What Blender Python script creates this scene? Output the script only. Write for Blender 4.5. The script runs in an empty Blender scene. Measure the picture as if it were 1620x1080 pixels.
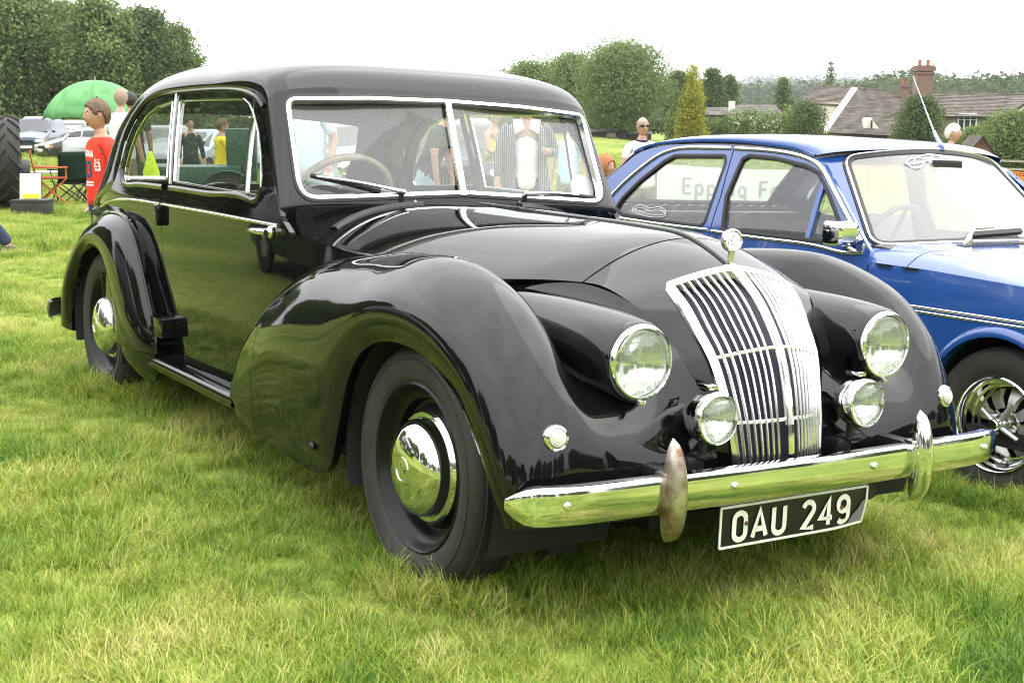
import bpy, bmesh, math, random
import numpy as np
from mathutils import Matrix, Vector
from mathutils.geometry import delaunay_2d_cdt

random.seed(7)
rng = np.random.default_rng(7)
R = math.radians
C = bpy.context.scene.collection
sc = bpy.context.scene

# ------------------------------------------------------------------ camera
FPX = 2079.37                       # focal length in photo pixels (photo 1620 wide)
HORIZON = 185.0                     # height of the level horizon in the photo
PITCH = math.atan((540.0 - HORIZON) / FPX)
# camera in the saloon's own frame (x to its left side, y rearwards, z up)
CAR_C = np.array([-2.50364645, -3.14248884, 1.24633577])
_a, _p, _r = 0.57925205, 0.14586356, 0.03739802


def _basis(a, p, r):
    f = np.array([math.sin(a) * math.cos(p), math.cos(a) * math.cos(p), -math.sin(p)])
    rt = np.array([math.cos(a), -math.sin(a), 0.0])
    up = np.cross(rt, f)
    c, s = math.cos(r), math.sin(r)
    return np.array([c * rt + s * up, -s * rt + c * up, f])


_Bc = _basis(_a, _p, _r)
_Bw = np.array([[1, 0, 0], [0, math.sin(PITCH), math.cos(PITCH)], [0, math.cos(PITCH), -math.sin(PITCH)]])
RG = _Bw.T @ _Bc                    # saloon frame -> world (field slopes a little)
_o = RG @ (-CAR_C)
CAM_Z = -_o[2]
CAR_O = np.array([_o[0], _o[1], 0.0])   # saloon origin (front axle, on the ground)
CAM = np.array([0.0, 0.0, CAM_Z])


def car2w(p):
    return RG @ np.asarray(p, float) + CAR_O


_n = RG @ np.array([0, 0, 1.0])


def plane_z(x, y):
    return .035 - (_n[0] * (x - CAR_O[0]) + _n[1] * (y - CAR_O[1])) / _n[2]


cam_d = bpy.data.cameras.new('camera')
cam_d.sensor_width = 36.0
cam_d.lens = FPX / 1620.0 * 36.0
cam_d.clip_start = 0.05
cam_d.clip_end = 12000.0
cam_o = bpy.data.objects.new('camera', cam_d)
C.objects.link(cam_o)
cam_o.location = CAM
cam_o.rotation_euler = (math.pi / 2 - PITCH, 0, 0)
sc.camera = cam_o

# ------------------------------------------------------------------ light
SUN_EL, SUN_AZ = 56.0, 62.0         # high soft sun behind thin cloud, off to the right
SKY_LUM = 34.0
world = bpy.data.worlds.new('World')
sc.world = world
world.use_nodes = True
nt = world.node_tree
nt.nodes.clear()


def NN(tree, typ, **kw):
    n = tree.nodes.new(typ)
    for k, v in kw.items():
        if k in n.inputs:
            n.inputs[k].default_value = v
        else:
            setattr(n, k, v)
    return n


_sky = NN(nt, 'ShaderNodeTexSky', sky_type='NISHITA', sun_disc=False)
_sky.sun_elevation = R(SUN_EL)
_sky.sun_rotation = R(SUN_AZ)
_tc = NN(nt, 'ShaderNodeTexCoord')
_mp = NN(nt, 'ShaderNodeMapping')
_mp.inputs['Scale'].default_value = (1.0, 1.0, 2.6)
_nz = NN(nt, 'ShaderNodeTexNoise', Scale=2.3, Detail=7.0, Roughness=0.56)
_cr = NN(nt, 'ShaderNodeValToRGB')
_cr.color_ramp.elements[0].position = 0.30
_cr.color_ramp.elements[0].color = (0.80, 0.81, 0.83, 1)
_cr.color_ramp.elements[1].position = 0.66
_cr.color_ramp.elements[1].color = (1.08, 1.075, 1.065, 1)
_sc = NN(nt, 'ShaderNodeMix', data_type='RGBA', blend_type='MULTIPLY')
_sc.inputs[0].default_value = 1.0
_sc.inputs[7].default_value = (SKY_LUM, SKY_LUM, SKY_LUM, 1)
_mx = NN(nt, 'ShaderNodeMix', data_type='RGBA')
_mx.inputs[0].default_value = 0.93     # cloud cover over the clear sky
_bg = NN(nt, 'ShaderNodeBackground', Strength=0.1)
_ow = NN(nt, 'ShaderNodeOutputWorld')
L = nt.links.new
L(_tc.outputs['Generated'], _mp.inputs['Vector'])
L(_mp.outputs['Vector'], _nz.inputs['Vector'])
L(_nz.outputs['Fac'], _cr.inputs['Fac'])
# overcast sky: three times brighter overhead than at the horizon
_sx = NN(nt, 'ShaderNodeSeparateXYZ'); _zz = NN(nt, 'ShaderNodeMath', operation='MULTIPLY_ADD'); _zz.inputs[1].default_value = .56; _zz.inputs[2].default_value = .44; _zz.use_clamp = True
L(_tc.outputs['Generated'], _sx.inputs[0]); L(_sx.outputs['Z'], _zz.inputs[0])
_ov = NN(nt, 'ShaderNodeVectorMath', operation='SCALE')
L(_cr.outputs['Color'], _ov.inputs[0]); L(_zz.outputs[0], _ov.inputs['Scale'])
L(_ov.outputs[0], _sc.inputs[6])
L(_sky.outputs['Color'], _mx.inputs[6])
L(_sc.outputs[2], _mx.inputs[7])
L(_mx.outputs[2], _bg.inputs['Color'])
L(_bg.outputs['Background'], _ow.inputs['Surface'])

sun_d = bpy.data.lights.new('sun', 'SUN')
sun_d.energy = 1.3
sun_d.angle = R(75)
sun_d.color = (1.0, 0.95, 0.86)
sun_o = bpy.data.objects.new('sun', sun_d)
C.objects.link(sun_o)
_sd = Vector((math.sin(R(SUN_AZ)) * math.cos(R(SUN_EL)), math.cos(R(SUN_AZ)) * math.cos(R(SUN_EL)), math.sin(R(SUN_EL))))
sun_o.rotation_euler = _sd.to_track_quat('Z', 'Y').to_euler()
sun_o.location = (0, 0, 30)

sc.view_settings.view_transform = 'Standard'
sc.view_settings.look = 'None'
sc.view_settings.exposure = 0.55
sc.view_settings.gamma = 1.0
sc.view_settings.use_curve_mapping = False
sc.render.engine = 'CYCLES'
sc.cycles.use_denoising = True
sc.cycles.denoiser = 'OPENIMAGEDENOISE'
sc.cycles.denoising_input_passes = 'RGB_ALBEDO_NORMAL'
sc.cycles.denoising_prefilter = 'ACCURATE'
sc.cycles.filter_width = 1.1
sc.cycles.max_bounces = 10
sc.cycles.transparent_max_bounces = 24
sc.cycles.caustics_reflective = False
sc.cycles.caustics_refractive = False

# ------------------------------------------------------------------ helpers
def tag(o, label=None, cat=None, group=None, kind=None):
    if label: o['label'] = label
    if cat: o['category'] = cat
    if group: o['group'] = group
    if kind: o['kind'] = kind
    return o


def thing(name, label, cat, loc=(0, 0, 0), rotz=0.0, group=None, mat3=None):
    o = bpy.data.objects.new(name, None)
    o.empty_display_size = 0.1
    C.objects.link(o)
    if mat3 is not None:
        m = Matrix([list(r) for r in mat3]).to_4x4()
        m.translation = Vector(loc)
        o.matrix_world = m
    else:
        o.location = loc
        o.rotation_euler = (0, 0, rotz)
    return tag(o, label, cat, group)


def link(name, me, mat=None, parent=None):
    o = bpy.data.objects.new(name, me)
    C.objects.link(o)
    if mat is not None and not me.materials:
        for m in (mat if isinstance(mat, (list, tuple)) else [mat]):
            me.materials.append(m)
    if parent is not None:
        o.parent = parent
    return o


def children(o):
    return [c for c in bpy.data.objects if c.parent is o]


def copy_tree(o, parent=None, kids=None):
    if kids is None:
        kids = {}
        for x in bpy.data.objects:
            if x.parent is not None:
                kids.setdefault(x.parent.name, []).append(x)
    c = o.copy()
    C.objects.link(c)
    if parent is not None:
        c.parent = parent
    for ch in kids.get(o.name, []):
        copy_tree(ch, c, kids)
    return c


class MB:
    """collects geometry; build() links it as one mesh object"""
    def __init__(s):
        s.v = []; s.f = []; s.m = []; s.mi = 0; s.n = 0

    def add(s, V, F):
        V = np.asarray(V, float).reshape(-1, 3)
        b = s.n
        s.v.append(V)
        s.f += [tuple(i + b for i in f) for f in F]
        s.m += [s.mi] * len(F)
        s.n += len(V)
        return s

    def box(s, c, d, rot=None, taper=1.0):
        x, y, z = [k / 2.0 for k in d]
        V = np.array([(-x, -y, -z), (x, -y, -z), (x, y, -z), (-x, y, -z),
                      (-x * taper, -y * taper, z), (x * taper, -y * taper, z), (x * taper, y * taper, z), (-x * taper, y * taper, z)])
        if rot is not None:
            V = V @ np.array(rot).T
        return s.add(V + np.array(c), [(0, 3, 2, 1), (4, 5, 6, 7), (0, 1, 5, 4), (1, 2, 6, 5), (2, 3, 7, 6), (3, 0, 4, 7)])

    def rbox(s, c, d, r=0.01, rot=None):
        """box with chamfered edges"""
        x, y, z = [k / 2.0 for k in d]
        r = min(r, x * .9, y * .9, z * .9)
        bm = bmesh.new()
        bmesh.ops.create_cube(bm, size=1.0)
        for v in bm.verts:
            v.co = Vector((v.co.x * 2 * x, v.co.y * 2 * y, v.co.z * 2 * z))
        bmesh.ops.bevel(bm, geom=list(bm.edges), offset=r, segments=2, affect='EDGES', profile=0.6)
        V = np.array([v.co[:] for v in bm.verts]); bm.verts.index_update()
        F = [tuple(v.index for v in f.verts) for f in bm.faces]
        bm.free()
        if rot is not None:
            V = V @ np.array(rot).T
        return s.add(V + np.array(c), F)

    def grid(s, P, cu=False, cv=False, flip=False):
        P = np.asarray(P, float)
        n, m = P.shape[:2]
        F = []
        for i in range(n if cu else n - 1):
            for j in range(m if cv else m - 1):
                a, b = i * m + j, i * m + (j + 1) % m
                c, d = ((i + 1) % n) * m + (j + 1) % m, ((i + 1) % n) * m + j
                F.append((a, d, c, b) if flip else (a, b, c, d))
        return s.add(P.reshape(-1, 3), F)

    def tube(s, pts, r, n=8, cap=True, closed=False):
        pts = np.asarray(pts, float)
        k = len(pts)
        rr = np.ones(k) * r if np.isscalar(r) else np.asarray(r, float)
        T = np.gradient(pts, axis=0)
        if closed:
            T = np.roll(pts, -1, 0) - np.roll(pts, 1, 0)
        T /= np.linalg.norm(T, axis=1)[:, None] + 1e-12
        up = np.array([0, 0, 1.0]) if abs(T[0][2]) < 0.9 else np.array([1.0, 0, 0])
        rows = []
        u = np.cross(T[0], up); u /= np.linalg.norm(u)
        for i in range(k):
            u = u - T[i] * (u @ T[i]); u /= np.linalg.norm(u) + 1e-12
            w_ = np.cross(T[i], u)
            a = np.arange(n) * 2 * math.pi / n
            rows.append(pts[i] + rr[i] * (np.cos(a)[:, None] * u + np.sin(a)[:, None] * w_))
        s.grid(np.array(rows), cu=closed, cv=True)
        if cap and not closed:
            b = s.n - k * n
            s.f += [tuple(b + j for j in range(n)), tuple(b + (k - 1) * n + j for j in reversed(range(n)))]
            s.m += [s.mi] * 2
        return s

    def lathe(s, prof, o=(0, 0, 0), ax=(0, 0, 1), n=32):
        """prof: list of (radius, height along axis)"""
        ax = np.array(ax, float); ax /= np.linalg.norm(ax)
        t = np.array([1.0, 0, 0]) if abs(ax[0]) < 0.9 else np.array([0, 1.0, 0])
        u = np.cross(ax, t); u /= np.linalg.norm(u); w_ = np.cross(ax, u)
        a = np.arange(n) * 2 * math.pi / n
        ring = np.cos(a)[:, None] * u + np.sin(a)[:, None] * w_
        P = np.array([np.array(o) + h * ax + r * ring for r, h in prof])
        return s.grid(P, cv=True)

    def sweep(s, path, N, prof, closed=False, cap=True):
        """prof (a,b): a along binormal, b along normal N"""
        path = np.asarray(path, float)
        N = np.asarray(N, float)
        if N.ndim == 1:
            N = np.tile(N, (len(path), 1))
        if closed:
            T = np.roll(path, -1, 0) - np.roll(path, 1, 0)
        else:
            T = np.gradient(path, axis=0)
        T /= np.linalg.norm(T, axis=1)[:, None] + 1e-12
        N = N - T * np.sum(N * T, 1)[:, None]
        N /= np.linalg.norm(N, axis=1)[:, None] + 1e-12
        B = np.cross(T, N)
        prof = np.asarray(prof, float)
        P = path[:, None, :] + prof[None, :, :1] * B[:, None, :] + prof[None, :, 1:] * N[:, None, :]
        s.grid(P, cu=closed, cv=True)
        if cap and not closed:
            m = len(prof); b = s.n - len(path) * m
            s.f += [tuple(b + j for j in reversed(range(m))), tuple(b + (len(path) - 1) * m + j for j in range(m))]
            s.m += [s.mi] * 2
        return s

    def poly(s, pts):
        return s.add(pts, [tuple(range(len(pts)))])

    def mirror_x(s):
        V = np.concatenate(s.v); V = V * np.array([-1, 1, 1])
        n = s.n
        s.v.append(V)
        s.f += [tuple(i + n for i in reversed(f)) for f in s.f]
        s.m += s.m
        s.n += n
        return s

    def flipx(s):
        s.v = [V * np.array([-1, 1, 1]) for V in s.v]
        s.f = [tuple(reversed(f)) for f in s.f]
        return s

    def mesh(s, name, mats, smooth=True, angle=38, weld=True):
        me = bpy.data.meshes.new(name)
        me.from_pydata(np.concatenate(s.v).tolist() if s.v else [], [], s.f)
        for m in (mats if isinstance(mats, (list, tuple)) else [mats]):
            me.materials.append(m)
        if any(s.m):
            me.polygons.foreach_set('material_index', s.m)
        if weld and s.n < 60000:
            bm = bmesh.new(); bm.from_mesh(me)
            bmesh.ops.remove_doubles(bm, verts=bm.verts, dist=2e-5)
            bm.to_mesh(me); bm.free()
        me.polygons.foreach_set('use_smooth', [smooth] * len(me.polygons))
        if smooth and angle:
            me.set_sharp_from_angle(angle=R(angle))
        me.update()
        return me

    def build(s, name, mats, parent=None, smooth=True, angle=38, weld=True):
        return link(name, s.mesh(name, mats, smooth, angle, weld), None, parent)


def nspl(xs, ys):
    """natural cubic spline; ys may be (n,k)"""
    xs = np.asarray(xs, float); ys = np.asarray(ys, float)
    one = ys.ndim == 1
    if one: ys = ys[:, None]
    n = len(xs); h = np.diff(xs)
    A = np.zeros((n, n)); b = np.zeros((n, ys.shape[1])); A[0, 0] = A[-1, -1] = 1
    for i in range(1, n - 1):
        A[i, i - 1] = h[i - 1]; A[i, i] = 2 * (h[i - 1] + h[i]); A[i, i + 1] = h[i]
        b[i] = 6 * ((ys[i + 1] - ys[i]) / h[i] - (ys[i] - ys[i - 1]) / h[i - 1])
    m = np.linalg.solve(A, b)

    def f(x):
        x = np.asarray(x, float); sh = x.shape; x = x.ravel()
        i = np.clip(np.searchsorted(xs, x) - 1, 0, n - 2)
        t = (x - xs[i])[:, None]; hh = h[i][:, None]
        t = np.clip(t, -0.0, None) if False else t
        r = ys[i] + t * ((ys[i + 1] - ys[i]) / hh - hh * (2 * m[i] + m[i + 1]) / 6) + t * t * m[i] / 2 + t ** 3 * (m[i + 1] - m[i]) / (6 * hh)
        return r[:, 0].reshape(sh) if one else r.reshape(sh + (ys.shape[1],))
    return f


def curve(pts, n, closed=False):
    """smooth curve through pts, n samples"""
    P = np.asarray(pts, float)
    if closed:
        k = len(P); P = np.concatenate([P[-3:], P, P[:4]])
        d = np.concatenate([[0], np.cumsum(np.linalg.norm(np.diff(P, axis=0), axis=1))])
        return nspl(d, P)(np.linspace(d[3], d[3 + k], n, endpoint=False))
    d = np.concatenate([[0], np.cumsum(np.linalg.norm(np.diff(P, axis=0), axis=1))])
    return nspl(d, P)(np.linspace(0, d[-1], n))


def polyline(pts, step):
    """straight-segment resample of an open/closed list"""
    out = []
    P = np.asarray(pts, float)
    for a, b in zip(P[:-1], P[1:]):
        k = max(1, int(round(np.linalg.norm(b - a) / step)))
        for i in range(k):
            out.append(a + (b - a) * i / k)
    out.append(P[-1])
    return np.array(out)


def round_poly(pts, rad, step=0.02, seg=6):
    """closed polygon with rounded corners, resampled. rad scalar or per-corner"""
    P = np.asarray(pts, float); n = len(P); out = []
    rad = [rad] * n if np.isscalar(rad) else list(rad)
    for i in range(n):
        a, b, c = P[i - 1], P[i], P[(i + 1) % n]
        u, v = a - b, c - b
        lu, lv = np.linalg.norm(u), np.linalg.norm(v); u = u / lu; v = v / lv
        ang = math.acos(max(-1, min(1, u @ v)))
        if rad[i] <= 0 or ang > math.pi - .02:
            out.append(b); continue
        d = min(rad[i] / math.tan(ang / 2), lu * .49, lv * .49)
        p0, p1 = b + u * d, b + v * d
        for k in range(seg + 1):
            t = k / seg
            out.append((1 - t) ** 2 * p0 + 2 * t * (1 - t) * b + t * t * p1)
    return polyline(out + [out[0]], step)[:-1]


def inside(P, poly):
    P = np.asarray(P); x, y = P[:, 0], P[:, 1]
    q = np.asarray(poly); r = np.roll(q, -1, 0)
    c = np.zeros(len(P), bool)
    for (x0, y0), (x1, y1) in zip(q, r):
        if y0 == y1: continue
        c ^= ((y0 > y) != (y1 > y)) & (x < (x1 - x0) * (y - y0) / (y1 - y0) + x0)
    return c


def seg_dist(P, poly):
    q = np.asarray(poly); r = np.roll(q, -1, 0)
    d = np.full(len(P), 1e9)
    for a, b in zip(q, r):
        ab = b - a; t = np.clip(((P - a) @ ab) / (ab @ ab + 1e-12), 0, 1)
        d = np.minimum(d, np.linalg.norm(P - a - t[:, None] * ab, axis=1))
    return d


def panel(S, outline, holes=(), h=0.03, depth=0.015, flip=False, mb=None):
    """trimmed surface: S(u,v)->xyz over a 2-D outline with holes; edges folded inwards by depth"""
    loops = [np.asarray(outline, float)] + [np.asarray(q, float) for q in holes]
    lo, hi = loops[0].min(0), loops[0].max(0)
    gx, gy = np.meshgrid(np.arange(lo[0] + h * .5, hi[0], h), np.arange(lo[1] + h * .5, hi[1], h))
    G = np.stack([gx.ravel(), gy.ravel()], 1)
    k = inside(G, loops[0])
    for q in loops[1:]:
        k &= ~inside(G, q)
    G = G[k]
    for q in loops:
        if len(G): G = G[seg_dist(G, q) > h * .45]
    pts, edges = [], []
    for q in loops:
        b = len(pts); n = len(q)
        pts += [tuple(p) for p in q]
        edges += [(b + i, b + (i + 1) % n) for i in range(n)]
    pts += [tuple(p) for p in G]
    vo, _, fo, _, _, _ = delaunay_2d_cdt([Vector(p) for p in pts], edges, [], 0, 1e-6)
    vo = np.array([v[:] for v in vo])
    fo = np.array([f for f in fo if len(f) == 3])
    ce = vo[fo].mean(1)
    k = inside(ce, loops[0])
    for q in loops[1:]:
        k &= ~inside(ce, q)
    fo = fo[k]
    V = S(vo[:, 0], vo[:, 1])
    a, b, c = vo[fo[:, 0]], vo[fo[:, 1]], vo[fo[:, 2]]
    cr = (b - a)[:, 0] * (c - a)[:, 1] - (b - a)[:, 1] * (c - a)[:, 0]
    fo[cr < 0] = fo[cr < 0][:, ::-1]
    if flip: fo = fo[:, ::-1]
    mb = mb or MB()
    mb.add(V, [tuple(f) for f in fo.tolist()])
    if depth:
        e = 1e-3
        for li, q in enumerate(loops):
            P = S(q[:, 0], q[:, 1])
            du = S(q[:, 0] + e, q[:, 1]) - S(q[:, 0] - e, q[:, 1]); dv = S(q[:, 0], q[:, 1] + e) - S(q[:, 0], q[:, 1] - e)
            n = np.cross(du, dv); n /= np.linalg.norm(n, axis=1)[:, None] + 1e-12
            if flip: n = -n
            ar = np.sum(q[:, 0] * np.roll(q[:, 1], -1) - np.roll(q[:, 0], -1) * q[:, 1])
            fl = (ar > 0) ^ (li > 0) ^ flip
            mb.grid(np.array([P, P - n * depth]), cv=True, flip=not fl)
    return mb


def surf_normal(S, u, v, e=1e-3):
    u = np.asarray(u, float); v = np.asarray(v, float)
    n = np.cross(S(u + e, v) - S(u - e, v), S(u, v + e) - S(u, v - e))
    return n / (np.linalg.norm(n, axis=-1)[..., None] + 1e-12)


def rotm(axis, deg):
    return np.array(Matrix.Rotation(R(deg), 3, axis))


CIRC = [(math.cos(a), math.sin(a)) for a in np.linspace(0, 2 * math.pi, 8, endpoint=False)]


def prof_round(wd, ht):
    """half-round moulding section, width wd, height ht"""
    return [(wd / 2 * math.cos(a), ht * math.sin(a)) for a in np.linspace(0, math.pi, 7)] + [(-wd / 2, -.004), (wd / 2, -.004)]


# stroke alphabet for painted and raised lettering (unit height, strokes as polylines)
def _arc(cx, cy, rx, ry, a0, a1, n=10):
    return [(cx + rx * math.cos(R(a)), cy + ry * math.sin(R(a))) for a in np.linspace(a0, a1, n)]


GLYPH = {
    'O': (.56, [_arc(.28, .72, .2, .2, 0, 180, 9) + _arc(.28, .28, .2, .2, 180, 360, 9) + [(.48, .72)]]),
    'A': (.6, [[(.06, .08), (.3, .93), (.54, .08)], [(.15, .33), (.45, .33)]]),
    'U': (.56, [[(.08, .93)] + _arc(.28, .28, .2, .2, 180, 360, 9) + [(.48, .93)]]),
    '2': (.54, [_arc(.27, .7, .2, .22, 165, -30, 10) + [(.08, .08), (.48, .08)]]),
    '4': (.56, [[(.38, .07), (.38, .93), (.07, .3), (.52, .3)]]),
    '9': (.54, [_arc(.27, .68, .2, .24, -10, 350, 14), [(.47, .68)] + _arc(.27, .26, .2, .19, 0, -150, 8)]),
    'N': (.56, [[(.08, .07), (.08, .93), (.48, .07), (.48, .93)]]),
    'T': (.5, [[(.03, .92), (.47, .92)], [(.25, .92), (.25, .07)]]),
    'I': (.2, [[(.1, .07), (.1, .93)]]),
    'M': (.66, [[(.07, .07), (.07, .93), (.33, .3), (.59, .93), (.59, .07)]]),
    '3': (.5, [_arc(.23, .7, .2, .22, 150, -80, 9) + _arc(.23, .28, .22, .21, 80, -150, 9)]),
    'E': (.48, [[(.45, .92), (.08, .92), (.08, .08), (.45, .08)], [(.08, .5), (.4, .5)]]),
    'R': (.52, [[(.08, .07), (.08, .92)] + _arc(.26, .7, .2, .22, 90, -90, 8) + [(.08, .48)], [(.26, .48), (.47, .07)]]),
    'p': (.46, [[(.08, -.25), (.08, .62)], _arc(.24, .34, .17, .28, 0, 360, 12)]),
    'i': (.18, [[(.09, .05), (.09, .6)], [(.09, .78), (.09, .86)]]),
    'n': (.46, [[(.08, .05), (.08, .62)], [(.08, .4)] + _arc(.23, .42, .15, .2, 180, 0, 7) + [(.38, .05)]]),
    'g': (.46, [_arc(.22, .34, .16, .28, 0, 360, 12), [(.39, .62)] + _arc(.23, -.12, .16, .14, 0, -150, 7)]),
    'o': (.46, [_arc(.23, .34, .17, .28, 0, 360, 12)]),
    'r': (.34, [[(.08, .05), (.08, .62)], [(.08, .4)] + _arc(.22, .42, .14, .19, 170, 50, 5)]),
    'e': (.44, [[(.06, .34), (.38, .34)] + _arc(.22, .34, .17, .28, 0, 310, 12)]),
    's': (.4, [_arc(.2, .48, .13, .14, 40, 270, 8) + _arc(.2, .2, .13, .14, 90, -140, 8)]),
    't': (.34, [[(.15, .85), (.15, .16), (.3, .07)], [(.03, .6), (.3, .6)]]),
    'F': (.46, [[(.08, .07), (.08, .92), (.44, .92)], [(.08, .5), (.38, .5)]]),
    'C': (.54, [_arc(.29, .5, .22, .43, 40, 320, 14)]),
    'G': (.56, [_arc(.29, .5, .22, .43, 40, 340, 14) + [(.5, .45), (.32, .45)]]),
    'L': (.44, [[(.08, .93), (.08, .08), (.42, .08)]]),
    'S': (.5, [_arc(.25, .7, .17, .22, 40, 270, 9) + _arc(.25, .27, .18, .21, 90, -140, 9)]),
    'W': (.72, [[(.05, .93), (.2, .08), (.36, .7), (.52, .08), (.67, .93)]]),
    ' ': (.3, []),
}


def text_strokes(txt, height, gap=.12, stretch=1.0):
    """list of (char, [polylines in metres]), total width"""
    x = 0; out = []
    for ch in txt:
        wd, st = GLYPH[ch]
        out.append((ch, [[((x + px * stretch) * height, py * height) for px, py in s] for s in st]))
        x += wd * stretch + gap
    return out, (x - gap) * height


def ribbon(mb, pts, wd, f):
    """flat stroke of width wd along 2-D pts; f maps (x,y)->3-D arrays"""
    P = np.asarray(pts, float)
    T = np.gradient(P, axis=0) if len(P) > 2 else np.array([P[1] - P[0]] * 2)
    T = T / (np.linalg.norm(T, axis=1)[:, None] + 1e-12)
    B = np.stack([-T[:, 1], T[:, 0]], 1)
    seg = []
    for i in range(len(P)):
        m = 1.0
        if 0 < i < len(P) - 1:
            a, b = P[i] - P[i - 1], P[i + 1] - P[i]
            c = (a @ b) / (np.linalg.norm(a) * np.linalg.norm(b) + 1e-12)
            m = min(1.6, 1 / max(.5, math.sqrt(max(0.0, (1 + c) / 2))))
        seg.append((P[i] + B[i] * wd / 2 * m, P[i] - B[i] * wd / 2 * m))
    Lf = np.array([q[0] for q in seg]); Rt = np.array([q[1] for q in seg])
    mb.grid(np.array([f(Lf), f(Rt)]))


# ------------------------------------------------------------------ materials
def pmat(name, col, rough=0.5, metal=0.0, spec=0.5, coat=0.0, coat_rough=0.05):
    m = bpy.data.materials.new(name)
    m.use_nodes = True
    b = m.node_tree.nodes['Principled BSDF']
    b.inputs['Base Color'].default_value = (*col, 1)
    b.inputs['Roughness'].default_value = rough
    b.inputs['Metallic'].default_value = metal
    b.inputs['Specular IOR Level'].default_value = spec
    b.inputs['Coat Weight'].default_value = coat
    b.inputs['Coat Roughness'].default_value = coat_rough
    return m


def bs(m):
    return m.node_tree.nodes['Principled BSDF']


def noise_col(m, c0, c1, scale=5.0, p0=.35, p1=.65, detail=6.0, coord='Object', rough=None, stretch=(1, 1, 1), bump=0.0, bscale=None, dist=0.02):
    t = m.node_tree; b = bs(m)
    tc = NN(t, 'ShaderNodeTexCoord'); mp = NN(t, 'ShaderNodeMapping')
    mp.inputs['Scale'].default_value = stretch
    nz = NN(t, 'ShaderNodeTexNoise', Scale=scale, Detail=detail, Roughness=.6)
    cr = NN(t, 'ShaderNodeValToRGB')
    cr.color_ramp.elements[0].position = p0; cr.color_ramp.elements[0].color = (*c0, 1)
    cr.color_ramp.elements[1].position = p1; cr.color_ramp.elements[1].color = (*c1, 1)
    l = t.links.new
    l(tc.outputs[coord], mp.inputs['Vector']); l(mp.outputs['Vector'], nz.inputs['Vector'])
    l(nz.outputs['Fac'], cr.inputs['Fac']); l(cr.outputs['Color'], b.inputs['Base Color'])
    if rough:
        mr = NN(t, 'ShaderNodeMapRange'); mr.inputs['To Min'].default_value = rough[0]; mr.inputs['To Max'].default_value = rough[1]
        l(nz.outputs['Fac'], mr.inputs['Value']); l(mr.outputs['Result'], b.inputs['Roughness'])
    if bump:
        n2 = NN(t, 'ShaderNodeTexNoise', Scale=bscale or scale * 4, Detail=4.0)
        bp = NN(t, 'ShaderNodeBump', Strength=bump, Distance=dist)
        l(mp.outputs['Vector'], n2.inputs['Vector']); l(n2.outputs['Fac'], bp.inputs['Height']); l(bp.outputs['Normal'], b.inputs['Normal'])
    return m


def add_bump(m, scale, strength, dist=.01, detail=3.0, coord='Object'):
    t = m.node_tree; b = bs(m)
    tc = NN(t, 'ShaderNodeTexCoord'); nz = NN(t, 'ShaderNodeTexNoise', Scale=scale, Detail=detail)
    bp = NN(t, 'ShaderNodeBump', Strength=strength, Distance=dist)
    t.links.new(tc.outputs[coord], nz.inputs['Vector']); t.links.new(nz.outputs['Fac'], bp.inputs['Height'])
    t.links.new(bp.outputs['Normal'], b.inputs['Normal'])
    return m


def glass_mat(name, tint=(.92, .95, .93), ior=1.5, rough=0.0, film=0.0):
    """window glass: clear sheet that mirrors by Fresnel; film = pale diffuse layer that paints in sky glare"""
    m = bpy.data.materials.new(name); m.use_nodes = True
    t = m.node_tree; t.nodes.clear()
    tr = NN(t, 'ShaderNodeBsdfTransparent'); tr.inputs['Color'].default_value = (*tint, 1)
    gl = NN(t, 'ShaderNodeBsdfGlossy'); gl.inputs['Roughness'].default_value = rough
    fr = NN(t, 'ShaderNodeFresnel', IOR=ior)
    gm = NN(t, 'ShaderNodeNewGeometry'); mi = NN(t, 'ShaderNodeMix'); mi.inputs[2].default_value = ior; mi.inputs[3].default_value = 1 / ior
    t.links.new(gm.outputs['Backfacing'], mi.inputs[0]); t.links.new(mi.outputs[0], fr.inputs['IOR'])   # a sheet mirrors alike from both sides
    mx = NN(t, 'ShaderNodeMixShader'); o = NN(t, 'ShaderNodeOutputMaterial')
    # both faces of a pane reflect: a little under twice one face
    mu = NN(t, 'ShaderNodeMath', operation='MULTIPLY'); mu.inputs[1].default_value = 1.6; mu.use_clamp = True
    l = t.links.new
    l(fr.outputs['Fac'], mu.inputs[0]); l(mu.outputs[0], mx.inputs['Fac'])
    l(tr.outputs[0], mx.inputs[1]); l(gl.outputs[0], mx.inputs[2])
    if film:
        df = NN(t, 'ShaderNodeBsdfDiffuse'); df.inputs['Color'].default_value = (.75, .75, .73, 1)
        m2 = NN(t, 'ShaderNodeMixShader'); m2.inputs['Fac'].default_value = film
        l(mx.outputs[0], m2.inputs[1]); l(df.outputs[0], m2.inputs[2]); l(m2.outputs[0], o.inputs['Surface'])
    else:
        l(mx.outputs[0], o.inputs['Surface'])
    return m


M = {}
M['black_paint'] = noise_col(pmat('black_paint', (.004, .004, .005), .03, spec=.44), (.0025, .0025, .003), (.005, .005, .006), 3, rough=(.01, .055))
add_bump(M['black_paint'], 4.0, .035, .01, 2.0)
M['black_trim'] = pmat('black_trim', (.01, .01, .011), .35)
M['under'] = pmat('underside', (.012, .012, .012), .8)
M['chrome'] = noise_col(pmat('chrome', (.8, .8, .8), .06, 1.0), (.70, .70, .71), (.84, .84, .84), 9, rough=(.03, .10))
add_bump(M['chrome'], 7.0, .05, .01, 2.0)
M['alloy_bright'] = pmat('bright_trim', (.86, .86, .87), .16, 1.0)
M['rubber'] = noise_col(pmat('tyre_rubber', (.02, .02, .02), .75), (.011, .0105, .010), (.034, .031, .026), 4, p0=.3, p1=.75, rough=(.55, .85), bump=.15, bscale=60, dist=.002)
M['rubber_trim'] = pmat('rubber_seal', (.012, .012, .014), .55)
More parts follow.
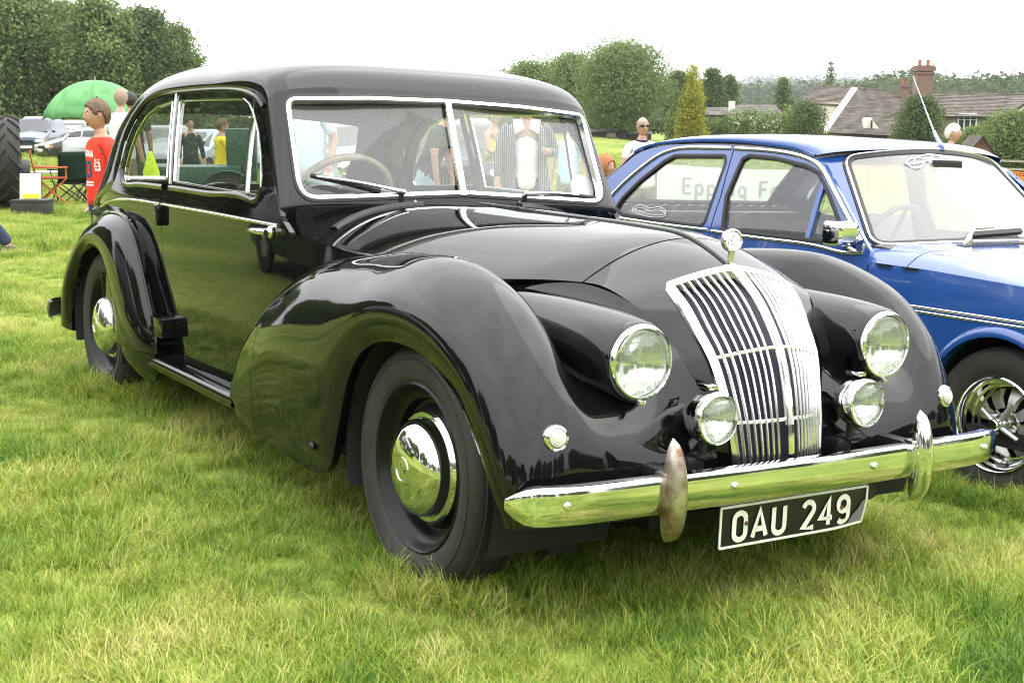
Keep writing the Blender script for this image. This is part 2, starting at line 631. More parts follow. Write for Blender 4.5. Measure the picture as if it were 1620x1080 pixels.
M['glass'] = glass_mat('window_glass', (.86, .89, .87), film=.012)
M['glass_ws'] = glass_mat('windscreen_glass', (.86, .89, .88), film=.10)  # film paints the pale veil of reflected sky into the pane
M['leather'] = noise_col(pmat('dark_leather', (.02, .015, .012), .45), (.016, .012, .010), (.035, .026, .021), 8, bump=.2, bscale=80, dist=.002)
M['lining'] = noise_col(pmat('headlining', (.16, .13, .11), .9), (.13, .11, .09), (.19, .16, .13), 10)
# ------------------------------------------------------------------ the field
def sstep(x, a, b):
    t = np.clip((np.asarray(x, float) - a) / (b - a), 0, 1)
    return t * t * (3 - 2 * t)


def gz(x, y):
    """height of the ground"""
    x = np.asarray(x, float); y = np.asarray(y, float)
    z = plane_z(np.clip(x, -60, 60), np.clip(y, -40, 140))
    z = z + .036 * np.clip(y - 45, 0, 95) * (1 - .55 * sstep(x, 6, 26)) * (1 - .95 * sstep(-x, 2, 16))
    und = .035 * np.sin(x * .9 + 1.3) * np.sin(y * .7) + .02 * np.sin(x * 2.1 + y * 1.7)
    return z + und * sstep(y, 7.5, 14)


def at(u, v, d):
    """world point seen at photo pixel (u,v) at depth d"""
    f = np.array([0, math.cos(PITCH), -math.sin(PITCH)]); up = np.array([0, math.sin(PITCH), math.cos(PITCH)])
    r = f + np.array([1.0, 0, 0]) * (u - 810) / FPX - up * (v - 540) / FPX
    return CAM + r * (d / r[1])


def ground_at(u, d):
    p = at(u, 200, d)
    return np.array([p[0], d, float(gz(p[0], d))])


def foliage_mat(name, dark, light, trans=.45, rough=.55):
    m = bpy.data.materials.new(name); m.use_nodes = True
    t = m.node_tree; t.nodes.clear()
    at_ = NN(t, 'ShaderNodeAttribute', attribute_name='tint')
    cr = NN(t, 'ShaderNodeValToRGB')
    cr.color_ramp.elements[0].color = (*dark, 1); cr.color_ramp.elements[1].color = (*light, 1)
    d = NN(t, 'ShaderNodeBsdfDiffuse'); tr = NN(t, 'ShaderNodeBsdfTranslucent'); g = NN(t, 'ShaderNodeBsdfGlossy', Roughness=rough)
    g.inputs['Color'].default_value = (.5, .5, .5, 1)
    m1 = NN(t, 'ShaderNodeMixShader'); m1.inputs[0].default_value = trans
    m2 = NN(t, 'ShaderNodeMixShader'); m2.inputs[0].default_value = .04
    o = NN(t, 'ShaderNodeOutputMaterial')
    l = t.links.new
    l(at_.outputs['Fac'], cr.inputs['Fac']); l(cr.outputs['Color'], d.inputs['Color']); l(cr.outputs['Color'], tr.inputs['Color'])
    l(d.outputs[0], m1.inputs[1]); l(tr.outputs[0], m1.inputs[2]); l(m1.outputs[0], m2.inputs[1]); l(g.outputs[0], m2.inputs[2])
    l(m2.outputs[0], o.inputs['Surface'])
    return m


def ground_mat():
    m = pmat('meadow_soil', (.06, .075, .02), .95, spec=.1)
    t = m.node_tree; b = bs(m); l = t.links.new
    g = NN(t, 'ShaderNodeNewGeometry')
    n1 = NN(t, 'ShaderNodeTexNoise', Scale=.35, Detail=5.0); n2 = NN(t, 'ShaderNodeTexNoise', Scale=9.0, Detail=6.0, Roughness=.7)
    mp = NN(t, 'ShaderNodeMapping'); mp.inputs['Scale'].default_value = (1.6, .6, 1)
    l(g.outputs['Position'], mp.inputs['Vector']); l(mp.outputs['Vector'], n1.inputs['Vector']); l(g.outputs['Position'], n2.inputs['Vector'])
    c1 = NN(t, 'ShaderNodeValToRGB'); e = c1.color_ramp.elements
    e[0].position = .32; e[0].color = (.115, .200, .030, 1); e[1].position = .68; e[1].color = (.285, .325, .080, 1)
    c2 = NN(t, 'ShaderNodeValToRGB'); e = c2.color_ramp.elements
    e[0].position = .3; e[0].color = (.55, .55, .5, 1); e[1].position = .7; e[1].color = (1.15, 1.1, 1.0, 1)
    mx = NN(t, 'ShaderNodeMix', data_type='RGBA', blend_type='MULTIPLY'); mx.inputs[0].default_value = 1
    l(n1.outputs['Fac'], c1.inputs['Fac']); l(n2.outputs['Fac'], c2.inputs['Fac']); l(c1.outputs['Color'], mx.inputs[6]); l(c2.outputs['Color'], mx.inputs[7])
    l(mx.outputs[2], b.inputs['Base Color'])
    return m


_gx_ = np.unique(np.concatenate([np.linspace(-2500, -150, 14), np.linspace(-150, -30, 22), np.linspace(-30, 30, 70), np.linspace(30, 150, 22), np.linspace(150, 2500, 14)]))
_gy_ = np.unique(np.concatenate([np.linspace(-900, -40, 12), np.linspace(-40, 0, 14), np.linspace(0, 40, 70), np.linspace(40, 160, 50), np.linspace(160, 3000, 18)]))
XX, YY = np.meshgrid(_gx_, _gy_, indexing='ij')
mb = MB(); mb.grid(np.stack([XX, YY, gz(XX, YY)], -1), flip=True)
tag(mb.build('field', ground_mat(), None, angle=0), kind='structure')


# ------------------------------------------------------------------ grass: tufts of bent blades
def grass_mat():
    m = bpy.data.materials.new('grass_blades'); m.use_nodes = True
    t = m.node_tree; t.nodes.clear(); l = t.links.new
    g = NN(t, 'ShaderNodeNewGeometry'); oi = NN(t, 'ShaderNodeObjectInfo')
    at_ = NN(t, 'ShaderNodeAttribute', attribute_name='tint')       # per blade
    ah = NN(t, 'ShaderNodeAttribute', attribute_name='along')       # root to tip
    n1 = NN(t, 'ShaderNodeTexNoise', Scale=1.5, Detail=5.0)
    mp = NN(t, 'ShaderNodeMapping'); mp.inputs['Scale'].default_value = (1.3, .8, 0)
    l(g.outputs['Position'], mp.inputs['Vector']); l(mp.outputs['Vector'], n1.inputs['Vector'])
    # lush (low) .. dry (high)
    a = NN(t, 'ShaderNodeMath', operation='MULTIPLY_ADD'); a.inputs[1].default_value = .75; l(at_.outputs['Fac'], a.inputs[0])
    b_ = NN(t, 'ShaderNodeMath', operation='MULTIPLY_ADD'); b_.inputs[1].default_value = 1.5; b_.inputs[2].default_value = -.80
    l(n1.outputs['Fac'], b_.inputs[0]); l(b_.outputs[0], a.inputs[2])
    r_ = NN(t, 'ShaderNodeMath', operation='MULTIPLY_ADD'); r_.inputs[1].default_value = .30; l(oi.outputs['Random'], r_.inputs[0]); l(a.outputs[0], r_.inputs[2])
    cr = NN(t, 'ShaderNodeValToRGB'); e = cr.color_ramp.elements
    e[0].position = 0.08; e[0].color = (.055, .150, .010, 1)
    e[1].position = .95; e[1].color = (.74, .64, .36, 1)
    for p, c in ((.34, (.175, .310, .026)), (.54, (.365, .450, .060)), (.72, (.550, .530, .155))):
        k = e.new(p); k.color = (*c, 1)
    l(r_.outputs[0], cr.inputs['Fac'])
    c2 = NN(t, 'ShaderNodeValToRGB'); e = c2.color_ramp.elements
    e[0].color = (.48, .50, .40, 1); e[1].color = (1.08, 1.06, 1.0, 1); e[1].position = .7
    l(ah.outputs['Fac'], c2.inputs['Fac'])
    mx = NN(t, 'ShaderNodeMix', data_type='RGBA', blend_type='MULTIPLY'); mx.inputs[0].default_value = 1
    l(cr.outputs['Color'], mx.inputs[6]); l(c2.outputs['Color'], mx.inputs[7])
    d = NN(t, 'ShaderNodeBsdfDiffuse'); tr = NN(t, 'ShaderNodeBsdfTranslucent'); gl = NN(t, 'ShaderNodeBsdfGlossy', Roughness=.42)
    gl.inputs['Color'].default_value = (.6, .6, .55, 1)
    m1 = NN(t, 'ShaderNodeMixShader'); m1.inputs[0].default_value = .3
    m2 = NN(t, 'ShaderNodeMixShader'); m2.inputs[0].default_value = .05
    o = NN(t, 'ShaderNodeOutputMaterial')
    l(mx.outputs[2], d.inputs['Color']); l(mx.outputs[2], tr.inputs['Color'])
    l(d.outputs[0], m1.inputs[1]); l(tr.outputs[0], m1.inputs[2]); l(m1.outputs[0], m2.inputs[1]); l(gl.outputs[0], m2.inputs[2]); l(m2.outputs[0], o.inputs['Surface'])
    return m


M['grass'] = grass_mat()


def tuft(name, nb, rad, lmin, lmax, wd, lean, rg):
    V = []; F = []; tint = []; along = []
    nseg = 4
    for i in range(nb):
        r = rad * math.sqrt(rg.random()); a = rg.random() * 6.283
        base = np.array([r * math.cos(a), r * math.sin(a), -.01])
        h = rg.uniform(lmin, lmax); az = a + rg.normal(0, 1.1)
        ln = abs(rg.normal(lean, .30)) + .1
        d = np.array([math.cos(az), math.sin(az), 0]); s_ = np.array([-d[1], d[0], 0])
        tw = rg.normal(0, .7); s_ = s_ * math.cos(tw) + d * math.sin(tw)
        w0 = wd * rg.uniform(.6, 1.25); b = len(V); tt = np.clip(rg.beta(2, 2.4), 0, 1)
        p = base.copy(); ang = rg.uniform(.05, .35)
        for k in range(nseg):
            f = k / nseg
            ww = w0 * (1 - f ** 1.6)
            V += [p - s_ * ww / 2, p + s_ * ww / 2]; tint += [tt, tt]; along += [f, f]
            st = h / nseg
            p = p + st * (math.sin(ang) * d + math.cos(ang) * np.array([0, 0, 1]))
            ang += ln / nseg * (1 + .6 * k)
        V.append(p); tint.append(tt); along.append(1.0)
        F += [(b + 2 * k, b + 2 * k + 1, b + 2 * k + 3, b + 2 * k + 2) for k in range(nseg - 1)]
        e = b + 2 * (nseg - 1); F.append((e, e + 1, e + 2))
    me = bpy.data.meshes.new(name)
    me.from_pydata([tuple(v) for v in V], [], F)
    for nm, dat in (('tint', tint), ('along', along)):
        at_ = me.attributes.new(nm, 'FLOAT', 'POINT'); at_.data.foreach_set('value', dat)
    me.polygons.foreach_set('use_smooth', [True] * len(me.polygons))
    me.materials.append(M['grass'])
    return me


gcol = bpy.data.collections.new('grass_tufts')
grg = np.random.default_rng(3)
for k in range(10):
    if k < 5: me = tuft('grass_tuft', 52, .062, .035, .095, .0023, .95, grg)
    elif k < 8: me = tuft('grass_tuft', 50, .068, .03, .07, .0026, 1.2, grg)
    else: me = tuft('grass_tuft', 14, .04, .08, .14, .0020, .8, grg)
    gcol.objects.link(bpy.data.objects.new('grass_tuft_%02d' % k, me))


def grass_points():
    P = []; S_ = []; I = []
    def strip(y0, y1, dens, smin, smax, marg=2.2, idx=(0, 10)):
        hw = .40 * y1 + marg
        n = int((y1 - y0) * 2 * hw * dens)
        x = grg.uniform(-hw, hw, n); y = grg.uniform(y0, y1, n)
        k = np.abs(x) < .40 * np.maximum(y, 0) + marg
        x, y = x[k], y[k]
        P.append(np.stack([x, y, gz(x, y)], 1)); S_.append(grg.uniform(smin, smax, len(x))); ii = grg.integers(idx[0], idx[1], len(x)); ii = np.where((ii >= 8) & (grg.random(len(x)) < .55), ii - 8, ii); I.append(ii)
    strip(2.3, 4.5, 620, .55, 1.15, .8)
    strip(4.5, 8, 420, .6, 1.2, 1.0)
    strip(8, 13, 200, .75, 1.3, 1.2, (0, 8))
    strip(13, 22, 80, 1.1, 1.8, 1.5, (0, 8))
    strip(22, 40, 26, 1.5, 2.4, 2, (0, 8))
    strip(40, 75, 9, 2.0, 3.2, 3, (0, 8))
    strip(-7, 2.3, 28, 1.0, 1.8, 6, (0, 8))
    # long grass left standing round the wheels
    for cx, cy in [(-.68, 0), (.68, 0), (-.68, 3.05), (.68, 3.05), (1.61, -.12), (1.78, 2.27)]:
        n = 260; a = grg.uniform(0, 6.283, n); r = grg.uniform(.75, 1.9, n)
        lx = cx + .13 * r * np.cos(a); ly = cy + .20 * r * np.sin(a)
        w3 = np.array([car2w((i, j, 0)) for i, j in zip(lx, ly)])
        P.append(np.stack([w3[:, 0], w3[:, 1], gz(w3[:, 0], w3[:, 1])], 1)); S_.append(grg.uniform(1.1, 1.75, n)); I.append(np.where(grg.random(n) < .3, 8, grg.integers(0, 5, n)))
    P = np.concatenate(P); S_ = np.concatenate(S_); I = np.concatenate(I)
    # patches of longer and shorter sward
    n = np.sin(P[:, 0] * 1.9 + np.sin(P[:, 1] * 1.1) * 1.5) * np.sin(P[:, 1] * 1.6 + 2 + np.sin(P[:, 0] * 1.3)) + .5 * np.sin(P[:, 0] * 4.7 + 1) * np.sin(P[:, 1] * 3.9)
    S_ = S_ * (1 + .30 * n)
    return P, S_, I


P, S_, I_ = grass_points()
me = bpy.data.meshes.new('grass_points')
me.vertices.add(len(P)); me.vertices.foreach_set('co', P.ravel())
a_ = me.attributes.new('sc', 'FLOAT', 'POINT'); a_.data.foreach_set('value', S_)
a_ = me.attributes.new('rz', 'FLOAT_VECTOR', 'POINT')
rz = np.stack([grg.normal(0, .12, len(P)), grg.normal(0, .12, len(P)), grg.uniform(0, 6.283, len(P))], 1); a_.data.foreach_set('vector', rz.ravel())
a_ = me.attributes.new('ix', 'INT', 'POINT'); a_.data.foreach_set('value', I_.astype(np.int32))
grass_o = bpy.data.objects.new('grass', me); C.objects.link(grass_o); tag(grass_o, kind='stuff')
ng = bpy.data.node_groups.new('scatter_grass', 'GeometryNodeTree')
ng.interface.new_socket('Geometry', in_out='INPUT', socket_type='NodeSocketGeometry')
ng.interface.new_socket('Geometry', in_out='OUTPUT', socket_type='NodeSocketGeometry')
gi = ng.nodes.new('NodeGroupInput'); go = ng.nodes.new('NodeGroupOutput')
iop = ng.nodes.new('GeometryNodeInstanceOnPoints'); ci = ng.nodes.new('GeometryNodeCollectionInfo')
ci.inputs['Collection'].default_value = gcol; ci.inputs['Separate Children'].default_value = True; ci.inputs['Reset Children'].default_value = True
iop.inputs['Pick Instance'].default_value = True


def nattr(nm, ty):
    n = ng.nodes.new('GeometryNodeInputNamedAttribute'); n.data_type = ty; n.inputs['Name'].default_value = nm; return n


lk = ng.links.new
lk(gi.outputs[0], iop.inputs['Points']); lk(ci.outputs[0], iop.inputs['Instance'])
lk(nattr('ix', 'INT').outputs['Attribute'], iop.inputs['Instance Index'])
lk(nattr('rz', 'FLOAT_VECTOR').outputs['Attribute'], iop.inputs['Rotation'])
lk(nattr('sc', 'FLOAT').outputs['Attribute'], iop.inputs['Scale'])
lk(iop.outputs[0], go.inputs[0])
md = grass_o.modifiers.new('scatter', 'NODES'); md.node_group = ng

# ------------------------------------------------------------------ trees
def leaf_mesh(name, cen, nrm, size, tint, mat, rg, aspect=.7):
    n = len(cen)
    nrm = nrm / (np.linalg.norm(nrm, axis=1)[:, None] + 1e-9)
    t = rg.normal(size=(n, 3)); u = np.cross(nrm, t); u /= np.linalg.norm(u, axis=1)[:, None] + 1e-9
    w_ = np.cross(nrm, u)
    s = (size * rg.uniform(.6, 1.4, n))[:, None]
    V = np.stack([cen - u * s, cen + w_ * s * aspect + nrm * s * .12, cen + u * s, cen - w_ * s * aspect + nrm * s * .12], 1).reshape(-1, 3)
    me = bpy.data.meshes.new(name)
    me.vertices.add(4 * n); me.vertices.foreach_set('co', V.ravel())
    me.loops.add(4 * n); me.loops.foreach_set('vertex_index', np.arange(4 * n, dtype=np.int32))
    me.polygons.add(n); me.polygons.foreach_set('loop_start', np.arange(0, 4 * n, 4, dtype=np.int32))
    a = me.attributes.new('tint', 'FLOAT', 'POINT'); a.data.foreach_set('value', np.repeat(tint, 4))
    me.materials.append(mat)
    me.update(calc_edges=True)
    return me


def blob_leaves(blobs, n, rg, shell=.45, flat=0.0):
    """leaves through a set of ellipsoid clumps (cx,cy,cz,rx,ry,rz)"""
    B = np.array(blobs); wgt = (B[:, 3] * B[:, 4] + B[:, 4] * B[:, 5] + B[:, 3] * B[:, 5]); wgt /= wgt.sum()
    k = rg.choice(len(B), n, p=wgt)
    d = rg.normal(size=(n, 3)); d /= np.linalg.norm(d, axis=1)[:, None]
    r = 1 - shell * rg.random(n) ** 1.5 + rg.normal(0, .17, n)
    cen = B[k, :3] + d * r[:, None] * B[k, 3:]
    nrm = d + rg.normal(0, .9, (n, 3)) + np.array([0, 0, .25])
    tint = np.clip(.42 + .14 * rg.normal(size=n) + .30 * rg.normal(size=len(B))[k] * .6, 0, 1)
    return cen, nrm, tint


M['bark'] = noise_col(pmat('bark', (.06, .05, .04), .9), (.035, .03, .024), (.10, .085, .07), 8, stretch=(1, 1, .2), bump=.5, bscale=18)
FOL = {
    'oak': foliage_mat('leaves_oak', (.090, .140, .036), (.25, .325, .105)),
    'dark': foliage_mat('leaves_dark', (.055, .090, .026), (.145, .200, .065)),
    'ash': foliage_mat('leaves_ash', (.090, .145, .038), (.25, .32, .11)),
    'gold': foliage_mat('leaves_gold', (.14, .17, .016), (.52, .47, .04)),
    'willow': foliage_mat('leaves_willow', (.05, .085, .022), (.17, .22, .075)),
    'far': foliage_mat('leaves_far', (.032, .058, .018), (.10, .14, .048)),
}


def tree(name, label, base, height, width, fol='oak', n=16500, leaf=0.097, trunk=.22, nb=16, lowest=.18, cone=0.0, seed=1, group='trees round the field', cat='tree', top=1.0, limbs=6):
    rg = np.random.default_rng(seed)
    t = thing(name, label, cat, tuple(base), 0, group)
    w2 = width / 2; z0 = height * lowest
    blobs = []
    for i in range(nb):
        f = (i + .5) / nb
        z = z0 + (height - z0) * f ** .9
        if cone: rr = w2 * ((1 - f) ** cone * .95 + .05)
        else: rr = w2 * (math.sin(math.pi * (.14 + .80 * f)) ** .6)
        for q in range(1 if (cone and f > .6) else (3 if cone else 5)):
            a = rg.random() * 6.283; s_ = rg.uniform(.35, .62) if cone else rg.uniform(.20, .50)
            br = rr * s_ + .15 * w2
            off = max(rr - br, 0) * (rg.uniform(.75, 1.05) if cone else rg.uniform(.55, 1.22))
            blobs.append((off * math.cos(a), off * math.sin(a), min(z, height - br * .8), br, br, br * rg.uniform(.65, .95)))
    cen, nrm, tint = blob_leaves(blobs, n, rg)
    cen[:, 2] = np.where(cen[:, 2] < z0 * .6, z0 * .6 + rg.random(n) * .5, cen[:, 2])
    tr = MB(); zt = height * (.75 if cone else .6)
    tr.tube([(0, 0, -.3), (.02 * w2, 0, zt * .3), (-.03 * w2, .02 * w2, zt * .65), (0, 0, zt)], [trunk * 1.25, trunk, trunk * .7, trunk * .25], 9)
    link_t = tr
    for i in range(limbs):
        a = i * 2.4 + rg.random(); zb = height * rg.uniform(lowest * .9, .55); L_ = w2 * rg.uniform(.5, .8)
        p0 = np.array([0, 0, zb]); p2 = np.array([L_ * math.cos(a), L_ * math.sin(a), zb + L_ * rg.uniform(.5, 1.1)])
        tr.tube([p0, p0 * .5 + p2 * .5 + [0, 0, -.12 * L_], p2], [trunk * .45, trunk * .3, trunk * .1], 6, cap=False)
    tr.build('trunk', M['bark'], t)
    link('crown', leaf_mesh('crown', cen, nrm, np.full(n, leaf), tint, FOL[fol], rg), None, t)
    return t


def gtree(u, d, vtop, wpx, **kw):
    b = ground_at(u, d); zt = at(u, vtop, d)[2]
    return tree(kw.pop('name', 'broadleaf_tree'), kw.pop('label'), b, zt - b[2], wpx / FPX * d, **kw)


# row on the left behind the parked cars
LT = 'tall tree in the dark left row, '
gtree(-70, 88, -40, 230, label=LT + 'half outside the picture edge', fol='oak', n=17160, leaf=0.132, seed=11, lowest=.06)
gtree(35, 92, -28, 190, label=LT + 'above the navy van', fol='oak', n=24750, leaf=0.119, seed=12, lowest=.05)
gtree(112, 95, 0, 140, label=LT + 'second from the picture edge, thin at the top', fol='oak', n=21450, leaf=0.110, seed=13, lowest=.05)
gtree(165, 90, -6, 150, label=LT + 'behind the middle of the green parasol', fol='oak', n=23100, leaf=0.115, seed=14, lowest=.05)
gtree(232, 93, 10, 130, label=LT + 'right of the green parasol', fol='dark', n=21450, leaf=0.115, seed=15, lowest=.05)
gtree(282, 96, 38, 110, label=LT + 'last one, just left of the saloon roof', fol='oak', n=18150, leaf=0.106, seed=16, lowest=.05)
gtree(85, 104, 40, 190, label='lower dark tree filling the gap behind the left row', fol='dark', n=14850, leaf=0.132, seed=17, lowest=.04)
gtree(210, 106, 60, 190, label='shadowy thicket tree behind the parasol', fol='dark', n=14850, leaf=0.132, seed=18, lowest=.03)
gtree(330, 110, 112, 130, label='small rounded tree seen past the saloon back window', fol='dark', n=9900, leaf=0.115, seed=19, lowest=.04)
# centre group
gtree(985, 112, 66, 168, label='big pale green tree with rounded crown right of the saloon roof', fol='ash', n=39600, leaf=0.093, seed=21, lowest=.16, trunk=.30, nb=20)
gtree(905, 124, 84, 120, label='looser green tree left behind the big pale green tree', fol='ash', n=21450, leaf=0.101, seed=22, lowest=.08)
gtree(842, 120, 97, 110, label='broad mid green tree just right of the saloon roof', fol='oak', n=21450, leaf=0.101, seed=23, lowest=.05)
gtree(800, 128, 118, 80, label='low bushy tree at the end of the saloon roof line', fol='dark', n=9900, leaf=0.110, seed=24, lowest=.05)
gtree(1072, 130, 112, 60, label='dark tree between the big pale tree and the golden conifer', fol='dark', n=11550, leaf=0.110, seed=25, lowest=.05)
gtree(1094, 92, 101, 66, name='golden_conifer', label='bright golden cone-shaped conifer behind the blue car', fol='gold', n=17160, leaf=0.066, seed=26, lowest=.02, cone=.58, nb=20, cat='conifer', limbs=0)
gtree(1070, 96, 140, 50, name='conifer', label='green cone-shaped conifer leaning against the golden one', fol='ash', n=9900, leaf=0.071, seed=27, lowest=.02, cone=.7, cat='conifer', limbs=0)
gtree(1125, 128, 108, 56, label='dark poplar right behind the golden conifer', fol='dark', n=14850, leaf=0.101, seed=28, lowest=.03)
gtree(1152, 134, 118, 46, label='smaller dark poplar right of the first poplar', fol='dark', n=9900, leaf=0.101, seed=29, lowest=.03)
gtree(1238, 132, 122, 62, name='fir_tree', label='dark green fir left of the brown roofed house', fol='dark', n=14850, leaf=0.101, seed=30, lowest=.05, cone=.55, cat='fir', limbs=0)
gtree(1311, 150, 97, 38, name='cypress', label='narrow pointed dark cypress behind the left roof of the house', fol='dark', n=13200, leaf=0.079, seed=31, lowest=.02, cone=.62, cat='cypress', limbs=0)
gtree(1275, 88, 160, 84, name='bush', label='rounded olive bush left of the brown roofed house', fol='willow', n=11880, leaf=0.066, seed=32, lowest=.02, cat='bush', trunk=.08)
gtree(1178, 105, 172, 26, name='conifer', label='small light green conifer in the hedge', fol='ash', n=3960, leaf=0.057, seed=33, lowest=.02, cone=.7, cat='conifer', limbs=0)
gtree(1455, 84, 150, 88, label='airy willow-like tree in front of the brown roof', fol='willow', n=17160, leaf=0.066, seed=34, lowest=.1, trunk=.1)
gtree(1600, 78, 176, 120, label='dark green tree in front of the gabled house end', fol='oak', n=21450, leaf=0.071, seed=35, lowest=.06, trunk=.12)
gtree(1545, 82, 200, 60, name='bush', label='green bush left of the dark tree by the gable', fol='oak', n=8250, leaf=0.066, seed=36, lowest=.05, cat='bush', trunk=.06)


def hedge(label, u0, u1, d, vtop, fol='ash', n=3000, seed=5, depth=1.4, leaf=.10):
    rg = np.random.default_rng(seed)
    b = ground_at((u0 + u1) / 2, d); wd = (u1 - u0) / FPX * d; h = at(u0, vtop, d)[2] - b[2]
    blobs = []
    k = max(4, int(wd / 1.2))
    for i in range(k):
        for z in (.3, .7):
            s_ = rg.uniform(.8, 1.15)
            blobs.append((-wd / 2 + wd * (i + .5) / k, rg.normal(0, .2), h * z * s_, 1.0, depth / 2, h * .38 * s_))
    n = n * 2
    cen, nrm, tint = blob_leaves(blobs, n, rg)
    me = leaf_mesh('hedge', cen, nrm, np.full(n, leaf), tint, FOL[fol], rg)
    o = link('hedge', me); o.location = tuple(b)
    return tag(o, label, 'hedge')


hedge('clipped bright green hedge below the grey cottage roof', 1112, 1262, 98, 180, 'ash', 4200, 41)
hedge('low dark hedge along the far side of the field, left of the conifers', 780, 1080, 126, 190, 'dark', 4200, 42, leaf=.13)
hedge('scrubby hedge line behind the netting at the right', 1470, 1720, 86, 214, 'oak', 4200, 43)
hedge('dark hedge at the foot of the left tree row', -120, 420, 80, 186, 'dark', 8000, 44, leaf=.13, depth=2.5)

# ------------------------------------------------------------------ wooded hills
def hill_z(x, y, pts, y0, y1):
    """ridge profile over x, rising between y0 and y1"""
    r = np.interp(x, [p[0] for p in pts], [p[1] for p in pts])
    return r * sstep(y, y0, y1)


def wood(name, label, u0, u1, d0, d1, prof, n, leaf, seed, fol='far'):
    """prof: (u, v) skyline in the photo at depth d1"""
    rg = np.random.default_rng(seed)
    pu = [p[0] for p in prof]; pv = [p[1] for p in prof]
    nx, ny = 60, 14
    uu = np.linspace(u0, u1, nx); dd = np.linspace(d0, d1, ny)
    P = np.zeros((ny, nx, 3))
    for j, d in enumerate(dd):
        f = j / (ny - 1)
        for i, u in enumerate(uu):
            v1 = np.interp(u, pu, pv)
            g0 = float(gz(0, 150)) - 6.0
            zt = at(u, v1, d1)[2] - leaf * 2.2
            P[j, i] = (at(u, 180, d)[0], d, g0 + (zt - g0) * f ** .8)
    mb = MB(); mb.grid(P)
    e = P[-1].copy(); e2 = e + np.array([0, d1 * .5, 0]); e2[:, 2] = g0 - 10
    mb.grid(np.array([e, e2]))
    tag(mb.build(name, pmat(name, (.05, .07, .025), .95), None), kind='structure')
    # tree crowns over the slope
    k = n
    fi = rg.random(k) ** .8; ui = rg.uniform(u0, u1, k)
    j = fi * (ny - 1); i = (ui - u0) / (u1 - u0) * (nx - 1)
    j0 = np.clip(j.astype(int), 0, ny - 2); i0 = np.clip(i.astype(int), 0, nx - 2); fj = (j - j0)[:, None]; fi_ = (i - i0)[:, None]
    cen = (P[j0, i0] * (1 - fj) * (1 - fi_) + P[j0 + 1, i0] * fj * (1 - fi_) + P[j0, i0 + 1] * (1 - fj) * fi_ + P[j0 + 1, i0 + 1] * fj * fi_)
    sz = leaf * 2.6 * rg.uniform(.6, 1.5, k)
    m = 130
    d_ = rg.normal(size=(k, m, 3)); d_[..., 2] = np.abs(d_[..., 2]) * .8 + .05 * d_[..., 2]; d_ /= np.linalg.norm(d_, axis=2)[..., None]
    pts = cen[:, None, :] + d_ * sz[:, None, None] * np.array([1, 1, .95]) * rg.uniform(.75, 1.05, (k, m, 1))
    tint = np.clip(np.repeat(rg.normal(.42, .2, k), m) + rg.normal(0, .1, k * m), 0, 1)
    nr = (d_ + rg.normal(0, .4, d_.shape)).reshape(-1, 3)
    me = leaf_mesh(name + '_trees', pts.reshape(-1, 3), nr, np.full(k * m, leaf * .26), tint, FOL[fol], rg)
    return tag(link('woodland', me), label, 'woodland', kind='stuff')


wood('near_hill', 'dark wooded ridge behind the brown roofed house', 1300, 1760, 230, 420, [(1300, 160), (1330, 150), (1380, 143), (1420, 132), (1450, 128), (1480, 138), (1520, 136), (1580, 135), (1610, 126), (1660, 133), (1760, 136)], 520, 3.2, 51)
wood('middle_hill', 'mid distance wooded slope between the conifers and the house', 640, 1420, 420, 800, [(640, 118), (700, 118), (800, 128), (900, 138), (1120, 150), (1200, 146), (1260, 143), (1320, 138), (1420, 140)], 900, 4.4, 52)
wood('far_hill', 'far pale wooded hills on the skyline', 560, 1800, 1300, 2300, [(560, 118), (640, 114), (680, 112), (740, 116), (800, 126), (1120, 130), (1160, 130), (1200, 125), (1240, 127), (1290, 129), (1380, 127), (1480, 134), (1620, 130), (1800, 128)], 900, 9.5, 53)

# trees round the rest of the field, behind and beside the camera (they show in the paint and chrome)
_src = [o for o in bpy.data.objects if o.name.startswith('broadleaf_tree') and o.parent is None][:6]
_kids = {}
for x in bpy.data.objects:
    if x.parent is not None: _kids.setdefault(x.parent.name, []).append(x)
_trg = np.random.default_rng(77)
for i in range(46):
    a = R(-32 - i * 6.6) + _trg.normal(0, .03)
    left = i < 15
    r = _trg.uniform(40, 52) * (1.35 if i < 4 else 1.0) if left else _trg.uniform(60, 78)
    x, y = r * math.sin(a), r * math.cos(a) + 4
    o = copy_tree(_src[i % 6], None, _kids)
    o.location = (x, y, float(gz(x, y)) - .2); o.rotation_euler = (0, 0, _trg.uniform(0, 6.28)); k = _trg.uniform(1.0, 1.3) if left else _trg.uniform(1.05, 1.4); o.scale = (k * 1.35, k * 1.35, k)
    o['label'] = 'tall tree closing the field behind the photographer'; o['group'] = 'trees behind the photographer'
# ------------------------------------------------------------------ black saloon (own frame: x to its left, y rearwards from the front axle, z up)
saloon = thing('vintage_saloon', 'big black 1940s two-door saloon with swooping wings and chrome slatted grille', 'car', CAR_O, mat3=RG)
SR = saloon
_w = nspl([.5, .7, 1.1, 1.6, 2.2, 2.7, 3.1, 3.4, 3.6, 3.8, 3.95], [.655, .69, .73, .745, .75, .745, .725, .68, .635, .56, .46])


def S_x(y, z):
    """half width of the body side at (y,z)"""
    y = np.asarray(y, float); z = np.asarray(z, float)
    return _w(y) - .02 * np.clip((.95 - z) / .6, 0, 9) ** 2 - .065 * np.clip((z - .95) / .47, 0, 9) ** 1.4


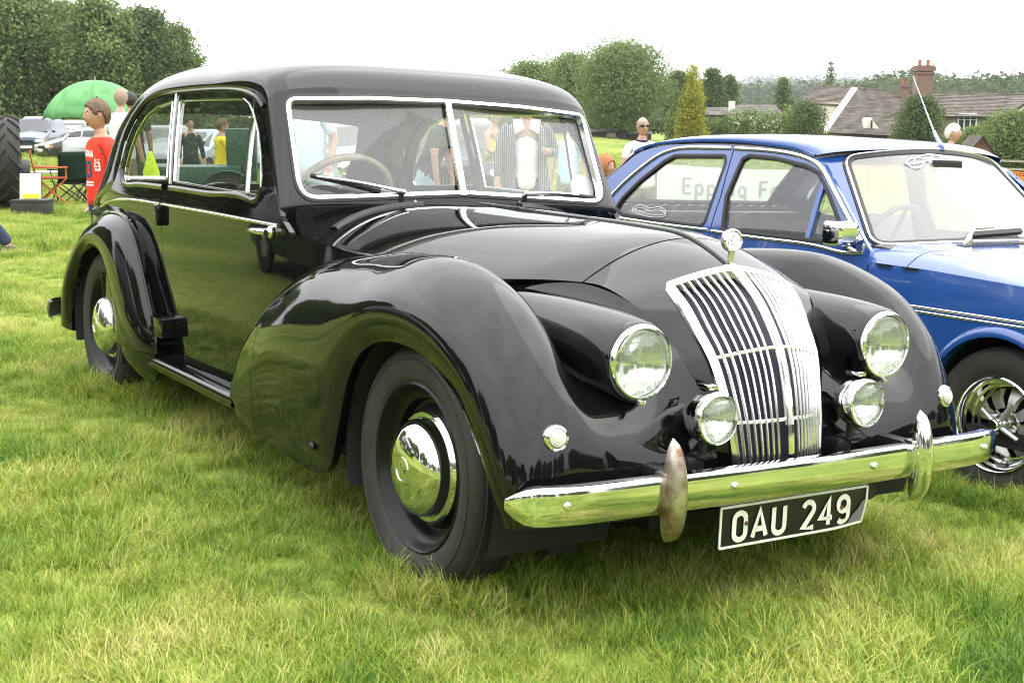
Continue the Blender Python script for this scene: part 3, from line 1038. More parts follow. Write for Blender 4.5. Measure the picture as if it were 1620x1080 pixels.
def S_q(y, z):
    """quarter panel: swells out ahead of the rear wing"""
    yc = np.interp(z, [.3, .48, .55, .70, .845, .89], [2.12, 2.14, 2.2, 2.32, 2.54, 2.74])
    t = np.clip((y - yc) / .13, 0, 1)
    k = np.clip((.905 - z) / .05, 0, 1)
    return S_x(y, z) + .035 * (t * t * (3 - 2 * t)) * k * k * (3 - 2 * k)


def side(sg, f=S_x, off=0.0):
    return lambda y, z: np.stack([sg * (f(y, z) + off), y, z], -1)


def both(name, fn, mats, **kw):
    out = []
    for sg in (-1, 1):
        mb = fn(sg)
        out.append(mb.build(name, mats, SR, **kw))
    return out


BP = M['black_paint']
G_YZ = [(1.29, 1.36), (1.345, 1.39), (1.43, 1.412), (1.55, 1.425), (1.8, 1.431), (2.22, 1.425), (2.465, 1.412), (2.64, 1.371), (2.767, 1.293), (2.845, 1.208), (2.89, 1.10), (3.0, 1.0), (3.3, .93), (3.55, .85), (3.62, .7), (3.65, .4)]
C_YZ = [(1.20, 1.44), (1.235, 1.492), (1.32, 1.532), (1.5, 1.563), (1.85, 1.585), (2.3, 1.587), (2.65, 1.563), (3.0, 1.495), (3.3, 1.385), (3.55, 1.24), (3.72, 1.08), (3.83, .95), (3.90, .85), (3.94, .74), (3.97, .6), (3.98, .4)]
_gs = np.array(G_YZ); _cs = np.array(C_YZ)
_sd = np.concatenate([[0], np.cumsum(np.linalg.norm(np.diff((_gs + _cs) / 2, axis=0), axis=1))]); _sd /= _sd[-1]
_gf, _cf = nspl(_sd, _gs), nspl(_sd, _cs)


def roof_pt(s, th, sg=-1, inset=0.0):
    """s along the drip rail, th 0 at the rail .. pi/2 on the centre line"""
    g, c = _gf(s), _cf(s)
    n = 2.35 + 1.7 * np.clip(1 - s / .2, 0, 1) ** 1.5
    xg = S_x(g[..., 0], g[..., 1])
    k1, k2 = np.cos(th) ** (2 / n), np.sin(th) ** (2 / n)
    x = xg * k1
    yz = g + (c - g) * k2[..., None]
    return np.stack([sg * x, yz[..., 0], yz[..., 1] - inset], -1)


def roof_grid(s0, s1, ns, nt_, inset=0.0):
    s = np.linspace(s0, s1, ns)
    th = np.linspace(0, 1, nt_); th = (th ** 1.15) * math.pi / 2
    ss, tt = np.meshgrid(s, th, indexing='ij')
    Rr = roof_pt(ss, tt, -1, inset)
    Ll = Rr[:, ::-1][:, 1:] * np.array([-1, 1, 1])
    return np.concatenate([Rr, Ll], 1)


# roof shell with rear window hole: built as strips; the back light sits at s .66-.75
mb = MB(); mb.grid(roof_grid(0, .545, 60, 40), flip=True)
# back window opening: keep shell only outside a rounded band
S_BW0, S_BW1, TH_BW = .545, .655, 1.02


def roof_st(u, v):
    # u across -1..1 (centre 0), v = s
    th = (1 - np.abs(u)) * math.pi / 2
    p = roof_pt(v, th, -1)
    p[..., 0] = np.where(u > 0, -p[..., 0], p[..., 0])
    return p


_bw = round_poly([(-.62, .598), (0, .596), (.62, .598), (.68, .655), (.66, .735), (-.66, .735), (-.68, .655)], [.03, 0, .03, .03, .04, .04, .03], .012)
_ol = polyline([(-1, .545), (1, .545), (1, 1.0), (-1, 1.0), (-1, .545)], .012)[:-1]
panel(roof_st, _ol, [_bw], h=.018, depth=0, mb=mb, flip=False)
roof_o = mb.build('roof', BP, SR, angle=50)
mb = MB(); panel(roof_st, _bw, h=.03, depth=0); mb = panel(lambda u, v: roof_st(u, v) * np.array([.998, 1, 1]), _bw, h=.03, depth=0)
mb.build('back_window', M['glass'], SR)
mb = MB(); mb.grid(roof_grid(0.015, .54, 30, 24, .03)); mb.build('headlining', M['lining'], SR)

# drip rails
for sg in (-1, 1):
    s = np.linspace(.0, .64, 60)
    g = _gf(s)
    P = np.stack([sg * (S_x(g[:, 0], g[:, 1]) + .001), g[:, 0], g[:, 1]], 1)
    mb = MB(); mb.sweep(P, np.tile([sg, 0, .25], (60, 1)), [(-.010, -.004), (-.010, .008), (-.006, .011), (.002, .006), (.008, .010), (.010, .004), (.010, -.004)])
    mb.build('drip_rail', BP, SR, angle=60)

# windscreen surround
NPIL = 4.0


def ws_surf(t, b):
    """t -1..1 across, b 0 (cowl) .. 1 (header)"""
    t = np.asarray(t, float); b = np.asarray(b, float)
    th = (1 - np.abs(t)) * math.pi / 2
    n = NPIL
    top = roof_pt(np.zeros_like(th), th, -1)
    g0 = np.array([.722, 1.062, 1.0]); c0 = np.array([0, 1.035, 1.035])
    k1, k2 = np.cos(th) ** (2 / n), np.sin(th) ** (2 / n)
    bot = np.stack([-.722 * k1, g0[1] + (c0[1] - g0[1]) * k2, g0[2] + (c0[2] - g0[2]) * k2], -1)
    p = bot + (top - bot) * b[..., None]
    p[..., 0] = p[..., 0] * (1 + .45 * np.minimum(b, 0))
    p[..., 1] = p[..., 1] - .22 * np.minimum(b, 0)
    # slight forward bulge near the header so the brow rolls over
    p[..., 0] = np.where(t > 0, -p[..., 0], p[..., 0])
    return p


def ws_solve(x, z):
    """(t,b) of the surround surface for given x,z"""
    x = np.asarray(x, float); z = np.asarray(z, float)
    t = np.sign(x) * .3 * np.ones_like(x); b = np.full_like(x, .5)
    lo = np.zeros_like(x); hi = np.ones_like(x)
    for _ in range(40):
        t_lo = np.full_like(x, 0.0); t_hi = np.full_like(x, 1.0)
        for _ in range(26):
            tm = (t_lo + t_hi) / 2
            xx = np.abs(ws_surf(tm, b)[..., 0])
            big = xx > np.abs(x)
            t_hi = np.where(big, tm, t_hi); t_lo = np.where(big, t_lo, tm)
        t = (t_lo + t_hi) / 2
        zz = ws_surf(t, b)[..., 2]
        b = np.clip(b + (z - zz) / .42, 0, 1)
    return t * np.where(x < 0, -1, 1), b


# outer edge of the bright windscreen frame in (x,z)
_wsx = [(-.662, 1.036), (0, 1.064), (.662, 1.036), (.647, 1.397), (.33, 1.415), (0, 1.421), (-.33, 1.415), (-.647, 1.397)]
WS_OUT = round_poly(_wsx, [.075, 0, .075, .05, 0, 0, 0, .05], .02)
_t, _b = ws_solve(WS_OUT[:, 0], WS_OUT[:, 1])
WS_TB = np.stack([_t, _b], 1)
_ol = polyline([(-1, -.42), (1, -.42), (1, 1), (-1, 1), (-1, -.42)], .03)[:-1]
mb = panel(ws_surf, _ol, [WS_TB], h=.022, depth=.02, flip=False)
mb.build('windscreen_surround', BP, SR, angle=50)


def off_loop(Q, d):
    """inset a closed (x,z) loop by d"""
    T = np.roll(Q, -1, 0) - np.roll(Q, 1, 0); T /= np.linalg.norm(T, axis=1)[:, None]
    ar = np.sum(Q[:, 0] * np.roll(Q[:, 1], -1) - np.roll(Q[:, 0], -1) * Q[:, 1])
    N_ = np.stack([-T[:, 1], T[:, 0]], 1) * (1 if ar > 0 else -1)
    return Q + N_ * d


P = ws_surf(_t, _b); Nn = surf_normal(ws_surf, _t, _b)
if Nn[:, 1].mean() > 0: Nn = -Nn
mb = MB()
Q = off_loop(WS_OUT, .012); tq, bq = ws_solve(Q[:, 0], Q[:, 1]); Pf = ws_surf(tq, bq)
mb.sweep(Pf, Nn, [(-.0105, -.02), (-.0105, .003), (-.006, .008), (.006, .008), (.0105, .003), (.0105, -.02)], closed=True)
# centre pillar bar
zz = np.linspace(1.066, 1.412, 9); t0, b0 = ws_solve(np.zeros(9) + 1e-6, zz); P0 = ws_surf(t0, b0)
mb.sweep(P0, [0, -1, .4], [(-.013, -.012), (-.013, .006), (-.008, .011), (.008, .011), (.013, .006), (.013, -.012)])
wsf = mb.build('windscreen_frame', M['alloy_bright'], SR)
mb = MB(); mb.sweep(P, Nn, [(-.014, -.01), (-.014, .004), (-.006, .007), (.004, .004), (.004, -.01)], closed=True)
mb.build('windscreen_seal', M['rubber_trim'], SR)
Qi = off_loop(WS_OUT, .022)
for sg in (-1, 1):
    k = Qi[sg * Qi[:, 0] > .008]
    a = np.argsort(np.arctan2(k[:, 1] - 1.22, sg * k[:, 0] - .33))
    k = k[a]
    gl = np.concatenate([k, ])
    # close along the centre bar
    i = np.argmin(k[:, 0] * sg + 0 * k[:, 1])
    pts = list(map(tuple, k))

    def flat(x, z, sg=sg):
        # plane of the pane (V screen)
        return np.stack([x, 1.045 + .405 * (z - 1.04) + .085 * np.abs(x) * (.35 + 1.0 * (z - 1.03)) + .010, z], -1)
    mb = panel(flat, np.array(pts), h=.09, depth=0)
    mb.build('windscreen_pane', M['glass_ws'], SR)

# ---------------- doors, quarters, cowl sides
DOOR = round_poly([(2.19, .335), (2.206, .5), (2.213, .71), (2.22, .92), (2.222, 1.0), (2.155, 1.06), (2.235, 1.411), (1.8, 1.417), (1.53, 1.411), (1.42, 1.396), (1.345, 1.366), (1.265, 1.29), (1.195, 1.203), (1.13, 1.118), (1.073, 1.03), (1.036, .97), (1.0, .867), (.95, .787), (.93, .6), (.93, .335)], [.01, 0, 0, 0, .02, .02, .005, 0, 0, 0, 0, 0, 0, 0, 0, 0, 0, 0, 0, .01], .02)
WIN = round_poly([(2.09, 1.062), (2.165, 1.388), (1.49, 1.388), (1.425, 1.368), (1.375, 1.335), (1.307, 1.27), (1.255, 1.19), (1.222, 1.112), (1.215, 1.06), (1.24, 1.05)], [.01, .01, .0, .02, .03, .03, .03, .03, .02, .02], .015)
QUAR = round_poly([(2.196, .335), (2.211, .5), (2.218, .71), (2.226, .92), (2.228, 1.003), (2.16, 1.06), (2.241, 1.411), (2.46, 1.400), (2.625, 1.36), (2.75, 1.283), (2.825, 1.20), (2.875, 1.10), (2.99, 1.0), (3.29, .93), (3.54, .85), (3.61, .7), (3.64, .4), (3.64, .335)], 0, .02)
QWIN = round_poly([(2.178, 1.065), (2.252, 1.385), (2.43, 1.366), (2.565, 1.328), (2.675, 1.258), (2.742, 1.17), (2.772, 1.10), (2.776, 1.055), (2.75, 1.04)], [.01, .01, .03, .05, .05, .05, .03, .02, .02], .015)
COWL = round_poly([(1.35, 1.392), (1.285, 1.36), (1.17, 1.18), (1.058, 1.0), (.96, .93), (.55, .90), (.55, .60), (.925, .60), (.945, .787), (.996, .867), (1.031, .97), (1.068, 1.033), (1.125, 1.12), (1.19, 1.206), (1.26, 1.293), (1.34, 1.37)], 0, .02)
doors = both('door', lambda sg: panel(side(sg), DOOR, [WIN], h=.03, depth=.012, flip=sg < 0), BP, angle=50)
quarts = both('quarter_panel', lambda sg: panel(side(sg, S_q), QUAR, [QWIN], h=.016, depth=.012, flip=sg < 0), BP, angle=50)
both('cowl_side', lambda sg: panel(side(sg), COWL, h=.03, depth=.02, flip=sg < 0), BP)


def window_set(sg, par, loop, name):
    # bright inner frame, glass
    p = loop
    P = side(sg)(p[:, 0], p[:, 1])
    mb = MB(); mb.sweep(P, [sg, 0, .15], [(-.004, -.008), (-.004, .002), (-.002, .004), (.002, .004), (.004, .001), (.004, -.008)], closed=True)
    mb.build(name + '_frame', M['chrome'] if name != 'x' else BP, par)
    g = off_loop(p, .004)
    mb = panel(side(sg, off=-.008), g, h=.08, depth=0, flip=sg < 0)
    mb.build(name + '_glass', M['glass'], par)


for i, sg in enumerate((-1, 1)):
    window_set(sg, doors[i], WIN, 'window')
    window_set(sg, quarts[i], QWIN, 'quarter_window')
    # vent divider
    y = np.linspace(1.357, 1.487, 6); z = np.linspace(1.055, 1.39, 6)
    y = np.array([1.352, 1.36, 1.37, 1.378, 1.385, 1.392]);
    mb = MB(); mb.sweep(side(sg, off=-.006)(y, z), [sg, 0, 0], [(-.008, -.01), (-.008, .006), (.008, .006), (.008, -.01)])
    mb.build('vent_bar', M['chrome'], doors[i])
    # pillar moulding
    zz = np.linspace(1.05, 1.415, 10); yy = np.interp(zz, [1.05, 1.415], [2.135, 2.215])
    mb = MB(); mb.sweep(side(sg, off=.001)(yy, zz), [sg, 0, 0], [(-.010, -.005), (-.010, .002), (-.007, .005), (.001, .002), (.006, .006), (.010, .003), (.010, -.005)])
    mb.build('pillar_moulding', M['chrome'], doors[i])
    # sill ledge under the windows, full length
    yy = np.array([1.195, 1.215, 1.3, 1.6, 2.0, 2.3, 2.6, 2.75, 2.80, 2.825]); zz = np.array([1.075, 1.04, 1.033, 1.036, 1.036, 1.034, 1.028, 1.027, 1.045, 1.085])
    c = curve(np.stack([yy, zz], 1), 40)
    for par, k in ((doors[i], c[:, 0] < 2.15), (quarts[i], c[:, 0] > 2.165)):
        q = c[k]
        mb = MB(); mb.sweep(side(sg, off=.0)(q[:, 0], q[:, 1]), [sg, 0, .5], [(-.012, -.01), (-.012, .006), (-.004, .014), (.006, .012), (.012, .004), (.012, -.01)])
        mb.build('window_ledge', BP, par)
    # belt mouldings
    c = curve([(1.055, .955), (1.3, .958), (1.6, .961), (2.0, .962), (2.212, .962)], 24)
    mb = MB(); mb.sweep(side(sg, off=.001)(c[:, 0], c[:, 1]), [sg, 0, 0], prof_round(.014, .007)); mb.build('belt_moulding', M['chrome'], doors[i])
    c = curve([(2.236, .962), (2.5, .962), (2.75, .955), (2.95, .942), (3.15, .915), (3.3, .88), (3.42, .83)], 30)
    mb = MB(); mb.sweep(side(sg, off=.002)(c[:, 0], c[:, 1]), [sg, 0, 0], prof_round(.014, .007)); mb.build('belt_moulding', M['chrome'], quarts[i])
    # hinges
    mb = MB(); mb.rbox((sg * (S_x(2.2, .92) + .012), 2.226, .918), (.03, .052, .085), .008); mb.build('hinge', BP, doors[i])
    mb = MB(); mb.rbox((sg * (S_x(2.2, .47) + .022), 2.185, .462), (.07, .19, .085), .01); mb.build('hinge', BP, doors[i])
    # handle: plate and tapering lever pointing rearwards
    mb = MB()
    x0 = sg * (S_x(1.1, .93) + .004)
    mb.lathe([(0, -.002), (.022, -.002), (.022, .006), (.014, .014), (.012, .032), (0, .034)], (x0, 1.10, .93), (sg, 0, 0), 16)
    pts = [(x0 + sg * .028, 1.08, .931), (x0 + sg * .034, 1.12, .931), (x0 + sg * .032, 1.18, .929), (x0 + sg * .027, 1.24, .927), (x0 + sg * .022, 1.265, .926)]
    mb.tube(pts, [.010, .013, .011, .009, .005], 10)
    mb.build('door_handle', M['chrome'], doors[i])

# ---------------- bonnet, nose, scuttle: one smooth surface, cut by its seams
_E = [(.17, -.645, .33), (.19, -.62, .44), (.205, -.60, .55), (.222, -.572, .631), (.252, -.536, .703), (.27, -.491, .756), (.30, -.444, .811), (.33, -.398, .848), (.352, -.33, .878), (.375, -.25, .89), (.435, -.10, .885), (.50, .1, .868), (.56, .35, .862), (.61, .6, .865), (.665, .85, .875), (.70, 1.05, .885), (.715, 1.18, .90)]
_Cc = [(0, -.69, .36), (0, -.682, .47), (0, -.669, .565), (0, -.646, .663), (0, -.61, .75), (0, -.57, .808), (0, -.52, .865), (0, -.455, .915), (0, -.38, .957), (0, -.25, 1.005), (0, -.10, 1.024), (0, .1, 1.030), (0, .35, 1.033), (0, .6, 1.036), (0, .85, 1.040), (0, 1.05, 1.043), (0, 1.18, 1.046)]
_E = np.array(_E); _Cc = np.array(_Cc)
_nd = np.concatenate([[0], np.cumsum(np.linalg.norm(np.diff((_E + _Cc) / 2, axis=0), axis=1))])
_ef, _ccf = nspl(_nd, _E), nspl(_nd, _Cc)
_pf = lambda s: np.interp(s, [_nd[0], _nd[4], _nd[7], _nd[8], _nd[9], _nd[10], _nd[12], _nd[16]], [1.8, 1.6, 1.38, 1.42, 1.95, 2.4, 2.7, 3.0])


def nose(a, s):
    """a -1..1 across (fraction of the half width), s along from the grille foot to the scuttle"""
    a = np.asarray(a, float); s = np.asarray(s, float)
    e, c = _ef(s), _ccf(s)
    aa = np.sqrt(a * a + 1e-5)
    k = aa ** _pf(s)
    return np.stack([a * e[..., 0], c[..., 1] + (e[..., 1] - c[..., 1]) * k, c[..., 2] + (e[..., 2] - c[..., 2]) * k], -1)


S_SEAM, S_COWL = _nd[9] + .01, _nd[15] - .10
S_TOP = _nd[7] + .045              # top of the grille on the centre line
# grille outline half width along s
_gx = lambda s: np.interp(s, [_nd[0], _nd[1], _nd[2], _nd[3], _nd[4], _nd[5], _nd[6], _nd[7] - .01], [.152, .158, .170, .184, .199, .209, .219, .226])
s_side = np.linspace(_nd[0] + .0, S_TOP - .035, 17)
_gt = lambda x: S_TOP - .012 * (np.abs(x) / .21) ** 2   # top edge s(x)
gl = [(-_gx(s) / _ef(s)[0], s) for s in s_side] + [(x / _ef(_gt(x))[0], _gt(x)) for x in np.linspace(-.212, .212, 15)] + [(_gx(s) / _ef(s)[0], s) for s in s_side[::-1]]
GRO = np.array(gl)
# nose panel: from bonnet seam down to the grille foot, open at the grille
ol = polyline(list(map(tuple, [( -1, _nd[0]), (-1, S_SEAM)])) , .02).tolist()
mid = [(x, S_SEAM + .0) for x in np.linspace(-1, 1, 50)]
right = polyline([(1, S_SEAM), (1, _nd[0])], .02).tolist()
ol = np.array(ol[:-1] + mid[:-1] + right + [tuple(p) for p in GRO[::-1]])
mb = panel(nose, ol, h=.018, depth=.012)
mb.build('nose_panel', BP, SR, angle=60)
# bonnet, two leaves either side of a centre hinge
ol = np.array([(x, S_SEAM + .006) for x in np.linspace(-1, 1, 50)] + polyline([(1, S_SEAM + .006), (1, S_COWL)], .03)[1:-1].tolist() + [(x, S_COWL - .02 * x * x) for x in np.linspace(1, -1, 50)] + polyline([(-1, S_COWL), (-1, S_SEAM + .006)], .03)[1:-1].tolist())
mb = panel(nose, ol, h=.028, depth=.012)
bonnet = mb.build('bonnet', BP, SR, angle=60)
s = np.linspace(S_SEAM - .02 - .155, S_COWL - .02, 50)
P = nose(np.zeros(50), s)
mb = MB(); mb.sweep(P + [0, 0, .001], [0, 0, 1], prof_round(.022, .007)); mb.build('hinge_strip', BP, bonnet)
ol = np.array([(x, S_COWL + .006 - .02 * x * x) for x in np.linspace(-1, 1, 50)] + polyline([(1, S_COWL + .006), (1, _nd[16])], .03)[1:-1].tolist() + [(x, _nd[16]) for x in np.linspace(1, -1, 50)] + polyline([(-1, _nd[16]), (-1, S_COWL + .006)], .03)[1:-1].tolist())
panel(nose, ol, h=.028, depth=.012).build('scuttle', BP, SR, angle=60)
# scuttle air slots with bright lips, washer jets
for sg in (-1, 1):
    t = np.linspace(0, 1, 14)
    a = sg * (.30 + .52 * t); s = S_COWL + .035 + .035 * np.sin(t * math.pi) - .03 * a * a
    P = nose(a, s); Nn = surf_normal(nose, a, s)
    mb = MB(); mb.sweep(P, Nn, [(-.020, 0), (-.014, .010), (-.004, .006), (.008, .007), (.02, 0)]); vs = mb.build('air_intake', M['black_trim'], SR)
    mb = MB(); mb.sweep(P + Nn * .006, Nn, prof_round(.006, .004)); mb.build('intake_lip', BP, vs)
    mb = MB(); p = nose(np.array([sg * .32]), np.array([S_COWL + .06]))[0]
    mb.lathe([(0, 0), (.009, 0), (.009, .008), (.004, .01), (.004, .016), (0, .016)], p, (0, 0, 1), 10); mb.build('washer_jet', M['chrome'], SR)

# ---------------- grille: bright surround, centre bar, upright slats, tie bars
gr = thing('grille', None, None); gr.parent = SR
GROx = GRO[1:-1]
P = nose(GRO[:, 0], GRO[:, 1]); Nn = surf_normal(nose, GRO[:, 0], GRO[:, 1])
if Nn[len(Nn) // 2][1] > 0: Nn = -Nn


def gsurf(x, s, off=0.0):
    e = _ef(s)[..., 0]
    p = nose(x / e, s)
    if off:
        n = surf_normal(nose, x / e, s); n = np.where(n[..., 1:2] > 0, -n, n)
        p = p + n * off
    return p


mb = MB(); mb.sweep(P, Nn, [(-.005, -.02), (-.005, .004), (0.0, .010), (.012, .011), (.019, .006), (.021, -.02)] if True else [], closed=False)
grs = mb.build('grille_surround', M['alloy_bright'], gr)
# dark backing (radiator core)
a = np.linspace(-.98, .98, 24); s = np.linspace(_nd[0], S_TOP - .012, 30)
aa, ss = np.meshgrid(a, s, indexing='ij')
xx = aa * _gx(ss)
mb = MB(); mb.grid(gsurf(xx, ss) + np.array([0, .05, -.01])); mb.build('radiator_core', pmat('radiator_dark', (.012, .011, .028), .6), gr)
sl_w, NB = .0056, 8
for sg in (-1, 1):
    for i in range(NB):
        f = (i + 1.0) / (NB + .9)
        s = np.linspace(_nd[0] + (.0 if i < 7 else 0.01), S_TOP, 40)
        x = sg * (.020 + f * (_gx(s) - .022))
        s = np.minimum(s, _gt(x) - .006)
        k = np.concatenate([[True], np.diff(s) > 1e-5]); s = s[k]; x = x[k]
        p = gsurf(x, s, .004)
        n = surf_normal(nose, x / _ef(s)[:, 0], s); n = np.where(n[:, 1:2] > 0, -n, n)
        # slats stand edge-on to the front
        mb = MB(); mb.sweep(p, n * .5 + np.array([0, -.6, .15]), [(-sl_w / 2, -.007), (-sl_w / 2, .002), (-.0015, .0045), (.0015, .0045), (sl_w / 2, .002), (sl_w / 2, -.007)])
        mb.build('slat', M['alloy_bright'], gr)
s = np.linspace(_nd[2] - .02, S_TOP - .002, 30); x = np.zeros(30)
mb = MB(); mb.sweep(gsurf(x, s, .006), np.tile([0, -1, .4], (30, 1)), [(-.012, -.016), (-.012, .002), (-.008, .009), (0, .012), (.008, .009), (.012, .002), (.012, -.016)])
mb.build('centre_bar', M['alloy_bright'], gr)
s = np.linspace(_nd[0] + .02, _nd[2] - .02, 12)
mb = MB(); mb.sweep(gsurf(np.zeros(12), s, .006), np.tile([0, -1, 0], (12, 1)), [(-.011, -.02), (-.011, .006), (-.004, .012), (.004, .012), (.011, .006), (.011, -.02)])
mb.build('centre_bar_foot', M['chrome'], gr)
for sv in (_nd[4] - .005, _nd[2] - .005):
    x = np.linspace(-_gx(sv) + .004, _gx(sv) - .004, 30)
    mb = MB(); mb.tube(gsurf(x, np.full(30, sv), -.002), .0055, 8)
    for sg in (-1, 1):
        for i in range(NB):
            f = (i + 1.0) / (NB + .9); xx = sg * (.020 + f * (_gx(sv) - .022))
            mb.box(gsurf(np.array([xx]), np.array([sv]), .003)[0], (.009, .007, .010))
    mb.build('tie_bar', M['alloy_bright'], gr)

# ---------------- front wings
FST = [  # crest, lip, wall x, valley, ridge, seam
    ((.70, -.635, .345), (.80, -.555, .335), .815, (.55, -.630, .335), (.40, -.632, .335), (.17, -.645, .33)),
    ((.70, -.634, .44), (.81, -.505, .385), .830, (.55, -.634, .44), (.42, -.632, .44), (.19, -.62, .44)),
    ((.69, -.617, .545), (.82, -.455, .475), .838, (.56, -.612, .535), (.446, -.604, .53), (.205, -.60, .55)),
    ((.685, -.578, .645), (.825, -.40, .55), .842, (.565, -.562, .610), (.446, -.560, .605), (.222, -.572, .631)),
    ((.68, -.525, .735), (.825, -.335, .613), .845, (.565, -.495, .655), (.446, -.510, .665), (.25, -.536, .703)),
    ((.67, -.44, .822), (.825, -.26, .655), .847, (.565, -.405, .690), (.446, -.455, .715), (.268, -.491, .756)),
    ((.66, -.34, .878), (.825, -.18, .688), .848, (.562, -.305, .725), (.446, -.385, .760), (.30, -.444, .811)),
    ((.655, -.2, .922), (.825, -.09, .706), .848, (.556, -.18, .768), (.446, -.29, .800), (.33, -.398, .848)),
    ((.65, -.05, .943), (.825, .0, .71), .848, (.552, -.02, .805), (.448, -.14, .838), (.375, -.25, .885)),
    ((.65, .12, .940), (.825, .11, .695), .848, (.56, .13, .825), (.485, .05, .855), (.44, -.06, .865)),
    ((.65, .28, .926), (.825, .22, .645), .847, (.575, .30, .832), (.53, .25, .842), (.49, .15, .845)),
    ((.655, .42, .908), (.822, .31, .54), .846, (.595, .43, .835), (.56, .42, .84), (.54, .35, .84)),
    ((.66, .53, .893), (.82, .375, .37), .844, (.615, .55, .83), (.58, .55, .83), (.565, .5, .83)),
    ((.668, .63, .876), (.82, .43, .255), .842, (.63, .65, .82), (.60, .65, .82), (.585, .62, .82)),
    ((.68, .74, .85), (.818, .56, .222), .84, (.65, .76, .80), (.62, .76, .80), (.60, .74, .79)),
    ((.705, .86, .80), (.815, .76, .226), .836, (.68, .87, .755), (.66, .87, .75), (.63, .85, .74)),
    ((.735, .975, .73), (.81, .93, .234), .83, (.71, .975, .69), (.69, .97, .68), (.66, .96, .66)),
    ((.757, 1.05, .67), (.81, 1.042, .24), .826, (.725, 1.045, .635), (.705, 1.04, .62), (.68, 1.03, .6)),
    ((.768, 1.15, .59), (.805, 1.13, .25), .820, (.735, 1.14, .56), (.715, 1.13, .54), (.69, 1.12, .52)),
    ((.775, 1.25, .49), (.80, 1.23, .268), .812, (.740, 1.235, .47), (.72, 1.225, .45), (.70, 1.21, .43)),
    ((.782, 1.31, .395), (.79, 1.30, .282), .802, (.745, 1.295, .385), (.725, 1.285, .37), (.70, 1.27, .35)),
    ((.786, 1.335, .31), (.787, 1.335, .285), .793, (.75, 1.32, .305), (.73, 1.31, .30), (.70, 1.29, .29)),
]


def wing_net(st, ncol=44):
    rows = []
    for c, l, wx, v, r, m in st:
        c, l, v, r, m = map(np.array, (c, l, v, r, m))
        ln = np.linalg.norm(l - c)
        sh = c + (l - c) / ln * np.clip(.26 * ln, .03, .085); sh[0] = c[0] + .72 * (wx - c[0])
        wl = c + (l - c) / ln * np.clip(.62 * ln, .06, .24); wl[0] = wx
        i1 = c + (v - c) * .40; i1[2] = c[2] - .22 * (c[2] - v[2]); i1[1] = c[1] - .22 * (c[1] - v[1])
        pr = v + (r - v) * .55; pr[2] = v[2] + (r[2] - v[2]) * .62; pr[1] = v[1] + (r[1] - v[1]) * .5
        p = np.array([l, wl, sh, c, i1, v, pr, r, m])
        d = np.concatenate([[0], np.cumsum(np.maximum(np.linalg.norm(np.diff(p, axis=0), axis=1), .012))])
        f = nspl(d, p)
        kc = d[3]
        rows.append(f(np.concatenate([np.linspace(0, kc, ncol // 2, endpoint=False), np.linspace(kc, d[-1], ncol - ncol // 2)])))
    return np.array(rows)


def resample_rows(N_, nrow, lo=None, hi=None, w=None):
    d = np.linalg.norm(np.diff(N_, axis=0), axis=2).mean(1)
    s = np.concatenate([[0], np.cumsum(np.maximum(d, 1e-4))])
    f = nspl(s, N_.reshape(len(N_), -1))
    a = 0 if lo is None else lo; b = s[-1] if hi is None else hi
    q = np.linspace(a, b, nrow)
    return f(q).reshape(nrow, -1, 3), s


FN = wing_net(FST)
_, fs = resample_rows(FN, 4)
iSE = 17
for sg in (-1, 1):
    main, _ = resample_rows(FN, 110, 0, fs[iSE] - .002)
    tail, _ = resample_rows(FN, 24, fs[iSE] + .002, fs[-1])
    K = np.array([sg, 1, 1])
    for nm, gq in (('front_wing', main), ('wing_tail', tail)):
        mb = MB(); mb.grid(gq * K, flip=sg > 0)
        # return flange round the wheel opening and along the lower edge
        lip = gq[:, 0]; inn = lip + np.array([-.025, 0, .004]); inn2 = inn + np.array([-.01, 0, .03])
        mb.grid(np.array([lip, inn, inn2]).transpose(1, 0, 2) * K, flip=sg < 0)
        if nm == 'front_wing':
            e = gq[-1]; mb.grid(np.array([e, e + np.array([-.015, -.004, -.004])]) * K, flip=sg > 0)
            e = gq[0]; mb.grid(np.array([e, e + np.array([0, .02, -.004]), e + np.array([0, .035, .02])]) * K, flip=sg < 0)
        else:
            e = gq[0]; mb.grid(np.array([e, e + np.array([-.015, .004, -.004])]) * K, flip=sg < 0)
        fw = mb.build(nm, BP, SR, angle=60)
        if nm == 'front_wing':
            mb = MB(); mb.lathe([(0, -.004), (.014, -.004), (.012, .003), (0, .006)], (sg * .838, .52, .31), (sg, 0, 0), 12); mb.build('wing_bolt', M['black_trim'], fw)

# inner wheel arches (dark)
for sg in (-1, 1):
    for yc, zc, rr_ in ((-.03, .35, .42), (3.07, .35, .40)):
        a = np.linspace(-.35, math.pi + .35, 24)
        P = np.array([[(sg * x, yc + rr_ * math.cos(t), zc + rr_ * .93 * math.sin(t)) for t in a] for x in (.40, .60, .78)])
        mb = MB(); mb.grid(P); P2 = np.array([[(sg * .40, yc + rr_ * k * math.cos(t), zc + rr_ * .93 * k * math.sin(t)) for t in a] for k in (1, .02)])
        mb.grid(P2); mb.build('wheel_well', M['under'], SR)

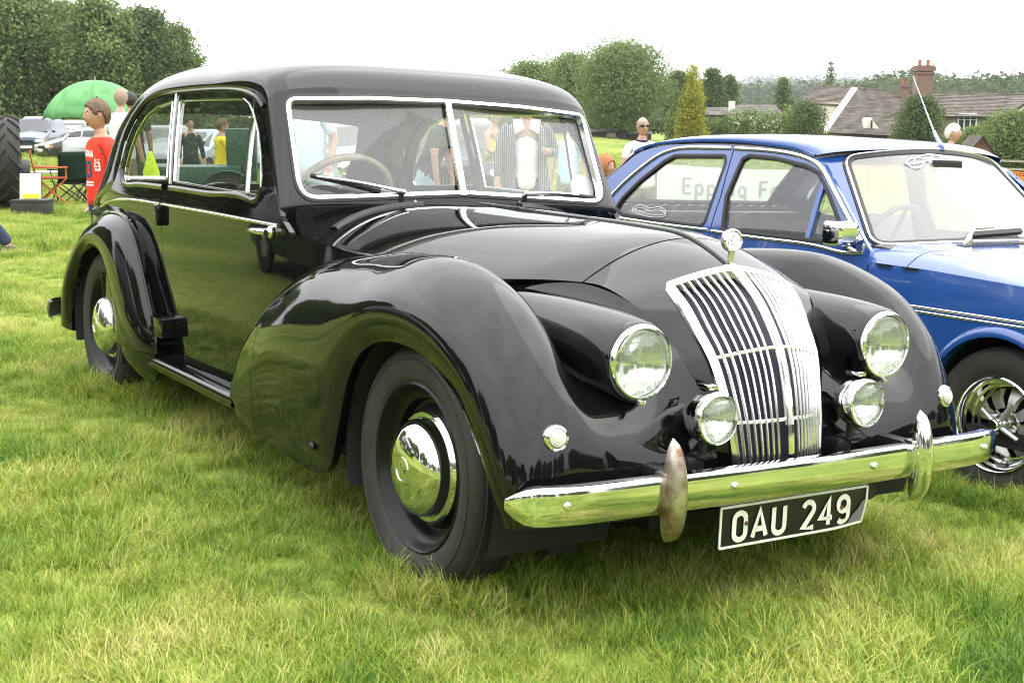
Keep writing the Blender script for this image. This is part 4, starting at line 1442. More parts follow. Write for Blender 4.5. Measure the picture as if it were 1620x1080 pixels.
# ---------------- rear wings
RST = [((.785, 2.172, .345), (.80, 2.69, .345), .850, .72), ((.785, 2.185, .42), (.80, 2.69, .44), .852, .72), ((.788, 2.26, .548), (.80, 2.725, .53), .853, .73), ((.79, 2.345, .672), (.80, 2.79, .61), .853, .735),
       ((.79, 2.43, .775), (.80, 2.87, .672), .852, .735), ((.788, 2.53, .848), (.80, 2.96, .698), .850, .735), ((.784, 2.65, .885), (.80, 3.06, .705), .848, .73), ((.782, 2.80, .892), (.80, 3.16, .69), .845, .725),
       ((.778, 2.97, .870), (.80, 3.25, .65), .842, .71), ((.775, 3.17, .805), (.798, 3.34, .585), .838, .69), ((.768, 3.35, .725), (.796, 3.42, .515), .832, .66), ((.76, 3.52, .62), (.792, 3.475, .43), .826, .62),
       ((.75, 3.65, .49), (.788, 3.505, .35), .818, .58), ((.742, 3.73, .36), (.785, 3.515, .29), .810, .55), ((.74, 3.755, .285), (.785, 3.51, .262), .806, .54)]
rows = []
for c, l, wx, xi in RST:
    c = np.array(c); l = np.array(l)
    p = [l, l + (c - l) * .22, l + (c - l) * .52, l + (c - l) * .82, c, c + [-.004, .012, -.012], np.array([xi - .06, c[1] + .03, c[2] - .02])]
    p = [np.array(q) for q in p]
    p[1][0] = l[0] + (wx - l[0]) * .8; p[2][0] = wx; p[3][0] = c[0] + (wx - c[0]) * .62
    a = nspl([0, .22, .5, .8, 1.0], np.array(p[:5]))(np.linspace(0, 1, 26))
    rows.append(np.concatenate([a, [p[5], (p[5] + p[6]) / 2 + [0, 0, -.004], p[6]]]))
RN = np.array(rows)
for sg in (-1, 1):
    gq, _ = resample_rows(RN, 80)
    K = np.array([sg, 1, 1])
    mb = MB(); mb.grid(gq * K, flip=sg > 0)
    lip = gq[:, 0]; inn = lip + np.array([-.03, 0, .0]); mb.grid(np.array([lip, inn]).transpose(1, 0, 2) * K, flip=sg < 0)
    e = gq[-1]; mb.grid(np.array([e, e + np.array([-.02, -.03, .0])]) * K, flip=sg > 0)
    rw = mb.build('rear_wing', BP, SR, angle=50)
    cr = gq[:, 25]
    mb = MB(); mb.tube((cr + np.array([.002, 0, .002])) * K, .006, 6); mb.build('wing_bead', BP, rw)
    # stone guard below the front of the rear wing
    def guard(y, z, sg=sg):
        t = np.clip((y - 2.17) / .52, 0, 1)
        x = .79 + .056 * np.sin(np.clip(t * 1.1, 0, 1) * math.pi) ** .8 - .10 * np.clip((.345 - z) / .16, 0, 1) ** 2
        return np.stack([sg * x, y, z], -1)
    q = round_poly([(2.176, .343), (2.69, .343), (2.69, .20), (2.50, .185), (2.28, .205), (2.185, .27)], [.005, .005, .06, .03, .06, .05], .02)
    panel(guard, q, h=.025, depth=.02, flip=sg < 0).build('stone_guard', BP, rw)

# running boards: rolled step with two bright-lipped ribs
for sg in (-1, 1):
    y = np.linspace(1.28, 2.36, 16)
    prof = [(.03, -.02), (.055, 0), (.05, .03), (.028, .045), (.010, .036), (-.004, .046), (-.022, .040), (-.04, .052), (-.06, .05), (-.06, -.03)]
    P = np.array([[(sg * (.752 + a), yy, .292 + b) for a, b in prof] for yy in y])
    mb = MB(); mb.grid(P, flip=sg > 0); mb.build('running_board', BP, SR, angle=70)
# under body, floor, firewall, rear valance
mb = MB(); mb.box((0, 1.75, .33), (1.40, 3.6, .05)); mb.box((0, .98, .62), (1.26, .03, .60)); mb.box((0, -.25, .42), (.5, .5, .3)); mb.box((0, -.42, .37), (1.0, .22, .10))
mb.box((0, 1.75, .25), (1.0, 3.5, .12)); mb.box((0, -.20, .30), (.55, .5, .14))
for sg in (-1, 1): mb.box((sg * .45, 1.5, .20), (.10, 3.6, .10))
mb.build('underbody', M['under'], SR)

# ---------------- wheels
M['rim_black'] = pmat('rim_black', (.006, .006, .006), .3, spec=.22)
def wheel(sg, y, name='wheel', full=True):
    t = thing(name, None, None, (sg * .75, y, .352)); t.parent = SR
    ax = (sg, 0, 0)
    # profile radius, offset outwards from the rim face
    pr = [(.225, -.16), (.238, -.165), (.30, -.165), (.327, -.15), (.343, -.12), (.347, -.08), (.347, -.05), (.343, -.012), (.334, .006), (.318, .016), (.29, .020), (.262, .013), (.242, .004), (.236, -.006)]
    mb = MB(); mb.lathe(pr, (0, 0, 0), ax, 64)
    # tread grooves as raised ribs
    for off in (-.125, -.10, -.075, -.05, -.025):
        mb.lathe([(.344, off - .009), (.3492, off - .008), (.3492, off + .008), (.344, off + .009)], (0, 0, 0), ax, 64)
    mb.lathe([(.311, .0165), (.309, .0208), (.305, .0208), (.303, .0185)], (0, 0, 0), ax, 64)
    mb.build('tyre', M['rubber'], t)
    mb = MB(); mb.lathe([(.240, -.012), (.243, .004), (.236, .008), (.228, .002), (.222, -.02), (.205, -.034), (.196, -.036), (.188, -.06), (.178, -.062), (.15, -.03), (0, -.03)], (0, 0, 0), ax, 64)
    mb.build('rim', M['rim_black'], t)
    mb = MB(); mb.lathe([(.160, -.040), (.161, -.033), (.154, -.025), (.142, -.025), (.138, -.016), (.136, .002), (.129, .015), (.109, .031), (.078, .042), (.042, .048), (0, .050)], (0, 0, 0), ax, 64)
    hc = mb.build('hubcap', M['chrome'], t)
    # round maker's emblem pressed in the cap
    mb = MB(); mb.lathe([(.036, .0475), (.036, .0505), (.032, .0505), (.032, .0480)], (0, 0, 0), ax, 32)
    for gx, st in ((-.011, GLYPH['A'][1]), (.010, GLYPH['C'][1])):
        for stq in st:
            ribbon(mb, [((px - .3) * .026 + gx, (py - .5) * .030) for px, py in stq], .0045, lambda q: np.stack([np.full(len(q), sg * .0525), -sg * q[:, 0] * -1 * -1, q[:, 1]], -1))
    mb.build('emblem', M['alloy_bright'], hc)
    return t


for sg in (-1, 1):
    for y in (0.0, 3.05):
        wheel(sg, y)
for y in (0, 3.05):
    mb = MB(); mb.tube([(-.6, y, .34), (.6, y, .34)], .045); mb.build('axle', M['under'], SR)

# ---------------- lamps
M['lens'] = glass_mat('lamp_lens', (.93, .95, .92), film=.06)
M['reflector'] = pmat('reflector', (.9, .9, .9), .12, 1.0)
M['flute'] = glass_mat('lens_flutes', (.86, .88, .85), film=.12)
M['bulb'] = pmat('frosted_bulb', (.8, .8, .78), .4)


def lens_ridges(mb, r, o, ax_off, n_v, rows):
    """moulded flutes on the glass: thin vertical bars in rows"""
    for (z0, z1), step in rows:
        x = -r
        while x < r:
            h_ = math.sqrt(max(r * r - x * x, 0))
            a, b = max(z0, -h_), min(z1, h_)
            if b - a > .006:
                mb.box((o[0] + x, o[1] + ax_off, o[2] + (a + b) / 2), (step * .45, .004, b - a))
            x += step


def big_lamp(name, sg, x, y, z, r, deep, tilt=3):
    t = thing(name, None, None, (sg * x, y, z)); t.parent = SR
    f = (0, -1, 0)
    mb = MB(); mb.lathe([(r * 1.08, -.03), (r * 1.13, -.022), (r * 1.15, -.008), (r * 1.13, .006), (r * 1.08, .012), (r * 1.03, .013), (r * 1.0, .009), (r * .99, .0)], (0, 0, 0), f, 48)
    mb.build('lamp_rim', M['chrome'], t)
    mb = MB(); mb.lathe([(r, .0), (r * .97, .006), (r * .8, .014), (r * .5, .021), (r * .2, .024), (0, .0245), (0, .021), (r * .2, .020), (r * .5, .017), (r * .8, .010), (r * .97, .002)], (0, 0, 0), f, 40)
    mb.build('lens', M['lens'], t)
    mb = MB(); mb.lathe([(r * .99, .0), (r * .9, -.006), (r * .7, -.017), (r * .4, -.028), (r * .12, -.033), (0, -.033)], (0, 0, 0), f, 40)
    rf = mb.build('reflector', M['reflector'], t)
    mb = MB(); mb.lathe([(0, -.033), (.007, -.033), (.008, -.018), (.005, -.012), (0, -.010)], (0, 0, 0), f, 12); mb.build('bulb', M['bulb'], rf)
    mb = MB(); lens_ridges(mb, r * .93, (0, 0, 0), -.012, 0, [((r * .08, r * .92), r * .085), ((-r * .9, -r * .55), r * .14)])
    for zz in (r * .08, r * .36, r * .62):
        h_ = math.sqrt(max((r * .93) ** 2 - zz * zz, 0)); mb.box((0, -.013, zz), (2 * h_, .004, .004))
    mb.build('lens_flutes', M['flute'], t)
    return t


for sg in (-1, 1):
    # bullet pod behind each headlight, sunk into the wing
    rows = []
    for y, r, z in zip(*[nspl(np.linspace(0, 1, 9), np.array(q))(np.linspace(0, 1, 40)) for q in ([-.588, -.575, -.53, -.45, -.34, -.22, -.08, .06, .20], [.099, .105, .112, .117, .115, .106, .088, .060, .02], [.726, .726, .727, .730, .738, .750, .768, .790, .815])]):
        a = np.linspace(0, 2 * math.pi, 40, endpoint=False)
        rows.append(np.stack([sg * (.446 + .02 * max(0, y + .3)) + r * np.cos(a), np.full(40, y), z + r * np.sin(a)], 1))
    mb = MB(); mb.grid(np.array(rows), cv=True, flip=True); mb.build('headlight_pod', BP, SR, angle=60)
    hl = big_lamp('headlight', sg, .446, -.590, .726, .086, .06)
    mb = MB(); mb.rbox((0, -.008, -.101), (.02, .02, .012), .003); mb.build('rim_clip', M['chrome'], hl)
    fg = big_lamp('fog_lamp', sg, .272, -.690, .586, .060, .05)
    mb = MB(); mb.lathe([(.066, .02), (.066, .04), (.054, .07), (.03, .085), (0, .09)], (0, 0, 0), (0, 1, 0), 32); mb.rbox((0, .04, .078), (.03, .05, .012), .004)
    mb.build('lamp_shell', M['chrome'], fg)
    mb = MB(); mb.tube([(0, .045, -.06), (0, .045, -.10)], .012); mb.rbox((0, .05, -.105), (.05, .05, .012), .004); mb.tube([(.0, .05, -.10), (0, .05, -.16)], .009)
    mb.rbox((-.03, .06, -.13), (.05, .05, .05), .01)
    mb.build('lamp_bracket', M['black_trim'], fg)
    # side lamps
    n = np.array([sg * .10, -1, .12]); n = n / np.linalg.norm(n)
    t = thing('side_lamp', None, None, (sg * .709, -.606, .559)); t.parent = SR
    mb = MB(); mb.lathe([(.034, -.03), (.034, .004), (.031, .010), (.025, .012), (.023, .009)], (0, 0, 0), n, 28); mb.build('lamp_rim', M['chrome'], t)
    mb = MB(); mb.lathe([(.024, .008), (.021, .016), (.018, .016), (.016, .019), (.012, .019), (.010, .021), (.006, .021), (0, .022)], (0, 0, 0), n, 24)
    mb.build('lens', noise_col(pmat('side_lamp_lens', (.6, .58, .5), .25), (.5, .48, .4), (.66, .64, .57), 30), t)

# ---------------- front bumper with over-riders and bolts
bum = thing('front_bumper', None, None); bum.parent = SR
bx = np.array([0, .254, .449, .62, .754, .812, .846, .860]); by = np.array([-.742, -.738, -.731, -.724, -.712, -.695, -.672, -.640])
cv = curve(np.stack([bx, by], 1), 40)
cv = np.concatenate([cv[::-1] * [-1, 1], cv[1:]])
hw = .0455 * np.sqrt(np.clip(1 - (np.clip((np.abs(cv[:, 0]) - .818) / .044, 0, 1)) ** 2.2, .0, 1)) + .002
zc = .421
T = np.gradient(cv, axis=0); T /= np.linalg.norm(T, axis=1)[:, None]; NN2 = np.stack([T[:, 1], -T[:, 0]], 1)
sec = [(-1, -.012), (-1.0, .004), (-.93, .0095), (-.6, .0140), (-.3, .0158), (0, .0165), (.5, .0161), (.86, .0146), (.95, .0122), (1.0, .002), (1.0, -.018)]
P = np.array([[(cv[i, 0] + NN2[i, 0] * d, cv[i, 1] + NN2[i, 1] * d, zc + a * hw[i]) for a, d in sec] for i in range(len(cv))])
mb = MB(); mb.grid(P); mb.build('bumper_blade', M['chrome'], bum, angle=60)
mb = MB(); mb.grid(P[:, [0, 10]] , flip=True); mb.build('blade_back', M['under'], bum)
rust = noise_col(pmat('rusty_chrome', (.5, .4, .35), .3, 1.0), (.19, .115, .075), (.60, .55, .50), 14, p0=.36, p1=.62, rough=(.6, .12), bump=.2, bscale=60, dist=.002)
for sg in (-1, 1):
    z = np.linspace(0, 1, 22)
    zz = .300 + .262 * z
    wd = .033 * np.clip(1 - np.abs(2 * z - .96) ** 2.3, 0, 1) ** .5 * (1 - .22 * z) + .001
    dp = .056 * np.clip(1 - np.abs(2 * z - 1) ** 2.4, 0, 1) ** .5 * (1 - .25 * z) + .001
    rows = []
    for i in range(22):
        a = np.linspace(-math.pi / 2, math.pi / 2, 13)
        yb = -.742 + (.0 if True else 0)
        yb = -.738 + .012 * (z[i] - .5) ** 2
        rows.append([(sg * .449 + wd[i] * math.sin(q), yb - dp[i] * math.cos(q) ** .8, zz[i]) for q in a])
    mb = MB(); mb.grid(np.array(rows)); mb.rbox((sg * .449, -.732, .424), (.070, .05, .112), .012)
    o = mb.build('overrider', rust if sg < 0 else M['chrome'], bum)
    if sg < 0: o['label'] = 'rusty overrider'
    mb = MB(); mb.tube([(sg * .449, -.72, .44), (sg * .40, -.5, .42)], .018); mb.rbox((sg * .43, -.66, .45), (.05, .12, .05), .01); mb.build('bumper_iron', M['black_trim'], bum)
for x in (-.754, -.254, .254, .754):
    i = np.argmin(np.abs(cv[:, 0] - x))
    mb = MB(); mb.lathe([(.011, 0), (.0105, .004), (.007, .009), (0, .011)], (x, cv[i, 1] - .017, zc + .004), (NN2[i, 0], NN2[i, 1], 0), 14)
    mb.build('bumper_bolt', M['alloy_bright'], bum)

# ---------------- number plate, lower left corner bent back
pl = thing('number_plate', None, None); pl.parent = SR
PX, PZ0, PZ1 = .273, .250, .366


def plate(x, z, off=0.0):
    bend = np.clip((x - .13) / .14 - (z - PZ0) / .075, 0, 2)
    return np.stack([x, -.722 - off + .016 * bend ** 1.2, z + .002 * bend], -1)


q = round_poly([(-PX, PZ0), (PX, PZ0), (PX, PZ1), (-PX, PZ1)], .008, .03)
mb = panel(plate, q, h=.03, depth=.006); 
mb.build('plate', pmat('plate_black', (.008, .008, .008), .3), pl)
whit = noise_col(pmat('plate_white', (.72, .74, .62), .45), (.60, .63, .50), (.74, .76, .66), 30)
mb = MB(); mb.sweep(plate(*off_loop(q, .005).T, off=.002), [0, -1, 0], [(-.003, 0), (-.003, .003), (.003, .003), (.003, 0)], closed=True); mb.build('plate_border', whit, pl)
H_ = .084
st, tw = text_strokes('OAU 249', H_, gap=.14, stretch=1.18)
for ch, ss in st:
    if not ss: continue
    mb = MB()
    for s_ in ss:
        pts = [(px - tw / 2 - .012, .264 + py) for px, py in s_]
        ribbon(mb, pts, .0145, lambda Q: plate(Q[:, 0], Q[:, 1], .004))
    mb.build('plate_character', whit, pl, smooth=False)
sc_ = np.array([(.188, .2535), (.266, .2545), (.266, .325), (.250, .318), (.240, .300), (.222, .286), (.205, .262)])
mb = MB(); mb.add(plate(sc_[:, 0], sc_[:, 1], .0025), [tuple(range(len(sc_)))]); mb.build('plate_grey_patch', pmat('patch_grey', (.16, .16, .165), .45), pl, smooth=False)  # flat grey patch laid over the bent corner
for x in (-.18, .17):
    mb = MB(); mb.lathe([(.006, .004), (.005, .008), (0, .009)], (x, -.722, .312), (0, -1, 0), 10); mb.build('plate_rivet', pmat('rivet', (.12, .04, .03), .4), pl)
mb = MB(); mb.lathe([(.045, 0), (.045, .012), (0, .014)], (.33, -.66, .345), (0, -1, .2), 20); mb.build('horn', M['black_trim'], SR)

# ---------------- mascot badge
ms = thing('bonnet_badge', None, None, (0, -.405, .937)); ms.parent = SR
f = (-.25, -1, .25)
mb = MB(); mb.rbox((0, .02, .004), (.03, .07, .014), .005); mb.tube([(0, 0, .0), (0, -.004, .025), (0, -.006, .048)], [.014, .008, .010], 10)
mb.build('badge_stem', M['chrome'], ms)
f = np.array([-.12, -1, .1]); f /= np.linalg.norm(f)
mb = MB(); mb.lathe([(0, -.018), (.020, -.018), (.031, -.010), (.033, .0), (.032, .008), (.028, .011), (.026, .008), (.024, .006), (0, .006)], (0, -.006, .078), f, 32)
bd = mb.build('badge_disc', M['chrome'], ms)
mb = MB()
u = np.cross(f, [0, 0, 1.0]); u = -u / np.linalg.norm(u) * 1.0; v_ = np.cross(u, f); v_ = v_ if v_[2] > 0 else -v_
u = np.array([1.0, 0, 0]) - f * f[0]; u /= np.linalg.norm(u); v_ = np.array([0, 0, 1.0]) - f * f[2]; v_ /= np.linalg.norm(v_)
for gx, st in ((-.008, GLYPH['A'][1]), (.007, GLYPH['C'][1])):
    for stq in st:
        ribbon(mb, [((px - .3) * .030 + gx, (py - .5) * .032) for px, py in stq], .0045, lambda q: np.array([0, -.006, .078]) + f * .0085 + q[:, :1] * u + q[:, 1:] * v_)
mb.build('badge_letters', M['alloy_bright'], bd, smooth=False)

# ---------------- wipers
for sg, ang in ((-1, -1), (1, 1)):
    t = thing('wiper', None, None); t.parent = SR
    pv = np.array([sg * .265, 1.045, 1.045])
    mb = MB(); mb.tube([pv + [0, 0, -.02], pv + [0, -.006, .028]], .011, 10); mb.build('wiper_post', M['black_trim'], t)
    if sg < 0:
        tip = np.array([-.585, 1.075, 1.125]); b0, b1 = np.array([-.60, 1.080, 1.128]), np.array([-.345, 1.058, 1.075])
    else:
        tip = np.array([.52, 1.06, 1.075]); b0, b1 = np.array([.37, 1.054, 1.083]), np.array([.635, 1.078, 1.062])
    p1 = pv + [0, -.010, .034]
    mid = (p1 + tip) / 2 + [0, -.014, .004]
    mb = MB(); mb.tube(curve([p1 + (p1 - tip) * .04, p1, mid, tip + [0, -.012, 0]], 12), np.linspace(.009, .004, 12), 8); mb.build('wiper_arm', M['alloy_bright'], t)
    mb = MB(); mb.sweep(np.array([b0, b0 * .5 + b1 * .5 + [0, -.006, .002], b1]) + [0, -.006, 0], [0, -1, .4], [(-.005, -.012), (-.004, .008), (.004, .008), (.005, -.012)]); mb.build('wiper_blade', M['rubber_trim'], t)

# ---------------- cabin
t = thing('steering_wheel', None, None, (-.335, 1.40, 1.02)); t.parent = SR
ax = np.array([0, .80, .52]); ax /= np.linalg.norm(ax)
u = np.array([1.0, 0, 0]); v_ = np.cross(ax, u)
a = np.linspace(0, 2 * math.pi, 40, endpoint=False)
rim = np.array([.205 * (math.cos(k) * u + math.sin(k) * v_) for k in a])
mb = MB(); mb.tube(rim, .014, 10, closed=True); mb.build('wheel_rim', noise_col(pmat('cream_rim', (.42, .36, .24), .4), (.30, .25, .15), (.48, .42, .3), 20), t)
mb = MB()
for k in (R(20), R(160), R(270)):
    mb.tube([.03 * (math.cos(k) * u + math.sin(k) * v_), .20 * (math.cos(k) * u + math.sin(k) * v_)], .007, 8)
mb.lathe([(0, -.03), (.035, -.02), (.04, .01), (0, .02)], (0, 0, 0), ax, 16); mb.tube([-ax * .0, -ax * -.0 + np.array([0, -.5, -.33])], .018, 8)
mb.build('wheel_spokes', M['black_trim'], t)
mb = MB(); mb.rbox((0, 1.16, .93), (1.34, .16, .17), .03); mb.build('dashboard', noise_col(pmat('walnut', (.09, .045, .022), .35), (.05, .024, .012), (.12, .06, .03), 4, stretch=(1, 8, 8)), SR)
for x in (-.335, .335):
    t = thing('front_seat', None, None, (x, 1.95, 0)); t.parent = SR
    mb = MB(); mb.rbox((0, -.05, .56), (.56, .52, .20), .07); mb.build('seat_cushion', M['leather'], t)
    mb = MB(); mb.rbox((0, .25, .78), (.56, .17, .50), .08, rotm('X', -14)); mb.build('seat_back', M['leather'], t)
t = thing('rear_seat', None, None, (0, 2.75, 0)); t.parent = SR
mb = MB(); mb.rbox((0, 0, .58), (1.30, .55, .22), .08); mb.build('seat_cushion', M['leather'], t)
mb = MB()
for i in range(7):
    mb.rbox((-.54 + i * .18, .30, .80), (.19, .17, .46), .07, rotm('X', -14))
mb.build('seat_back', M['leather'], t)
mb = MB(); mb.rbox((0, 3.35, .97), (1.15, .55, .03), .01); mb.build('parcel_shelf', M['leather'], SR)
for sg in (-1, 1):
    q = round_poly([(.95, .36), (3.4, .36), (3.2, .95), (2.8, 1.02), (1.2, 1.02), (1.0, .95)], 0, .1)
    panel(side(sg, off=-.035), q, h=.1, depth=0, flip=sg > 0).build('trim_card', M['leather'], SR)
mb = MB(); mb.rbox((0.0, 1.235, 1.375), (.17, .015, .05), .006); mb.tube([(0, 1.235, 1.40), (0, 1.215, 1.425)], .006); mb.build('rear_mirror', M['black_trim'], SR)
# white show disc in the far corner of the screen
mb = MB(); mb.lathe([(0, 0), (.055, 0), (.055, .002), (0, .002)], (.60, 1.135, 1.10), (0, -1, .35), 28); mb.build('show_disc', pmat('paper', (.8, .8, .78), .8), SR)
# rear bumper
bx = np.array([0, .4, .62, .74, .80, .82]); by = np.array([4.10, 4.07, 4.02, 3.97, 3.91, 3.80])
cv = curve(np.stack([bx, by], 1), 24); cv = np.concatenate([cv[::-1] * [-1, 1], cv[1:]])
P = np.array([[(p[0] * k2, p[1] + (k2 - 1) * .5, .33 + a) for a, k2 in ((-.048, .985), (-.04, 1), (0, 1.006), (.04, 1), (.048, .985))] for p in cv])
mb = MB(); mb.grid(P, flip=True); mb.build('rear_bumper', M['black_trim'], SR)
# ------------------------------------------------------------------ houses, fences, netting on the right
TILE = pmat('roof_tiles', (.12, .09, .075), .9)
noise_col(TILE, (.070, .060, .048), (.155, .132, .105), 2.2, detail=9, stretch=(1, 1, 1))
PLASTER = noise_col(pmat('cream_render', (.66, .62, .52), .9), (.58, .54, .45), (.72, .69, .60), 1.5)
WHITE = pmat('white_paint', (.78, .78, .75), .6)
BRICK = pmat('red_brick', (.25, .09, .055), .9)
t_ = BRICK.node_tree
_br = NN(t_, 'ShaderNodeTexBrick', Scale=1.0); _br.inputs['Color1'].default_value = (.17, .065, .042, 1); _br.inputs['Color2'].default_value = (.10, .045, .034, 1); _br.inputs['Mortar'].default_value = (.30, .26, .22, 1)
_br.inputs['Brick Width'].default_value = .225; _br.inputs['Row Height'].default_value = .075; _br.inputs['Mortar Size'].default_value = .008
_tcb = NN(t_, 'ShaderNodeTexCoord'); _mpb = NN(t_, 'ShaderNodeMapping'); _mpb.inputs['Rotation'].default_value = (R(90), 0, 0)
t_.links.new(_tcb.outputs['Object'], _mpb.inputs['Vector']); t_.links.new(_mpb.outputs['Vector'], _br.inputs['Vector']); t_.links.new(_br.outputs['Color'], bs(BRICK).inputs['Base Color'])
OAKB = noise_col(pmat('dark_beam', (.035, .028, .022), .8), (.025, .02, .016), (.05, .04, .032), 6)
WOOD = noise_col(pmat('weathered_wood', (.34, .30, .24), .85), (.24, .21, .165), (.42, .37, .30), 5, stretch=(1, 1, 6))
DARKW = noise_col(pmat('dark_shed_wood', (.055, .045, .035), .85), (.035, .028, .022), (.085, .068, .052), 4)
PANE = pmat('dark_pane', (.05, .06, .07), .06)


def roof_plane(name, a, b, c, d, par, th=.10, rows=None):
    """tiled slope a-b (ridge) to d-c (eaves), laid in overlapping courses"""
    a, b, c, d = map(np.array, (a, b, c, d))
    n = np.cross(b - a, d - a); n = n / np.linalg.norm(n); n = n if n[2] > 0 else -n
    L_ = np.linalg.norm(d - a); rows = rows or max(4, int(L_ / .30))
    mb = MB()
    ncol = max(4, int(np.linalg.norm(b - a) / .9))
    rg = np.random.default_rng(int(abs(a[0] * 100)) % 9999)
    for i in range(rows):
        f0, f1 = i / rows, (i + 1.12) / rows
        p = [a + (d - a) * f0, b + (c - b) * f0]; q = [a + (d - a) * f1, b + (c - b) * f1]
        for k in range(ncol):
            g0, g1 = k / ncol, (k + 1) / ncol; j = rg.normal(0, .008)
            P0, P1 = p[0] + (p[1] - p[0]) * g0, p[0] + (p[1] - p[0]) * g1; Q0, Q1 = q[0] + (q[1] - q[0]) * g0, q[0] + (q[1] - q[0]) * g1
            mb.add([P0, P1, Q1 + n * (.045 + j), Q0 + n * (.045 + j)], [(0, 1, 2, 3)])
            mb.add([Q0 + n * (.045 + j), Q1 + n * (.045 + j), Q1 + n * .0, Q0 + n * .0], [(0, 1, 2, 3)])
    mb.add([a - n * th, b - n * th, c - n * th, d - n * th], [(3, 2, 1, 0)])
    mb.tube([a + n * .02, b + n * .02], .10, 6)
    return mb.build(name, TILE, par, smooth=False, weld=False)


def house_window(par, c, w, h, lights=3, name='window'):
    """casement in a wall facing -y"""
    mb = MB(); c = np.array(c)
    for dx in np.linspace(-w / 2, w / 2, lights + 1): mb.box(c + [dx, -.03, 0], (.07, .08, h))
    for dz in (-h / 2, h / 2): mb.box(c + [0, -.03, dz], (w + .07, .082, .07))
    mb.box(c + [0, -.03, h * .18], (w, .06, .03))
    mb.box(c + [0, -.06, -h / 2 - .06], (w + .2, .16, .05))
    f = mb.build(name, WHITE, par, smooth=False, weld=False)
    for k in range(lights):
        m2 = MB(); m2.box(c + [-w / 2 + w * (k + .5) / lights, .0, 0], (w / lights - .05, .02, h - .05)); m2.build('pane', PANE, f, smooth=False)
    return f


D_ = 100.0
hb = ground_at(1450, D_); base = hb - [0, 0, .5]
house = thing('tiled_house', 'long house with mossy brown tiled roofs and a big red brick chimney stack', 'house', tuple(base), 0)
HB = base


def hp(u, v, d):
    return at(u, v, d) - HB


# right block: ridge, front slope down to the eaves, wall with casement
rz = 0
a, b = hp(1428, 146, 103.5), hp(1618, 151, 103.5); d_, c = hp(1405, 184, 99.5), hp(1612, 185, 99.5)
roof_plane('roof', a, b, c, d_, house)
back = [a + [0, 4, -2.0], b + [0, 4, -2.0]]
roof_plane('roof', a, b, back[1], back[0], house)
mb = MB(); zt = hp(1500, 185, 99.9)[2]
x0, x1 = hp(1405, 184, 99.9)[0], hp(1608, 184, 99.9)[0]; y0 = 99.9 - HB[1]
mb.box(((x0 + x1) / 2, y0 + 3.8, zt / 2), (x1 - x0, 7.6, zt)); wl = mb.build('wall', noise_col(pmat('brown_render', (.22, .17, .13), .9), (.17, .13, .10), (.26, .21, .17), 2), house, smooth=False)
wc = hp(1530, 195, 99.85); house_window(wl, (wc[0], y0 - .01, wc[2]), 1.35, 1.35, 3)
# half timbered gable at the right end
g0, g1, g2 = hp(1596, 205, 98.5), hp(1690, 205, 98.5), hp(1622, 147, 98.5)
gm = MB(); apex = hp(1640, 150, 98.5); wL, wR = hp(1590, 186, 98.5), hp(1692, 186, 98.5)
y1 = 98.5 - HB[1]
gm.add([(wL[0], y1, 0), (wR[0], y1, 0), (wR[0], y1, wR[2]), (apex[0], y1, apex[2]), (wL[0], y1, wL[2]), (wL[0], y1 + 6, 0), (wR[0], y1 + 6, 0), (wR[0], y1 + 6, wR[2]), (apex[0], y1 + 6, apex[2]), (wL[0], y1 + 6, wL[2])],
       [(0, 1, 2, 3, 4), (9, 8, 7, 6, 5), (0, 4, 9, 5), (1, 6, 7, 2)])
gw = gm.build('gable_wall', WHITE, house, smooth=False)
tb = [((wL[0], wL[2]), (apex[0], apex[2])), ((wR[0], wR[2]), (apex[0], apex[2])), ((wL[0], wL[2]), (wR[0], wR[2])), ((apex[0], wL[2]), (apex[0], apex[2])), ((wL[0] + .1, wL[2] - 1.3), (wR[0], wL[2] - 1.3)), ((apex[0] - 1.1, wL[2]), (apex[0] - .3, wL[2] + .9)), ((apex[0] + 1.1, wL[2]), (apex[0] + .3, wL[2] + .9)), ((wL[0] + .15, 0), (wL[0] + .15, wL[2])), ((apex[0] - 1.2, wL[2] - 1.3), (apex[0] - .4, wL[2]))]
for p, q in tb:
    m2 = MB(); m2.sweep(np.array([(p[0], y1 - .03, p[1]), (q[0], y1 - .03, q[1])]), [0, -1, 0], [(-.09, -.03), (-.09, .03), (.09, .03), (.09, -.03)]); m2.build('timber', OAKB, gw, smooth=False)
for e_ in (wL, wR):
    ov = (e_ - apex) * .12
    roof_plane('roof', (apex[0], y1 - .35, apex[2] + .06), (apex[0], y1 + 6, apex[2] + .06), (e_[0] + ov[0], y1 + 6, e_[2] + ov[2] + .06), (e_[0] + ov[0], y1 - .35, e_[2] + ov[2] + .06), house)
# left block: catslide slope with a pale verge on its left
a, b = hp(1352, 140, 104), hp(1432, 146, 104); c, d_ = hp(1440, 216, 92), hp(1303, 210, 92)
roof_plane('roof', a, b, c, d_, house)
vg = MB(); vg.sweep(np.array([a + [-.1, -.05, .02], d_ + [-.1, -.05, .02]]), [0, -.4, 1], [(-.32, -.10), (-.32, .05), (.14, .05), (.14, -.10)]); vg.build('verge_board', PLASTER, house, smooth=False)
lw = MB(); lw.add([a - [.25, 0, .1], d_ - [.25, 0, .1], (d_[0] - .25, d_[1], 0), (a[0] - .25, a[1], 0)], [(0, 1, 2, 3)]); lw.box((a[0] + 1.8, a[1] + 1, a[2] / 2 - .3), (4, 1.5, a[2] - .6)); lw.build('side_wall', PLASTER, house, smooth=False)
